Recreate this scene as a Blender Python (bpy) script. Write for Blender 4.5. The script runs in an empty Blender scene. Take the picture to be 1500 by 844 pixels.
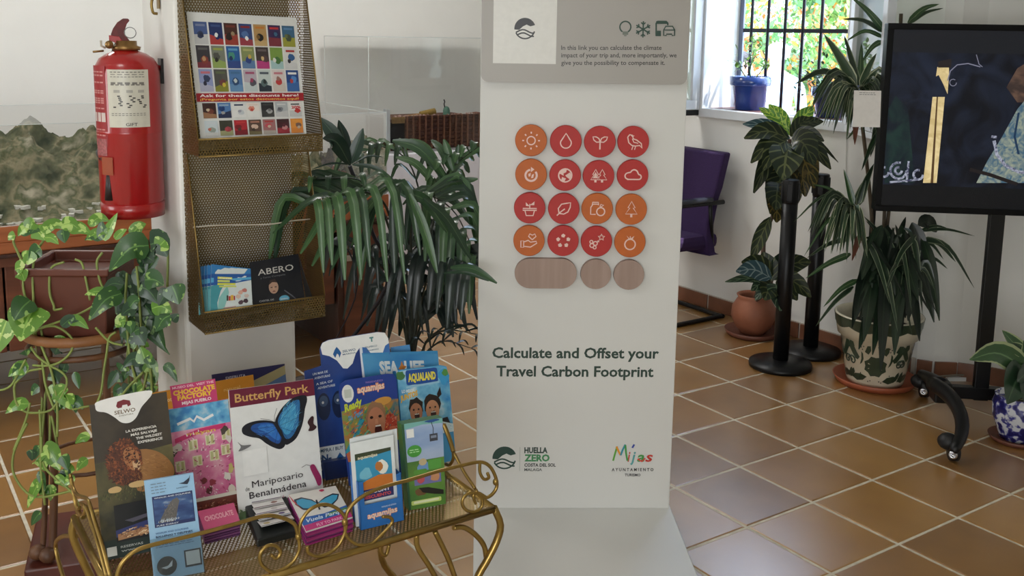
import bpy, bmesh, math, random
from mathutils import Vector as V, Matrix, noise as MN
from math import sin, cos, pi, radians
random.seed(7)
SC = bpy.context.scene; COL = SC.collection
# ---------------- camera ----------------
T = 0.33
FP, CX, CY, PI_, RO, YA, HC = 1456.4, 750, 281, .1577, .016, .5976, 4.6927*T
_f0 = V((sin(YA), cos(YA), 0)); _r0 = V((cos(YA), -sin(YA), 0)); UP = V((0, 0, 1))
FWD = _f0*cos(PI_)-UP*sin(PI_); _u = UP*cos(PI_)+_f0*sin(PI_)
RT = _r0*cos(RO)+_u*sin(RO); UU = _u*cos(RO)-_r0*sin(RO)
CAM = V((0, 0, HC))
cd = bpy.data.cameras.new('camera'); cam = bpy.data.objects.new('camera', cd); COL.objects.link(cam)
cd.sensor_width = 36; cd.lens = 36*FP/1500; cd.shift_y = -(422-CY)/1500; cd.clip_start = .05
m = Matrix((RT, UU, -FWD)).transposed().to_4x4(); m.translation = CAM; cam.matrix_world = m
SC.camera = cam
# measured positions: where the line of sight through a photo point meets a real plane
def ray(px, py): return FWD+RT*((px-CX)/FP)+UU*((CY-py)/FP)
def atz(px, py, z=0.): d = ray(px, py); return CAM+d*((z-HC)/d.z)
def atx(px, py, x): d = ray(px, py); return CAM+d*(x/d.x)
def aty(px, py, y): d = ray(px, py); return CAM+d*(y/d.y)
def atd(px, py, D): return CAM+ray(px, py)*D
def atp(px, py, o, n): d = ray(px, py); return CAM+d*((o-CAM).dot(n)/d.dot(n))
# ---------------- world, sun, light ----------------
SC.view_settings.view_transform = 'Standard'; SC.view_settings.look = 'None'
SC.view_settings.gamma = 1; SC.view_settings.use_curve_mapping = False
SC.view_settings.exposure = 0.12
W = bpy.data.worlds.new('sky'); SC.world = W; W.use_nodes = True
wn = W.node_tree.nodes; wl = W.node_tree.links; bg = wn['Background']
tc = wn.new('ShaderNodeTexCoord'); sp = wn.new('ShaderNodeSeparateXYZ'); cr = wn.new('ShaderNodeValToRGB')
wl.new(tc.outputs['Generated'], sp.inputs[0]); wl.new(sp.outputs['Z'], cr.inputs[0]); wl.new(cr.outputs[0], bg.inputs[0])
cr.color_ramp.elements[0].color = (.70, .83, 1, 1); cr.color_ramp.elements[1].color = (.40, .62, 1, 1)
bg.inputs[1].default_value = 9.5
def light(name, kind, loc, rot, energy, col=(1, 1, 1), size=1., sy=None, angle=None):
    l = bpy.data.lights.new(name, kind); l.energy = energy; l.color = col
    if kind == 'AREA':
        l.shape = 'RECTANGLE'; l.size = size; l.size_y = sy or size
    if angle: l.angle = angle
    o = bpy.data.objects.new(name, l); o.location = loc; o.rotation_euler = rot; COL.objects.link(o); return o
def aim(loc, tgt): return (V(tgt)-V(loc)).to_track_quat('-Z', 'Y').to_euler()
light('sun', 'SUN', (8, 0, 8), aim((0, 0, 0), (-.50, .34, -1.0)), 8.0, (1, .96, .88), angle=.01)
# added area lights standing in for unseen windows behind the camera and at left
light('unseen_rear_light', 'AREA', (-2.0, -1.9, 1.45), aim((-2.0, -1.9, 1.45), (.9, 2.8, 1.05)), 84, (.95, .98, 1), 2.4, 1.8)
light('unseen_side_light', 'AREA', (-2.75, 3.4, 1.8), aim((-2.75, 3.4, 1.8), (1.5, 4.6, 1.2)), 36, (.97, .98, 1), 1.6, 1.3)
for q, (x, y, e) in enumerate(((-.4, 1.6, 9), (.6, 4.9, 20), (2.7, 4.7, 24))):
    light('unseen_ceiling_light', 'AREA', (x, y, 2.84), (0, 0, 0), e, (1, .98, .95), .6, .6)  # unseen ceiling lights, turned up over the back area to brighten it
# ---------------- helpers ----------------
def s2l(c):
    c = c/255.; return c/12.92 if c <= .04045 else ((c+.055)/1.055)**2.4
def lin(rgb): return (s2l(rgb[0]), s2l(rgb[1]), s2l(rgb[2]), 1)
_mc = {}
def mat(name, rgb, rough=.5, metal=0, noise=.06, scale=18., bump=0., bscale=None, emit=0, coat=0, trans=0, ior=1.45, sss=0, wave=None, stretch=None):
    if name in _mc: return _mc[name]
    m = bpy.data.materials.new(name); m.use_nodes = True; nt = m.node_tree; n = nt.nodes; L = nt.links
    b = n['Principled BSDF']; b.inputs['Roughness'].default_value = rough; b.inputs['Metallic'].default_value = metal
    c = lin(rgb); b.inputs['Base Color'].default_value = c
    if coat: b.inputs['Coat Weight'].default_value = coat; b.inputs['Coat Roughness'].default_value = .08
    if trans: b.inputs['Transmission Weight'].default_value = trans; b.inputs['IOR'].default_value = ior
    if sss: b.inputs['Subsurface Weight'].default_value = sss; b.inputs['Subsurface Radius'].default_value = (.02, .01, .005)
    if emit: b.inputs['Emission Color'].default_value = c; b.inputs['Emission Strength'].default_value = emit
    if noise or bump:
        t = n.new('ShaderNodeTexCoord'); mp = n.new('ShaderNodeMapping'); L.new(t.outputs['Object'], mp.inputs[0])
        if stretch: mp.inputs['Scale'].default_value = stretch
        nz = n.new('ShaderNodeTexNoise'); nz.inputs['Scale'].default_value = scale; nz.inputs['Detail'].default_value = 5
        L.new(mp.outputs[0], nz.inputs[0])
        if noise:
            r = n.new('ShaderNodeValToRGB'); r.color_ramp.elements[0].position = .3; r.color_ramp.elements[1].position = .7
            r.color_ramp.elements[0].color = tuple(x*(1-noise) for x in c[:3])+(1,); r.color_ramp.elements[1].color = tuple(min(1, x*(1+noise)) for x in c[:3])+(1,)
            L.new(nz.outputs[0], r.inputs[0]); L.new(r.outputs[0], b.inputs['Base Color'])
        if bump:
            n2 = n.new('ShaderNodeTexNoise'); n2.inputs['Scale'].default_value = bscale or scale*3; n2.inputs['Detail'].default_value = 6; L.new(mp.outputs[0], n2.inputs[0])
            bp = n.new('ShaderNodeBump'); bp.inputs['Strength'].default_value = bump; bp.inputs['Distance'].default_value = .01
            L.new(n2.outputs[0], bp.inputs['Height']); L.new(bp.outputs[0], b.inputs['Normal'])
    _mc[name] = m; return m
def ramp_mat(name, stops, scale=6., rough=.5, kind='noise', stretch=None, detail=6, metal=0, bump=0, coord='Object', dist=0.):
    """colour ramp over a noise / wave / voronoi texture"""
    if name in _mc: return _mc[name]
    m = bpy.data.materials.new(name); m.use_nodes = True; nt = m.node_tree; n = nt.nodes; L = nt.links
    b = n['Principled BSDF']; b.inputs['Roughness'].default_value = rough; b.inputs['Metallic'].default_value = metal
    t = n.new('ShaderNodeTexCoord'); mp = n.new('ShaderNodeMapping'); L.new(t.outputs[coord], mp.inputs[0])
    if stretch: mp.inputs['Scale'].default_value = stretch
    if kind == 'noise': x = n.new('ShaderNodeTexNoise'); x.inputs['Detail'].default_value = detail; x.inputs['Distortion'].default_value = dist
    elif kind == 'voronoi': x = n.new('ShaderNodeTexVoronoi')
    else: x = n.new('ShaderNodeTexWave'); x.inputs['Distortion'].default_value = dist or 3; x.inputs['Detail'].default_value = 3
    x.inputs['Scale'].default_value = scale; L.new(mp.outputs[0], x.inputs[0])
    r = n.new('ShaderNodeValToRGB'); e = r.color_ramp.elements
    while len(e) < len(stops): e.new(.5)
    for k, (p, c) in enumerate(stops): e[k].position = p; e[k].color = lin(c)
    o = x.outputs['Color'] if kind == 'voronoi' else x.outputs[0]
    L.new(o, r.inputs[0]); L.new(r.outputs[0], b.inputs['Base Color'])
    if bump:
        bp = n.new('ShaderNodeBump'); bp.inputs['Strength'].default_value = bump; bp.inputs['Distance'].default_value = .01
        L.new(x.outputs[0], bp.inputs['Height']); L.new(bp.outputs[0], b.inputs['Normal'])
    _mc[name] = m; return m
def perf_mat(name, rgb, pitch=.0078, r=.0028, rough=.38):
    if name in _mc: return _mc[name]
    m = mat(name, rgb, rough, .75, .18, 9); nt = m.node_tree; n = nt.nodes; L = nt.links
    uv = n.new('ShaderNodeUVMap'); uv.uv_map = 'UVMap'; ds = []
    for off in (0, .5):
        a = n.new('ShaderNodeVectorMath'); a.operation = 'MULTIPLY_ADD'; a.inputs[1].default_value = (1/pitch, 1/(pitch*1.732), 0); a.inputs[2].default_value = (off, off, 0)
        L.new(uv.outputs[0], a.inputs[0])
        f = n.new('ShaderNodeVectorMath'); f.operation = 'FRACTION'; L.new(a.outputs[0], f.inputs[0])
        s = n.new('ShaderNodeVectorMath'); s.operation = 'MULTIPLY_ADD'; s.inputs[1].default_value = (pitch, pitch*1.732, 0); s.inputs[2].default_value = (-pitch/2, -pitch*.866, 0); L.new(f.outputs[0], s.inputs[0])
        l = n.new('ShaderNodeVectorMath'); l.operation = 'LENGTH'; L.new(s.outputs[0], l.inputs[0]); ds.append(l.outputs['Value'])
    mn = n.new('ShaderNodeMath'); mn.operation = 'MINIMUM'; L.new(ds[0], mn.inputs[0]); L.new(ds[1], mn.inputs[1])
    gt = n.new('ShaderNodeMath'); gt.operation = 'GREATER_THAN'; gt.inputs[1].default_value = r; L.new(mn.outputs[0], gt.inputs[0])
    L.new(gt.outputs[0], n['Principled BSDF'].inputs['Alpha']); return m
def leaf_mat(name, base, vein=None, edge=None, mid=.05, rough=.35, stripes=0, blotch=None, amt=.5):
    """leaf: UV.x across (0..1), UV.y along; midrib, side veins, margin and blotches of the species"""
    if name in _mc: return _mc[name]
    m = mat(name, base, rough, 0, 0); nt = m.node_tree; n = nt.nodes; L = nt.links; b = n['Principled BSDF']
    b.inputs['Transmission Weight'].default_value = 0
    uv = n.new('ShaderNodeUVMap'); uv.uv_map = 'UVMap'; sx = n.new('ShaderNodeSeparateXYZ'); L.new(uv.outputs[0], sx.inputs[0])
    def M2(op, a, c=None):
        k = n.new('ShaderNodeMath'); k.operation = op
        if isinstance(a, (int, float)): k.inputs[0].default_value = a
        else: L.new(a, k.inputs[0])
        if c is not None:
            if isinstance(c, (int, float)): k.inputs[1].default_value = c
            else: L.new(c, k.inputs[1])
        return k.outputs[0]
    def mix(fac, a, c):
        k = n.new('ShaderNodeMix'); k.data_type = 'RGBA'; L.new(fac, k.inputs[0])
        if isinstance(a, tuple): k.inputs[6].default_value = a
        else: L.new(a, k.inputs[6])
        k.inputs[7].default_value = c; return k.outputs[2]
    d = M2('ABSOLUTE', M2('SUBTRACT', sx.outputs[0], .5))
    tc = n.new('ShaderNodeTexCoord'); nz = n.new('ShaderNodeTexNoise'); nz.inputs['Scale'].default_value = 22; L.new(tc.outputs['Object'], nz.inputs[0])
    c0 = lin(base); c1 = tuple(x*.62 for x in c0[:3])+(1,)
    cur = mix(nz.outputs[0], c0, c1)
    if blotch:
        nb = n.new('ShaderNodeTexNoise'); nb.inputs['Scale'].default_value = 55; nb.inputs['Detail'].default_value = 1; L.new(tc.outputs['Object'], nb.inputs[0])
        cur = mix(M2('GREATER_THAN', nb.outputs[0], 1-amt), cur, lin(blotch))
    if stripes and vein:
        w = M2('SINE', M2('MULTIPLY', M2('SUBTRACT', sx.outputs[1], M2('MULTIPLY', d, .5)), stripes*6.283))
        cur = mix(M2('GREATER_THAN', w, .78), cur, lin(vein))
    if edge: cur = mix(M2('GREATER_THAN', d, .39), cur, lin(edge))
    if vein: cur = mix(M2('LESS_THAN', d, mid), cur, lin(vein))
    L.new(cur, b.inputs['Base Color']); return m
_pm = {}
def pm(rgb, rough=.35):
    k = tuple(rgb)+(rough,)
    if k not in _pm: _pm[k] = mat('print_%02x%02x%02x' % tuple(int(x) for x in rgb), rgb, rough, 0, .03, 60)
    return _pm[k]
WM = {}
class M:
    """collects geometry of ONE mesh in world coordinates"""
    def __init__(s, fr=None): s.v = []; s.f = []; s.mi = []; s.sm = []; s.uv = {}; s.mats = []; s.fr = fr
    def mt(s, m):
        if m not in s.mats: s.mats.append(m)
        return s.mats.index(m)
    def add(s, vs, fs, m, smooth=False, uv=None):
        k = len(s.v); i = s.mt(m)
        s.v += [s.fr(*p) if s.fr else V(p) for p in vs]
        for f in fs: s.f.append([k+a for a in f]); s.mi.append(i); s.sm.append(smooth)
        if uv:
            for a, c in enumerate(uv): s.uv[k+a] = c
        return s
    def box(s, c, d, m, R=None):
        c = V(c); h = [x/2 for x in d]; vs = []
        for x in (-1, 1):
            for y in (-1, 1):
                for z in (-1, 1):
                    p = V((x*h[0], y*h[1], z*h[2])); vs.append(c+(R@p if R else p))
        return s.add(vs, [(0, 1, 3, 2), (4, 6, 7, 5), (0, 4, 5, 1), (2, 3, 7, 6), (0, 2, 6, 4), (1, 5, 7, 3)], m)
    def slab(s, q, th, m):
        """q: 4 corners (bl, br, tr, tl); th: thickness vector"""
        q = [V(p) for p in q]; th = V(th); vs = q+[p+th for p in q]
        return s.add(vs, [(0, 1, 2, 3), (7, 6, 5, 4), (0, 4, 5, 1), (1, 5, 6, 2), (2, 6, 7, 3), (3, 7, 4, 0)], m)
    def tube(s, pts, r, m, n=8, closed=False, caps=True):
        pts = [V(p) for p in pts]; N = len(pts); rr = r if isinstance(r, (list, tuple)) else [r]*N
        t = [(pts[min(i+1, N-1)]-pts[max(i-1, 0)]).normalized() for i in range(N)]
        if closed: t = [(pts[(i+1) % N]-pts[i-1]).normalized() for i in range(N)]
        a = t[0].orthogonal().normalized(); vs = []
        for i in range(N):
            a = (a-t[i]*a.dot(t[i]));
            if a.length < 1e-6: a = t[i].orthogonal()
            a.normalize(); b = t[i].cross(a)
            for k in range(n):
                w = 2*pi*k/n; vs.append(pts[i]+(a*cos(w)+b*sin(w))*rr[i])
        fs = []
        for i in range(N if closed else N-1):
            j = (i+1) % N
            for k in range(n): l = (k+1) % n; fs.append((i*n+k, i*n+l, j*n+l, j*n+k))
        s.add(vs, fs, m, True)
        if caps and not closed:
            k0 = len(s.v)-N*n; mi = s.mt(m)
            s.f.append([k0+k for k in range(n)][::-1]); s.mi.append(mi); s.sm.append(False)
            s.f.append([k0+(N-1)*n+k for k in range(n)]); s.mi.append(mi); s.sm.append(False)
        return s
    def lathe(s, prof, c, m, n=24, smooth=True, axis=None, cap=True):
        c = V(c); R = V((0, 0, 1)).rotation_difference(V(axis)).to_matrix() if axis is not None else None; vs = []
        for r, z in prof:
            for k in range(n):
                w = 2*pi*k/n; p = V((r*cos(w), r*sin(w), z)); vs.append(c+(R@p if R else p))
        fs = []
        for i in range(len(prof)-1):
            for k in range(n): l = (k+1) % n; fs.append((i*n+k, i*n+l, (i+1)*n+l, (i+1)*n+k))
        if cap:
            if prof[0][0] > 1e-5: fs.append(tuple(range(n))[::-1])
            if prof[-1][0] > 1e-5: fs.append(tuple((len(prof)-1)*n+k for k in range(n)))
        return s.add(vs, fs, m, smooth)
    def ball(s, c, r, m, n=12, k=8, sc=(1, 1, 1)):
        vs = [V(c)+V((0, 0, -r*sc[2]))]; fs = []
        for i in range(1, k):
            a = -pi/2+pi*i/k
            for j in range(n): w = 2*pi*j/n; vs.append(V(c)+V((r*sc[0]*cos(a)*cos(w), r*sc[1]*cos(a)*sin(w), r*sc[2]*sin(a))))
        vs.append(V(c)+V((0, 0, r*sc[2])))
        for j in range(n):
            l = (j+1) % n; fs.append((0, 1+l, 1+j)); fs.append((len(vs)-1, 1+(k-2)*n+j, 1+(k-2)*n+l))
            for i in range(k-2): fs.append((1+i*n+j, 1+i*n+l, 1+(i+1)*n+l, 1+(i+1)*n+j))
        return s.add(vs, fs, m, True)
    def prism(s, poly, f0, f1, m):
        """poly 2D; f0/f1 map (u,v) to the two end faces"""
        n = len(poly); vs = [V(f0(*p)) for p in poly]+[V(f1(*p)) for p in poly]
        return s.add(vs, [tuple(range(n)), tuple(range(2*n-1, n-1, -1))]+[(i, i+n, (i+1) % n+n, (i+1) % n) for i in range(n)], m)
    def leaf(s, pts, w, m, up=(0, 0, 1), fold=.25, n=7, prof=None, curl=0):
        P = curve(pts, n); up = V(up); vs = []; uv = []
        for i, p in enumerate(P):
            t = (P[min(i+1, n)]-P[max(i-1, 0)]).normalized(); sd = t.cross(up)
            if sd.length < .05: sd = t.orthogonal()
            sd.normalize(); nn = sd.cross(t); q = i/n; hw = w*.5*(prof(q) if prof else strap(q))
            for k, a in enumerate((-1, -.5, 0, .5, 1)):
                vs.append(p+sd*hw*a+nn*(hw*(fold*abs(a)-curl*a*a))); uv.append((.5+a*.5, q))
        fs = [(i*5+k, i*5+k+1, i*5+k+6, i*5+k+5) for i in range(n) for k in range(4)]
        return s.add(vs, fs, m, True, uv)
    def build(s, name, parent=None, loc=None, bevel=0, solid=0, subd=0, smooth=None):
        """link as one object; geometry stays where it was given in the world"""
        inv = WM[parent].inverted() if parent is not None else None
        L = V(loc) if loc is not None else None
        vs = s.v
        if parent is not None: vs = [inv@p for p in vs]
        elif L is not None: vs = [p-L for p in vs]
        me = bpy.data.meshes.new(name); me.from_pydata([tuple(p) for p in vs], [], s.f)
        for m in s.mats: me.materials.append(m)
        me.polygons.foreach_set('material_index', s.mi)
        me.polygons.foreach_set('use_smooth', [bool(x) if smooth is None else smooth for x in s.sm])
        ul = me.uv_layers.new(name='UVMap').data; uvs = [0.]*(2*len(ul)); me.update()
        for p in me.polygons:
            nx, ny, nz = (abs(a) for a in p.normal)
            for li in p.loop_indices:
                vi = me.loops[li].vertex_index
                if vi in s.uv: a, b = s.uv[vi]
                else:
                    c = s.v[vi]
                    if nz >= nx and nz >= ny: a, b = c.x, c.y
                    elif nx > ny: a, b = c.y, c.z
                    else: a, b = c.x, c.z
                uvs[2*li] = a; uvs[2*li+1] = b
        ul.foreach_set('uv', uvs)
        o = bpy.data.objects.new(name, me); COL.objects.link(o)
        if parent is not None: o.parent = parent; WM[o] = WM[parent]
        else:
            if L is not None: o.location = L
            WM[o] = Matrix.Translation(L) if L is not None else Matrix()
        if bevel: b = o.modifiers.new('bevel', 'BEVEL'); b.width = bevel; b.segments = 2; b.limit_method = 'ANGLE'
        if solid: b = o.modifiers.new('solid', 'SOLIDIFY'); b.thickness = solid; b.offset = 0
        if subd: b = o.modifiers.new('sub', 'SUBSURF'); b.levels = b.render_levels = subd
        return o
def strap(q): return max(.02, min(1, (sin(pi*min(1, q*.93+.05)))**.55))
def oval(q): return max(.02, sin(pi*min(1, q**.85*.97+.015))**.8)
def heart(q): return max(.02, sin(pi*min(1, q*.97+.02)**.62)**.8)
def lance(q): return max(.02, min(1, q*5+.25)*(1-q)**.6)
def curve(pts, n):
    """Catmull-Rom through pts, n segments"""
    P = [V(p) for p in pts]
    if len(P) == 2: return [P[0].lerp(P[1], i/n) for i in range(n+1)]
    P = [P[0]*2-P[1]]+P+[P[-1]*2-P[-2]]; k = len(P)-3; out = []
    for i in range(n+1):
        t = i/n*k; j = min(int(t), k-1); t -= j; a, b, c, d = P[j:j+4]
        out.append(.5*((2*b)+(c-a)*t+(2*a-5*b+4*c-d)*t*t+(3*b-a-3*c+d)*t**3))
    return out
def thing(name, label, cat, loc, group=None):
    o = bpy.data.objects.new(name, None); COL.objects.link(o); o.location = loc; o.empty_display_size = .05
    WM[o] = Matrix.Translation(V(loc)); return tag(o, label, cat, group)
def tag(o, label, cat, group=None):
    o['label'] = label; o['category'] = cat
    if group: o['group'] = group
    return o
def struct(o): o['kind'] = 'structure'; return o
# ---- flat print: shapes on a sheet given by its four corners ----
_tx = {}
def text2d(s, bold=0., shear=0.):
    k = (s, bold, shear)
    if k not in _tx:
        c = bpy.data.curves.new('t', 'FONT'); c.body = s; c.offset = bold; c.shear = shear; c.resolution_u = 2; c.size = 1
        o = bpy.data.objects.new('t', c); COL.objects.link(o); dg = bpy.context.evaluated_depsgraph_get(); dg.update()
        me = bpy.data.meshes.new_from_object(o.evaluated_get(dg)); vs = [(v.co.x, v.co.y) for v in me.vertices]; fs = [tuple(p.vertices) for p in me.polygons]
        bpy.data.objects.remove(o); bpy.data.meshes.remove(me); bpy.data.curves.remove(c)
        xs = [a for a, b in vs] or [0, 1]; _tx[k] = (vs, fs, min(xs), max(xs))
    return _tx[k]
def rev(f): return f
class Sheet:
    """bl, br, tr, tl corners; print coordinates in metres-like units: u 0..1 left-right, v 0..1 bottom-top"""
    def __init__(s, bl, br, tr, tl, m=None):
        s.c = [V(p) for p in (bl, br, tr, tl)]; s.n = (s.c[1]-s.c[0]).cross(s.c[3]-s.c[0]).normalized()
        s.w = ((s.c[1]-s.c[0]).length+(s.c[2]-s.c[3]).length)/2; s.h = ((s.c[3]-s.c[0]).length+(s.c[2]-s.c[1]).length)/2
        s.M = m or M(); s.k = 1
    def P(s, u, v, o=0):
        a, b, c, d = s.c; return (a*(1-u)+b*u)*(1-v)+(d*(1-u)+c*u)*v+s.n*o
    def poly(s, pts, rgb, k=None, rough=.35):
        s.k += 1; o = .00007*(k if k else s.k); m = rgb if not isinstance(rgb, tuple) else pm(rgb, rough)
        s.M.add([s.P(u, v, o) for u, v in pts], [tuple(range(len(pts)))], m); return s
    def smooth(s, pts, rgb, n=4, sc=None, **k):
        if sc: cx, cy, f = sc; pts = [(cx+(a-cx)*f, cy+(b-cy)*f) for a, b in pts]
        N = len(pts); out = []
        for i in range(N):
            a, b, c, d = pts[i-1], pts[i], pts[(i+1) % N], pts[(i+2) % N]
            for j in range(n):
                t = j/n; out.append(tuple(.5*(2*b[q]+(c[q]-a[q])*t+(2*a[q]-5*b[q]+4*c[q]-d[q])*t*t+(3*b[q]-a[q]-3*c[q]+d[q])*t**3) for q in (0, 1)))
        return s.poly(out, rgb, **k)
    def strokes(s, u, v, ru, rv, n, ln, w, cols, seed=0, radial=True, ang=0, spread=.5):
        g = random.Random(seed)
        for i in range(n):
            a = g.uniform(0, 6.283); q = g.random()**.5; x, y = u+ru*q*cos(a), v+rv*q*sin(a); d = (math.atan2(y-v, x-u) if radial else ang)+g.gauss(0, spread*.5)
            L_ = ln*g.uniform(.5, 1.2); dx, dy = cos(d)*L_, sin(d)*L_; nx, ny = -sin(d)*w, cos(d)*w; o = .00007*(s.k+1)+.0000012*i
            s.M.add([s.P(p, r, o) for p, r in ((x-nx, y-ny*s.w/s.h), (x+dx, y+dy*s.w/s.h), (x+nx, y+ny*s.w/s.h))], [(0, 1, 2)], pm(cols[g.randrange(len(cols))]))
        s.k += 4; return s
    def rect(s, u0, v0, u1, v1, rgb, **k): return s.poly([(u0, v0), (u1, v0), (u1, v1), (u0, v1)], rgb, **k)
    def rrect(s, u0, v0, u1, v1, r, rgb, **k):
        ru = r/s.w; rv = r/s.h; p = []
        for cx, cy, a0 in ((u1-ru, v1-rv, 0), (u0+ru, v1-rv, 90), (u0+ru, v0+rv, 180), (u1-ru, v0+rv, 270)):
            for j in range(5): a = radians(a0+22.5*j); p.append((cx+ru*cos(a), cy+rv*sin(a)))
        return s.poly(p, rgb, **k)
    def ell(s, u, v, ru, rv=None, rgb=(255, 255, 255), n=18, rot=0, **k):
        rv = rv if rv is not None else ru*s.w/s.h; p = []
        for j in range(n):
            a = 2*pi*j/n; x = ru*s.w*cos(a); y = rv*s.h*sin(a); p.append((u+(x*cos(rot)-y*sin(rot))/s.w, v+(x*sin(rot)+y*cos(rot))/s.h))
        return s.poly(p, rgb, **k)
    def blob(s, u, v, ru, rv, rgb, seed=0, n=12, j=.3, **k):
        g = random.Random(seed); p = []
        for i in range(n):
            a = 2*pi*i/n; q = 1-j*g.random(); p.append((u+ru*q*cos(a), v+rv*q*sin(a)))
        return s.poly(p, rgb, **k)
    def line(s, pts, w, rgb, closed=False):
        """ribbon of width w metres"""
        q = [(a*s.w, b*s.h) for a, b in pts]; N = len(q); s.k += 1; vs = []; fs = []
        for i in range(N):
            a = q[i-1] if (i or closed) else q[i]; b = q[(i+1) % N] if (i < N-1 or closed) else q[i]
            dx, dy = b[0]-a[0], b[1]-a[1]; l = math.hypot(dx, dy) or 1; nx, ny = -dy/l*w/2, dx/l*w/2
            for g in (1, -1): vs.append(s.P((q[i][0]+nx*g)/s.w, (q[i][1]+ny*g)/s.h, .00007*s.k))
        for i in range(N if closed else N-1): j = (i+1) % N; fs.append((2*i+1, 2*j+1, 2*j, 2*i))
        s.M.add(vs, fs, pm(rgb) if isinstance(rgb, tuple) else rgb); return s
    def ring(s, u, v, r, w, rgb, a0=0, a1=360, n=20):
        """r, w in metres"""
        full = a1-a0 >= 360; c = n if full else n+1
        return s.line([(u+r*cos(radians(a0+(a1-a0)*i/n))/s.w, v+r*sin(radians(a0+(a1-a0)*i/n))/s.h) for i in range(c)], w, rgb, full)
    def text(s, st, u0, v0, u1, h, rgb, bold=.0, shear=0., fit=True, slope=0.):
        """baseline starts at (u0,v0); text spans to u1; capital height h (fraction of sheet)"""
        vs, fs, a, b = text2d(st, bold, shear); W_ = (u1-u0); s.k += 1
        su = W_/(b-a); sv = h/.7
        if not fit: su = sv*s.h/s.w
        s.M.add([s.P(u0+(x-a)*su, v0+y*sv+slope*(x-a)*su, .00007*s.k) for x, y in vs], fs, pm(rgb) if isinstance(rgb, tuple) else rgb); return s
    def lines(s, u0, v0, u1, n, dv, h, rgb, seed=0):
        g = random.Random(seed)
        for i in range(n):
            u = u0
            while u < u1-.02:
                e = min(u1, u+(.03+.09*g.random())); s.k += 0; s.M.add([s.P(a, b, .00007*(s.k+1)) for a, b in ((u, v0-i*dv), (e, v0-i*dv), (e, v0-i*dv+h), (u, v0-i*dv+h))], [(0, 1, 2, 3)], pm(rgb)); u = e+.02
        s.k += 1; return s
# ---------------- structure ----------------
plaster = mat('white_plaster', (228, 227, 222), .7, 0, .025, 3, .12, 14)
pillar_m = mat('pillar_paint', (226, 225, 220), .6, 0, .05, 5, .2, 10)
grout = mat('grout', (206, 198, 178), .8, 0, .15, 30)
frame_m = mat('white_window_paint', (222, 226, 230), .35, 0, .03, 8)
black_m = mat('black_metal', (18, 18, 20), .4, .3, .1, 30)
XW = 4.08; WT = .28
f = M(); f.box((.9, 1.9, -.067), (8.0, 11.0, .13), grout); floor = struct(f.build('floor'))
def tile_mat():
    m = mat('terracotta_tile', (172, 118, 72), .32, 0, 0); nt = m.node_tree; n = nt.nodes; L = nt.links; b = n['Principled BSDF']
    oi = n.new('ShaderNodeObjectInfo'); t = n.new('ShaderNodeTexCoord'); nz = n.new('ShaderNodeTexNoise'); nz.inputs['Scale'].default_value = 5; nz.inputs['Detail'].default_value = 4
    ad = n.new('ShaderNodeVectorMath'); ad.operation = 'ADD'; L.new(t.outputs['Object'], ad.inputs[0]); L.new(oi.outputs['Location'], ad.inputs[1]); L.new(ad.outputs[0], nz.inputs[0])
    mx = n.new('ShaderNodeMath'); mx.operation = 'MULTIPLY_ADD'; mx.inputs[1].default_value = .5; L.new(oi.outputs['Random'], mx.inputs[0])
    h = n.new('ShaderNodeMath'); h.operation = 'MULTIPLY'; h.inputs[1].default_value = .55; L.new(nz.outputs[0], h.inputs[0]); L.new(h.outputs[0], mx.inputs[2])
    r = n.new('ShaderNodeValToRGB'); e = r.color_ramp.elements; e.new(.5)
    for k, (p, c) in enumerate(((.15, (120, 86, 48)), (.5, (152, 110, 58)), (.85, (172, 128, 66)))): e[k].position = p; e[k].color = lin(c)
    L.new(mx.outputs[0], r.inputs[0]); L.new(r.outputs[0], b.inputs['Base Color'])
    b.inputs['Coat Weight'].default_value = .9; b.inputs['Coat Roughness'].default_value = .3; b.inputs['Coat IOR'].default_value = 1.7
    n2 = n.new('ShaderNodeTexNoise'); n2.inputs['Scale'].default_value = 2.6; L.new(ad.outputs[0], n2.inputs[0])
    bp = n.new('ShaderNodeBump'); bp.inputs['Strength'].default_value = .12; bp.inputs['Distance'].default_value = .02; L.new(n2.outputs[0], bp.inputs['Height'])
    L.new(bp.outputs[0], b.inputs['Normal']); L.new(bp.outputs[0], b.inputs['Coat Normal']); return m
tm = tile_mat(); PX = .9687*T; PY = T; gx = PX-.011; gy = PY-.011
def tile_mesh(k):
    g = random.Random(k); me = bpy.data.meshes.new('floor_tile'); c = .004; vs = []
    for zz, ins in ((-.008, 0), (-.0015, 0), (0, c)):
        for sx, sy in ((-1, -1), (1, -1), (1, 1), (-1, 1)):
            vs.append((sx*(gx/2-ins)+(g.random()-.5)*.0012, sy*(gy/2-ins)+(g.random()-.5)*.0012, zz))
    fs = [(8, 9, 10, 11)]+[(a*4+i, a*4+(i+1) % 4, a*4+4+(i+1) % 4, a*4+4+i) for a in (0, 1) for i in range(4)]
    me.from_pydata(vs, [], fs); me.materials.append(tm); return me
NT = 0
tms = [tile_mesh(k) for k in range(5)]
for i in range(-3, 23):
    for j in range(-3, 13):
        x = T*10.882-PX*(j+.5); y = T*8.151-T*(i-.5)+2*T*0
        y = T*8.151+T*(i-8.5)
        if x > 4.5 or x < -.2 or y < .9 or y > 6.1: continue
        q = V((x, y, 0))-CAM; z = q.dot(FWD); u = CX+FP*q.dot(RT)/z; w = CY-FP*q.dot(UU)/z
        if z < .6 or not (-330 < u < 1900 and w < 1080): continue
        o = bpy.data.objects.new('floor_tile', tms[random.randrange(5)]); o.location = (x, y, .0003*random.random()); COL.objects.link(o); o.parent = floor; NT += 1
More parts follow.
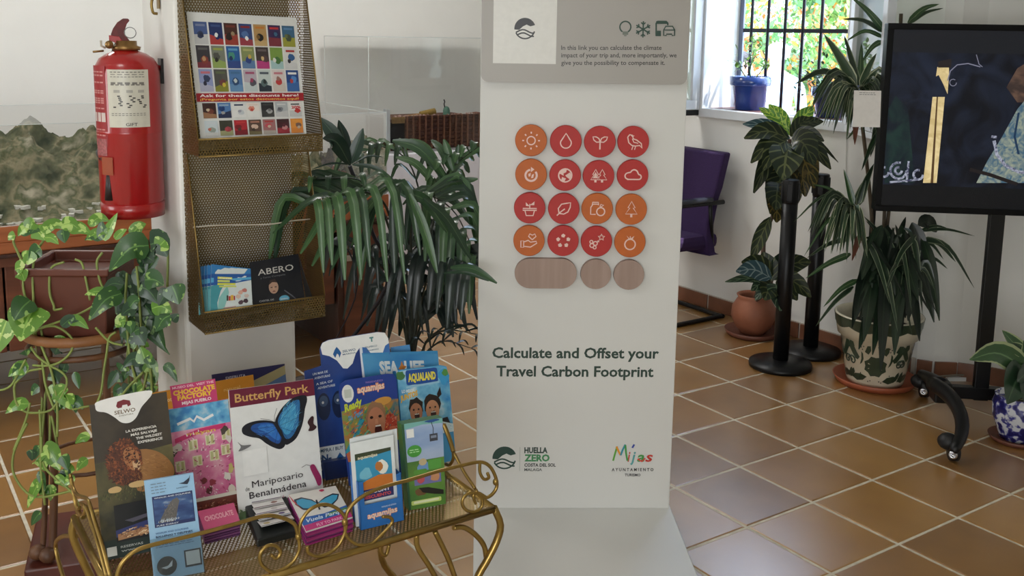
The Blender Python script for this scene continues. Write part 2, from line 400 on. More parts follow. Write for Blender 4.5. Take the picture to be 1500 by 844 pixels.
# right wall with the window opening
Y0, Y1, Z0, Z1 = 3.10, 4.06, 1.145, 2.35; XO = XW+WT; ye = 2.62
def wallbox(x0, x1, y0, y1, z0, z1, m, M_): M_.box(((x0+x1)/2, (y0+y1)/2, (z0+z1)/2), (x1-x0, y1-y0, z1-z0), m)
w = M()
wallbox(XW, XO, ye, 6.45, 0, Z0, plaster, w); wallbox(XW, XO, ye, Y0, Z0, 3, plaster, w); wallbox(XW, XO, Y1, 6.45, Z0, 3, plaster, w); wallbox(XW, XO, Y0, Y1, Z1, 3, plaster, w)
arc = [(XW, ye), (4.115, 2.555), (4.20, 2.49), (4.27, 2.37), (4.32, 2.24), (4.42, 1.98), (4.62, 1.5), (4.66, -3.3)]
P = arc+[(4.9, -3.3), (4.9, ye)]
w.prism(P, lambda x, y: (x, y, 3), lambda x, y: (x, y, 0), plaster)
struct(w.build('wall_right'))
w = M(); wallbox(-3.1, 4.9, 6.2, 6.4, 0, 3, plaster, w); struct(w.build('wall_back'))
w = M(); wallbox(-3.1, -2.9, -3.3, 6.4, 0, 3, plaster, w); struct(w.build('wall_left'))
w = M(); wallbox(-3.1, 4.9, -3.5, -3.3, 0, 3, plaster, w); struct(w.build('wall_front'))
w = M(); wallbox(-3.1, 4.9, -3.5, 6.4, 3, 3.1, plaster, w); struct(w.build('ceiling'))
# baseboard pieces: glazed terracotta skirting on a mortar strip
bbm = mat('skirting_tile', (128, 84, 62), .35, 0, .18, 9, coat=.3)
b = M(); b.box((XW-.004, (ye+6.2)/2, .042), (.008, 6.2-ye, .084), mat('skirting_mortar', (190, 182, 170), .8, 0, .1, 20)); bb = struct(b.build('baseboard_right'))
y = ye+.02
while y < 6.0:
    q = M(); q.box((XW-.013, y+.158, .041), (.010, .316, .080), bbm); q.build('skirting_tile', bb, bevel=.002); y += .33
for (a, c) in zip(arc[:5], arc[1:6]):
    a, c = V(a+(0,)), V(c+(0,)); d = (c-a); n_ = V((-d.y, d.x, 0)).normalized()
    if n_.x > 0: n_ = -n_
    L_ = d.length; d.normalize(); q = M(); q.slab((a+d*.004+n_*.002, c-d*.004+n_*.002, c-d*.004+n_*.002+UP*.082, a+d*.004+n_*.002+UP*.082), n_*.011, bbm); q.build('skirting_tile', bb)
# pillar beside the leaflet rack
px0, px1, py0, py1 = .767, 1.094, 2.75, 3.09
w = M(); wallbox(px0, px1, py0, py1, 0, 3, pillar_m, w); struct(w.build('wall_pillar', bevel=.012))
# window: frame, two casements folded inwards
glass_m = mat('window_glass', (214, 232, 222), .02, 0, 0, trans=1, ior=1.02)
def thin_glass(name, rgb, a, rough=.02, k=1.3):
    m = mat(name, rgb, rough, 0, 0); nt = m.node_tree; n = nt.nodes; L = nt.links; b = n['Principled BSDF']
    t = n.new('ShaderNodeBsdfTransparent'); t.inputs[0].default_value = lin(rgb); g = n.new('ShaderNodeBsdfGlossy'); g.inputs['Roughness'].default_value = rough
    fr = n.new('ShaderNodeFresnel'); fr.inputs[0].default_value = 1.5; ad = n.new('ShaderNodeMath'); ad.operation = 'MULTIPLY_ADD'; ad.inputs[1].default_value = k; ad.inputs[2].default_value = a
    L.new(fr.outputs[0], ad.inputs[0]); mx = n.new('ShaderNodeMixShader'); L.new(ad.outputs[0], mx.inputs[0]); L.new(t.outputs[0], mx.inputs[1]); L.new(g.outputs[0], mx.inputs[2])
    L.new(mx.outputs[0], n['Material Output'].inputs[0]); return m
pane_m = thin_glass('pane_glass', (226, 240, 232), .06)
w = M(); fw = .05; x = XW-.006
w.box((x, (Y0+Y1)/2, Z0-.02), (.05, Y1-Y0+2*fw, .05), frame_m); w.box((x, (Y0+Y1)/2, Z1+.02), (.05, Y1-Y0+2*fw, .05), frame_m)
w.box((x, Y0-.02, (Z0+Z1)/2), (.05, .05, Z1-Z0), frame_m); w.box((x, Y1+.02, (Z0+Z1)/2), (.05, .05, Z1-Z0), frame_m)
win = struct(w.build('window_1', bevel=.004))
w = M(); w.box((XO-.1, (Y0+Y1)/2, Z0-.006), (.3, Y1-Y0-.004, .022), mat('sill_tile', (96, 62, 58), .5, 0, .1, 12)); w.build('window_sill', win)
def casement(hx, hy, ang, ww=.49):
    """hinge point, direction (degrees from +x) the leaf runs away from the hinge"""
    d = V((cos(radians(ang)), sin(radians(ang)), 0)); n_ = V((-d.y, d.x, 0)); o = V((hx, hy, 0)); fr = lambda a, b_, z: o+d*a+n_*b_+UP*z
    c = M(fr); z0, z1 = Z0-.005, Z1+.01; s = .055
    for bx in (((ww/2), 0, z0+s/2, ww, s), ((ww/2), 0, z1-s/2, ww, s)): c.box((bx[0], 0, bx[2]), (bx[3], .04, bx[4]), frame_m)
    for u in (s/2, ww-s/2): c.box((u, 0, (z0+z1)/2), (s, .04, z1-z0-2*s), frame_m)
    c.box((ww/2, .0, z0-.018), (ww, .03, .03), black_m if ang < 200 else frame_m)
    k = c.build('casement', win, bevel=.003)
    g = M(fr); g.slab(((s, 0, z0+s), (ww-s, 0, z0+s), (ww-s, 0, z1-s), (s, 0, z1-s)), (0, 0, 0), pane_m); g.v = g.v; g.f = g.f[:1]; g.mi = g.mi[:1]; g.sm = g.sm[:1]; g.build('pane', k)
    h = M(fr)
    for z in (Z0+.16, Z1-.2): h.tube(((0, .01, z), (0, .01, z+.09)), .011, frame_m, 8)
    h.build('hinge', win)
casement(XW-.03, Y1+.03, 172); casement(XW-.03, Y0-.03, 235)
# wrought iron grille in the outer plane
iron = mat('grille_iron', (34, 34, 44), .5, .4, .1, 20); gfl = mat('grille_frame', (110, 118, 140), .5, .2, .08, 20)
gr = thing('window_grille', 'black iron window grille of upright bars with a cross rail', 'grille', (XO-.03, Y0, Z0))
gxx = XO-.03
for y in (Y1-.015, Y0+.015): q = M(); q.box((gxx, y, (Z0+Z1)/2), (.012, .03, Z1-Z0-.02), gfl); q.build('frame_bar', gr)
for z in (atx(1150, 45, gxx).z, Z1-.25): q = M(); q.box((gxx, (Y0+Y1)/2, z), (.012, Y1-Y0-.06, .022), iron); q.build('cross_rail', gr)
for pxx in (1100, 1124, 1149, 1175, 1202):
    y = atx(pxx, 60, gxx).y; q = M(); q.tube(((gxx, y, Z0+.005), (gxx, y, Z1-.01)), .009, iron, 8); q.build('grille_bar', gr)
# ---------------- outside ----------------
w = M(); w.box((14.5, 7, -.3), (20, 30, .2), mat('street_paving', (214, 208, 198), .8, 0, .1, 3, .2, 20)); struct(w.build('ground'))
g = random.Random(3)
fol = [mat('tree_leaf_%d' % k, c, .5, 0, .1, 8) for k, c in enumerate(((84, 132, 70), (122, 166, 88), (160, 186, 110), (226, 176, 60), (224, 128, 66), (180, 204, 176)))]
def tree(cx, cy, R, zc, rz, n, label, seed, trunk=.11):
    t = thing('street_tree', label, 'tree', (cx, cy, -.2), None); g = random.Random(seed)
    q = M(); q.tube(((cx, cy, -.2), (cx+.05, cy, .9), (cx-.05, cy+.1, zc)), [trunk, trunk*.8, trunk*.5], mat('bark', (112, 96, 78), .9, 0, .2, 12), 10); q.build('trunk', t)
    q = M()
    cl = [(V((g.gauss(0, 1), g.gauss(0, 1), g.gauss(0, 1))).normalized()*(.55+.45*g.random()), g.choice((0, 0, 1, 1, 5, 2, 3, 4))) for _ in range(70)]
    for i in range(n):
        c, mi = cl[g.randrange(70)]; p = V((cx+c.x*R, cy+c.y*R, zc+c.z*rz))+V((g.gauss(0, .13), g.gauss(0, .13), g.gauss(0, .13))); a = V((g.gauss(0, 1), g.gauss(0, 1), g.gauss(0, 1))).normalized(); b_ = a.orthogonal().normalized(); c2 = a.cross(b_)
        s = .035+.03*g.random(); m_ = fol[mi if g.random() < .7 else g.randrange(6)]
        q.add([p-b_*s, p+c2*s*.45, p+b_*s, p-c2*s*.45], [(0, 1, 2, 3)], m_)
    o = q.build('foliage', t); o['kind'] = 'stuff'
tree(8.2, 7.7, 1.5, 1.35, 1.45, 9000, 'leafy tree with yellow and orange blossom outside the left half of the window', 1)
tree(9.2, 6.0, 1.5, 1.35, 1.45, 9000, 'leafy tree with yellow and orange blossom outside the right half of the window', 2)
tree(11.5, 9.6, 2.0, 1.4, 1.5, 7000, 'paler tree farther off between the two blossoming street trees', 5)
skin_m = mat('skin', (206, 152, 124), .55, 0, .05, 30, sss=.1)
def person(x, y, H, rz, shirt, trouser, hairc, label, arm=0, z0=-.2):
    """standing figure grown from one skeleton; faces local -y"""
    k = H/1.74; J = {}; E = []
    def j(n, x_, y_, z_, r): J[n] = (len(J), x_*k, y_*k, z_*k, r*k)
    j('pel', 0, 0, .95, .13); j('waist', 0, .0, 1.08, .125); j('chest', 0, .01, 1.30, .15); j('nb', 0, .01, 1.45, .075); j('nk', 0, -.01, 1.52, .055)
    j('hd', 0, -.025, 1.60, .082); j('ht', 0, -.02, 1.68, .07); j('fc', 0, -.075, 1.60, .035)
    E += [('pel', 'waist'), ('waist', 'chest'), ('chest', 'nb'), ('nb', 'nk'), ('nk', 'hd'), ('hd', 'ht'), ('hd', 'fc')]
    for s, n in ((-1, 'L'), (1, 'R')):
        j('hp'+n, s*.09, 0, .88, .095); j('kn'+n, s*.10, -.01, .50, .062); j('an'+n, s*.10, .02, .09, .042); j('to'+n, s*.115, -.13, .035, .034)
        j('sh'+n, s*.185, .01, 1.40, .062); ax = -.12 if (arm and s == 1) else 0
        j('el'+n, s*.235, .03+ax*.3, 1.12, .044); j('wr'+n, s*(.24-(.1 if arm and s == 1 else 0)), -.04+ax*1.6, .90+(.18 if arm and s == 1 else 0), .028)
        w_ = J['wr'+n]; wx, wy, wz = w_[1]/k, w_[2]/k, w_[3]/k
        j('pa'+n, wx, wy-.02, wz-.07, .03)
        E += [('pel', 'hp'+n), ('hp'+n, 'kn'+n), ('kn'+n, 'an'+n), ('an'+n, 'to'+n), ('nb', 'sh'+n), ('sh'+n, 'el'+n), ('el'+n, 'wr'+n), ('wr'+n, 'pa'+n)]
        for f_, (dy, ln) in enumerate(((-.03, .075), (-.01, .085), (.01, .08), (.028, .06))): j('f%d' % f_+n, wx+s*.002, wy-.02+dy, wz-.09-ln, .009); E.append(('pa'+n, 'f%d' % f_+n))
        j('th'+n, wx-s*.03, wy-.06, wz-.10, .010); E.append(('pa'+n, 'th'+n))
    me = bpy.data.meshes.new('body'); c, s_ = cos(rz), sin(rz); vv = sorted(J.values())
    me.from_pydata([(a*c-b_*s_, a*s_+b_*c, z) for _, a, b_, z, r in vv], [(J[a][0], J[b_][0]) for a, b_ in E], []); o = bpy.data.objects.new('body', me); COL.objects.link(o)
    sk = o.modifiers.new('s', 'SKIN'); su = o.modifiers.new('u', 'SUBSURF'); su.levels = 2
    for i, q in enumerate(vv): me.skin_vertices[0].data[i].radius = (q[4], q[4]); me.skin_vertices[0].data[i].use_root = (i == 0)
    dg = bpy.context.evaluated_depsgraph_get(); m2 = bpy.data.meshes.new_from_object(o.evaluated_get(dg)); bpy.data.objects.remove(o)
    m2.name = 'person'; m2.materials.clear()
    for q in (skin_m, shirt, trouser, mat('shoe', (50, 44, 40), .5)): m2.materials.append(q)
    for p in m2.polygons:
        z = p.center.z/k; r = math.hypot(p.center.x, p.center.y)/k; p.use_smooth = True
        p.material_index = 3 if z < .075 else 2 if z < .93 and r < .2 else 1 if (.93 <= z < 1.48 and (r < .2 or z > 1.2)) else 0
    o = bpy.data.objects.new('person', m2); o.location = (x, y, z0); COL.objects.link(o); WM[o] = Matrix.Translation((x, y, z0))
    h = M(); D = V((sin(rz), -cos(rz), 0)); hp = V((x, y, z0))
    h.ball(hp+V((0, 0, 1.675*k))-D*.012*k, .098*k, hairc, 14, 9, (1, 1.05, .82)); h.build('hair', o)
    R_ = V((cos(rz), sin(rz), 0)); fcm = mat('eye_dark', (40, 30, 28), .4)
    h = M()
    for e in (-1, 1): h.ball(hp+V((0, 0, 1.615*k))+D*.100*k+R_*e*.032*k, .012*k, fcm, 8, 6)
    h.ball(hp+V((0, 0, 1.59*k))+D*.118*k, .016*k, skin_m, 8, 6, (.8, 1, 1.3)); h.box(hp+V((0, 0, 1.555*k))+D*.108*k, (.04*k, .01, .007*k), mat('lips', (150, 80, 74), .5)); h.build('face', o)
    return tag(o, label, 'person')
person(6.5, 5.66, 1.70, 2.5, mat('pale_blue_shirt', (196, 222, 236), .8), mat('blue_trousers', (88, 104, 150), .8), mat('white_hair', (232, 226, 220), .8, 0, .1, 40), 'white-haired person in a pale blue shirt outside the window')
person(6.6, 6.16, 1.62, -.6, mat('light_top', (222, 232, 238), .8), mat('grey_trousers', (90, 90, 96), .8), mat('dark_hair', (62, 54, 56), .7, 0, .2, 40), 'dark-haired person in a light top outside, behind the blue flowerpot', 1)
# things on the outer sill
def flowerpot(name, c, r, h, m, label, cat='flowerpot', rim=.28, **k):
    t = thing(name, label, cat, c, **k); q = M(); rb = r*.72
    q.lathe([(rb*.96, 0), (rb, .004), (rb+(r-rb)*(1-rim), h*(1-rim)), (r*.99, h*(1-rim)), (r*1.04, h*(1-rim)+.006), (r*1.06, h), (r*.93, h), (r*.86, h*.8), (0, h*.78)], c, m, 28); q.build('pot', t); return t
blue = mat('blue_glaze', (34, 62, 130), .2, 0, .08, 10, coat=.6)
c = V((4.215, atx(1098, 158, 4.215).y, Z0+.0055)); bt = flowerpot('flowerpot', c, .112, .185, blue, 'blue glazed flowerpot with a small sprig on the window sill')
q = M(); q.tube((c+V((0, 0, .14)), c+V((.0, .01, .22)), c+V((0, -.012, .33))), .004, fol[0], 6); q.tube((c+V((0, 0, .14)), c+V((.0, -.09, .24))), .003, fol[0], 6); q.tube((c+V((0, 0, .14)), c+V((.0, .10, .24))), .003, fol[0], 6); q.build('stem', bt)
sprig = leaf_mat('sprig_leaf', (120, 158, 70)); g = random.Random(11)
for cc, n_, s in (((0, -.005, .33), 34, .05), ((0, .1, .245), 18, .035), ((0, -.095, .25), 16, .03), ((0, .02, .27), 12, .03)):
    q = M()
    for _ in range(n_):
        p = c+V(cc)+V((g.gauss(0, 1), g.gauss(0, 1), g.gauss(0, 1)))*s*.55; d = V((g.gauss(0, 1), g.gauss(0, 1), g.gauss(0, .7)+.3)).normalized(); q.leaf([p, p+d*.035], .018, sprig, n=3, prof=oval)
    o = q.build('leaf_cluster', bt); o['kind'] = 'stuff'
c = V((4.22, atx(1218, 158, 4.22).y, Z0+.0055)); bt = flowerpot('flowerpot', c, .10, .15, mat('navy_glaze', (26, 44, 96), .25, 0, .1, 12, coat=.5), 'dark navy flowerpot with a bushy trailing plant at the right end of the sill')
dk = leaf_mat('bush_leaf', (58, 92, 52)); q = M()
for _ in range(260):
    p = c+V((0, .05, .17))+V((g.gauss(0, .04), g.gauss(0, .075), g.gauss(0, .05))); d = V((g.gauss(0, 1), g.gauss(0, 1), g.gauss(0, .7))).normalized(); q.leaf([p, p+d*.03], .016, dk, n=3, prof=oval)
o = q.build('foliage', bt); o['kind'] = 'stuff'
# ---------------- information totem ----------------
K0 = atz(697, 745, .02); K1 = atz(980, 745, .02); K1.z = K0.z = .02
ku = (K1-K0).normalized(); kn = V((ku.y, -ku.x, 0)); KW = (K1-K0).length; KH = 1.93
if kn.y > 0: kn = -kn
kfr = lambda a, b, z: K0+ku*a+kn*b+UP*(z-.02)
tot_m = mat('totem_paint', (216, 215, 211), .42, 0, .015, 4)
kio = thing('totem', 'white freestanding information totem with rows of red and orange icon discs', 'information stand', (K0+K1)/2-V((0, 0, .02)))
q = M(kfr); q.box((KW/2, .19, .010), (KW+.012, .60, .020), tot_m); q.build('base_plate', kio, bevel=.003)
q = M(kfr); q.box((KW/2, -.0175, .02+KH/2), (KW, .035, KH), tot_m); panel = q.build('front_panel', kio, bevel=.002)
S = Sheet(kfr(0, 0, .02), kfr(KW, 0, .02), kfr(KW, 0, .02+KH), kfr(0, 0, .02+KH))
def mkuv(o, n, u, w, h, z0):
    def f(px, py):
        p = atp(px, py, o, n); return ((p-o).dot(u)/w, (p.z-z0)/h)
    return f
kuv = mkuv(K0, kn, ku, KW, KH, .02)
GRN = (44, 66, 58); DG = (30, 62, 52)
def ptext(S, uv, s, x0, y0, x1, hp, rgb, bold=0, shear=0, y1=None):
    a = uv(x0, y0); b = uv(x1, y0 if y1 is None else y1); c = uv(x0, y0-hp)
    S.text(s, a[0], a[1], b[0], c[1]-a[1], rgb, bold, shear, slope=(b[1]-a[1])/(b[0]-a[0]))
ptext(S, kuv, 'Calculate and Offset your', 721, 524, 965, 15, GRN, .026, y1=525)
ptext(S, kuv, 'Travel Carbon Footprint', 727, 551, 957, 15, GRN, .026, y1=552)
S.M.build('slogan', panel); S.M = M()
# round emblem: dark dome over two waves
c = kuv(739, 671); R = 17.5*3.25/1456
def dome(S, c, R, col):
    pts = [(c[0]+R*cos(radians(a))/S.w, c[1]+R*sin(radians(a))/S.h) for a in range(20, 196, 11)]
    pts += [(c[0]+x*R/S.w, c[1]+y*R/S.h) for x, y in ((-.55, -.12), (-.2, .2), (.15, .38), (.5, .22))]
    S.poly(pts, col)
    for k, y in enumerate((-.25, -.55)):
        S.line([(c[0]+x*R/S.w, c[1]+(y+.16*cos(x*3.4+.6))*R/S.h) for x in [i/8*1.7-.85+k*.12*(1 if i < 4 else 0) for i in range(9)]], .1*R*1.3, col)
    S.ring(c[0], c[1], R*.92, R*.13, col, 205, 345)
dome(S, c, R, DG)
a = kuv(761, 690); b = kuv(762, 655); S.rect(a[0], a[1], b[0], b[1], (120, 140, 130))
ptext(S, kuv, 'HUELLA', 768, 663.5, 802, 8, GRN, .04); ptext(S, kuv, 'ZERO', 768, 675.5, 805, 9.5, (70, 140, 90), .04)
ptext(S, kuv, 'COSTA DEL SOL', 768, 683.5, 814, 4.6, (40, 44, 42), .03); ptext(S, kuv, 'MALAGA', 768, 690, 794, 4.0, (90, 94, 92), .02)
S.M.build('round_logo', panel); S.M = M()
# many-coloured brush lettering
cols = [(70, 150, 70), (50, 140, 170), (200, 60, 50), (230, 140, 40), (90, 160, 160), (150, 90, 150)]
for k, (st, x0, x1) in enumerate((('', 897, 918), ('i', 919, 923), ('j', 923, 931), ('a', 933, 944), ('s', 945, 956))):
    st and ptext(S, kuv, st, x0, 676, x1, (20, 15, 15, 14.5, 14.5)[k], cols[(k*2) % 6] if k else (90, 160, 60), .005 if k == 0 else .02, .2)
S.line([kuv(898, 675), kuv(901, 664), kuv(904, 654)], .006, (90, 160, 60)); S.line([kuv(903, 654), kuv(906, 661), kuv(909, 667)], .006, (230, 150, 50)); S.line([kuv(909, 667), kuv(912, 659), kuv(916, 651)], .006, (60, 150, 170)); S.line([kuv(916, 652), kuv(917, 664), kuv(919, 675)], .006, (70, 150, 70)); S.line([kuv(926, 656), kuv(929, 651)], .006, (60, 80, 170)); S.line([kuv(934, 672), kuv(940, 676), kuv(945, 671)], .005, (220, 60, 60))
ptext(S, kuv, 'A Y U N T A M I E N T O', 896, 690, 957, 4.4, (50, 50, 50), .02); ptext(S, kuv, 'TURISMO', 915, 697.5, 938, 3.8, (60, 60, 60), .02)
S.M.build('town_logo', panel)
# raised upper panel with rounded lower corners
off = .03; U0 = K0+kn*off; uuv0 = mkuv(U0, kn, ku, KW, KH, .02); gm = mat('grey_panel_paint', (168, 163, 157), .38, 0, .015, 5)
a = uuv0(704.5, 121)[0]*KW; b = uuv0(1006, 121)[0]*KW; zb = .02+uuv0(850, 122)[1]*KH; zt = .02+KH-.02; r = .022; poly = []
for cx, cz, a0 in ((a+r, zb+r, 180), (b-r, zb+r, 270), (b-r, zt-r, 0), (a+r, zt-r, 90)):
    for j in range(6): w_ = radians(a0+18*j); poly.append((cx+r*cos(w_), cz+r*sin(w_)))
q = M(kfr); q.prism(poly, lambda x, z: (x, off, z), lambda x, z: (x, 0.0005, z), gm); up = q.build('upper_panel', kio)
US = Sheet(kfr(a, off, zb), kfr(b, off, zb), kfr(b, off, zt), kfr(a, off, zt))
uuv = mkuv(kfr(a, off, zb), kn, ku, b-a, zt-zb, zb)
for i, st in enumerate(('In this link you can calculate the climate', 'impact of your trip and, more importantly, we', 'give you the possibility to compensate it.')):
    ptext(US, uuv, st, 822, 73+i*11, (969, 991, 974)[i], 6.6, (52, 52, 50), .012)
US.M.build('paragraph', up); US.M = M()
p0 = uuv(722, 92.5); p1 = uuv(816.5, -10); US.rect(p0[0], p0[1], p1[0], p1[1], (222, 220, 214))
dome(US, uuv(769, 42), 15*3.1/1456, (34, 32, 34))
US.M.build('white_square', up); US.M = M()
ic = (34, 66, 54)
c = uuv(916, 39.5); US.ring(c[0], c[1], .0165, .0042, ic, -60, 240); c2 = uuv(916, 50); US.rect(c2[0]-.0085/US.w, c2[1]-.002/US.h, c2[0]+.0085/US.w, c2[1]+.008/US.h, (110, 118, 108)); US.rect(c2[0]-.004/US.w, c2[1]-.006/US.h, c2[0]+.004/US.w, c2[1]-.003/US.h, (110, 118, 108))
US.M.build('bulb_icon', up); US.M = M()
c = uuv(942, 43)
for k in range(6):
    w_ = radians(60*k+90); e = (c[0]+.024*cos(w_)/US.w, c[1]+.024*sin(w_)/US.h); US.line([c, e], .0042, ic)
    for s in (-1, 1): mdp = (c[0]+.014*cos(w_)/US.w, c[1]+.014*sin(w_)/US.h); US.line([mdp, (mdp[0]+.009*cos(w_+s*.8)/US.w, mdp[1]+.009*sin(w_+s*.8)/US.h)], .0036, ic)
US.M.build('snowflake_icon', up); US.M = M()
def upoly(pts, w_=None, closed=False, f=None):
    P_ = [uuv(*p) for p in pts]
    if w_: US.line(P_, w_, ic, closed)
    else: US.poly(P_, f or ic)
upoly([(961, 52), (961, 34), (963, 31.5), (976, 31.5), (978, 34), (978, 37)], .0046); upoly([(960, 45), (968, 45), (968, 53), (960, 53)]); upoly([(961, 31), (977, 31), (978, 35), (961, 35)])
upoly([(972, 52), (972, 44), (975, 38.5), (985, 38.5), (988, 44), (988, 52), (984, 52), (984, 50), (976, 50), (976, 52)], .0036, True); upoly([(973, 44), (987, 44)], .003)
US.M.build('vehicles_icon', up)
# icon discs
RED = mat('disc_red', (178, 36, 32), .5, 0, .04, 30, .05, 80); ORG = mat('disc_orange', (190, 94, 24), .5, 0, .05, 30, .05, 80)
WOOD = ramp_mat('disc_wood', [(.3, (150, 126, 114)), (.6, (168, 144, 132))], 30, .6, stretch=(1, 1, .06))
ICW = (232, 196, 186)
def polyI(S, pts, w=.0028, closed=False): S.line([(.5+x*.5, .5+y*.5) for x, y in pts], w, ICW, closed)
def fillI(S, pts): S.poly([(.5+x*.5, .5+y*.5) for x, y in pts], ICW)
def arcp(cx, cy, r, a0, a1, n=10, ry=None): return [(cx+r*cos(radians(a0+(a1-a0)*i/n)), cy+(ry or r)*sin(radians(a0+(a1-a0)*i/n))) for i in range(n+1)]
def star(cx, cy, r, n=5): return [(cx+(r if i % 2 == 0 else r*.45)*cos(pi/2+pi*i/n), cy+(r if i % 2 == 0 else r*.45)*sin(pi/2+pi*i/n)) for i in range(2*n)]
def tree_i(S, x, s, fill=False):
    p = [(x, .5*s), (x+.22*s, .1*s), (x+.1*s, .1*s), (x+.36*s, -.28*s), (x-.36*s, -.28*s), (x-.1*s, .1*s), (x-.22*s, .1*s)]
    polyI(S, p, .0028, True); fillI(S, [(x-.07, -.28*s), (x+.07, -.28*s), (x+.07, -.48*s), (x-.07, -.48*s)])
    if fill: fillI(S, [(x+(a-x)*.6, b_*.6) for a, b_ in p])
def icon(S, k):
    if k == 'sun':
        polyI(S, arcp(0, 0, .26, 0, 360, 16), .0036)
        for i in range(8): c_, s_ = cos(i*pi/4), sin(i*pi/4); polyI(S, [(c_*.44, s_*.44), (c_*.56, s_*.56)], .0042)
    if k == 'drop': polyI(S, [(0, .5), (-.18, .22)]+arcp(0, -.1, .34, 165, 375, 12)+[(.18, .22)], .0036, True)
    if k == 'sprout':
        polyI(S, [(0, -.48), (0, .05)], .0042)
        for s in (-1, 1): polyI(S, [(0, 0), (s*.08, .22), (s*.26, .32), (s*.46, .32), (s*.40, .12), (s*.22, -.02), (0, 0)], .0034)
    if k == 'bird':
        polyI(S, [(-.38, .3), (-.26, .46), (-.08, .42), (-.02, .2), (.2, .12), (.5, -.1), (.55, -.4), (.4, -.22), (.1, -.26), (-.1, -.22), (-.3, -.05), (-.38, .3)], .0036)
        polyI(S, [(-.08, .2), (.02, -.02), (.3, -.08)], .003); polyI(S, [(-.02, -.24), (-.1, -.5)]); polyI(S, [(.14, -.26), (.08, -.5)]); fillI(S, [(-.2, .42), (.06, .4), (-.08, .3)])
    if k == 'cycle':
        polyI(S, arcp(0, -.04, .36, 100, 400, 18), .0062); fillI(S, [(-.02, .5), (.2, .34), (-.02, .16)]); fillI(S, [(-.18, .05), (-.02, .12), (-.05, -.1), (-.16, -.12)]); fillI(S, [(.05, .0), (.18, .06), (.14, -.2), (0, -.22)])
    if k == 'globe':
        polyI(S, arcp(0, 0, .42, 0, 360, 20), .0042); fillI(S, [(-.38, .12), (-.2, .38), (.1, .42), (.05, .2), (-.12, .12), (-.1, -.02)]); fillI(S, [(.0, 0), (.3, .2), (.4, 0), (.3, -.25), (.08, -.1)]); fillI(S, [(-.2, -.1), (.05, -.2), (-.05, -.4), (-.25, -.3)])
    if k == 'trees': tree_i(S, -.2, .85, True); tree_i(S, .22, .85)
    if k == 'cloud': polyI(S, [(-.36, -.26), (.38, -.26)]+arcp(.38, -.1, .16, -90, 90, 6)+arcp(.08, .12, .24, 10, 160, 8)+arcp(-.3, -.04, .2, 100, 270, 7), .0042, True)
    if k == 'pot':
        polyI(S, [(-.44, -.02), (.44, -.02), (.44, -.14), (-.44, -.14)], .0034, True); polyI(S, [(-.3, -.16), (-.22, -.48), (.22, -.48), (.3, -.16)], .0034); polyI(S, [(0, -.02), (0, .28)], .003)
        fillI(S, [(0, .12), (-.26, .38), (-.24, .14)]); fillI(S, [(0, .2), (.3, .44), (.28, .2)])
    if k == 'leaf': polyI(S, [(-.3, -.3), (-.36, .02), (-.16, .3), (.16, .36), (.42, .4), (.4, .1), (.26, -.2), (0, -.34), (-.3, -.3)], .0036); polyI(S, [(-.44, -.44), (-.2, -.2), (.06, 0)], .0036)
    if k == 'food':
        polyI(S, [(-.1, -.36), (-.42, -.36), (-.42, .1), (-.32, .24), (-.32, .42), (.06, .42), (.06, .24)], .0034); polyI(S, [(-.36, .3), (.1, .3)], .003)
        polyI(S, arcp(.22, -.18, .26, 0, 360, 14), .004); polyI(S, [(.16, .12), (.22, .3), (.4, .24), (.22, .12)], .003)
    if k == 'pine': tree_i(S, 0, 1.05)
    if k == 'hand':
        polyI(S, [(-.52, .0), (-.52, -.42), (-.34, -.42), (-.34, 0)], .0032, True); polyI(S, [(-.3, -.06), (-.06, .04), (.1, -.08), (.46, -.02), (.5, -.14), (.1, -.4), (-.3, -.36)], .0034)
        polyI(S, [(.2, .08), (-.04, .3), (.04, .46), (.2, .38), (.36, .46), (.44, .3), (.2, .08)], .0034)
    if k == 'recycle':
        for i in range(5):
            w_ = pi/2+i*2*pi/5; cx, cy = .34*cos(w_), .34*sin(w_); fillI(S, [(cx+.14*cos(w_+a), cy+.14*sin(w_+a)) for a in (0, 1.3, 2.2, 3.6, 5.0)])
    if k == 'paw':
        polyI(S, arcp(-.3, -.26, .13, 0, 360, 10), .0034); polyI(S, arcp(-.08, -.12, .13, 0, 360, 10), .0034); polyI(S, arcp(-.34, -.02, .1, 0, 360, 10), .0032); polyI(S, arcp(-.12, -.38, .1, 0, 360, 10), .0032)
        polyI(S, star(.3, .28, .22), .003, True); fillI(S, star(.1, .02, .1))
    if k == 'fruit': polyI(S, arcp(0, -.14, .34, 0, 360, 16), .0042); polyI(S, [(0, .22), (.0, .4)], .003); fillI(S, [(0, .2), (-.24, .44), (-.1, .2)]); fillI(S, [(0, .24), (.26, .42), (.16, .2)])
rows = [(206, 207, 208, 208), (256, 257, 258, 257), (305, 306, 306, 307), (353, 353, 354, 355)]
xs = [(778, 829, 879, 928), (778, 828, 877, 927), (776, 826, 875, 925), (775, 825, 874, 923)]
names = [['sun', 'drop', 'sprout', 'bird'], ['cycle', 'globe', 'trees', 'cloud'], ['pot', 'leaf', 'food', 'pine'], ['hand', 'recycle', 'paw', 'fruit']]
desc = {'sun': 'sun', 'drop': 'water drop', 'sprout': 'sprout', 'bird': 'bird', 'cycle': 'circling arrow', 'globe': 'globe', 'trees': 'two trees', 'cloud': 'cloud', 'pot': 'potted plant', 'leaf': 'leaf', 'food': 'bottle and fruit', 'pine': 'fir tree', 'hand': 'hand under a heart', 'recycle': 'ring of arrows', 'paw': 'flower and star', 'fruit': 'round fruit'}
orange = {'sun', 'cycle', 'food', 'pine', 'hand', 'fruit'}
th = .020; rad = 22.6*3.12/1456
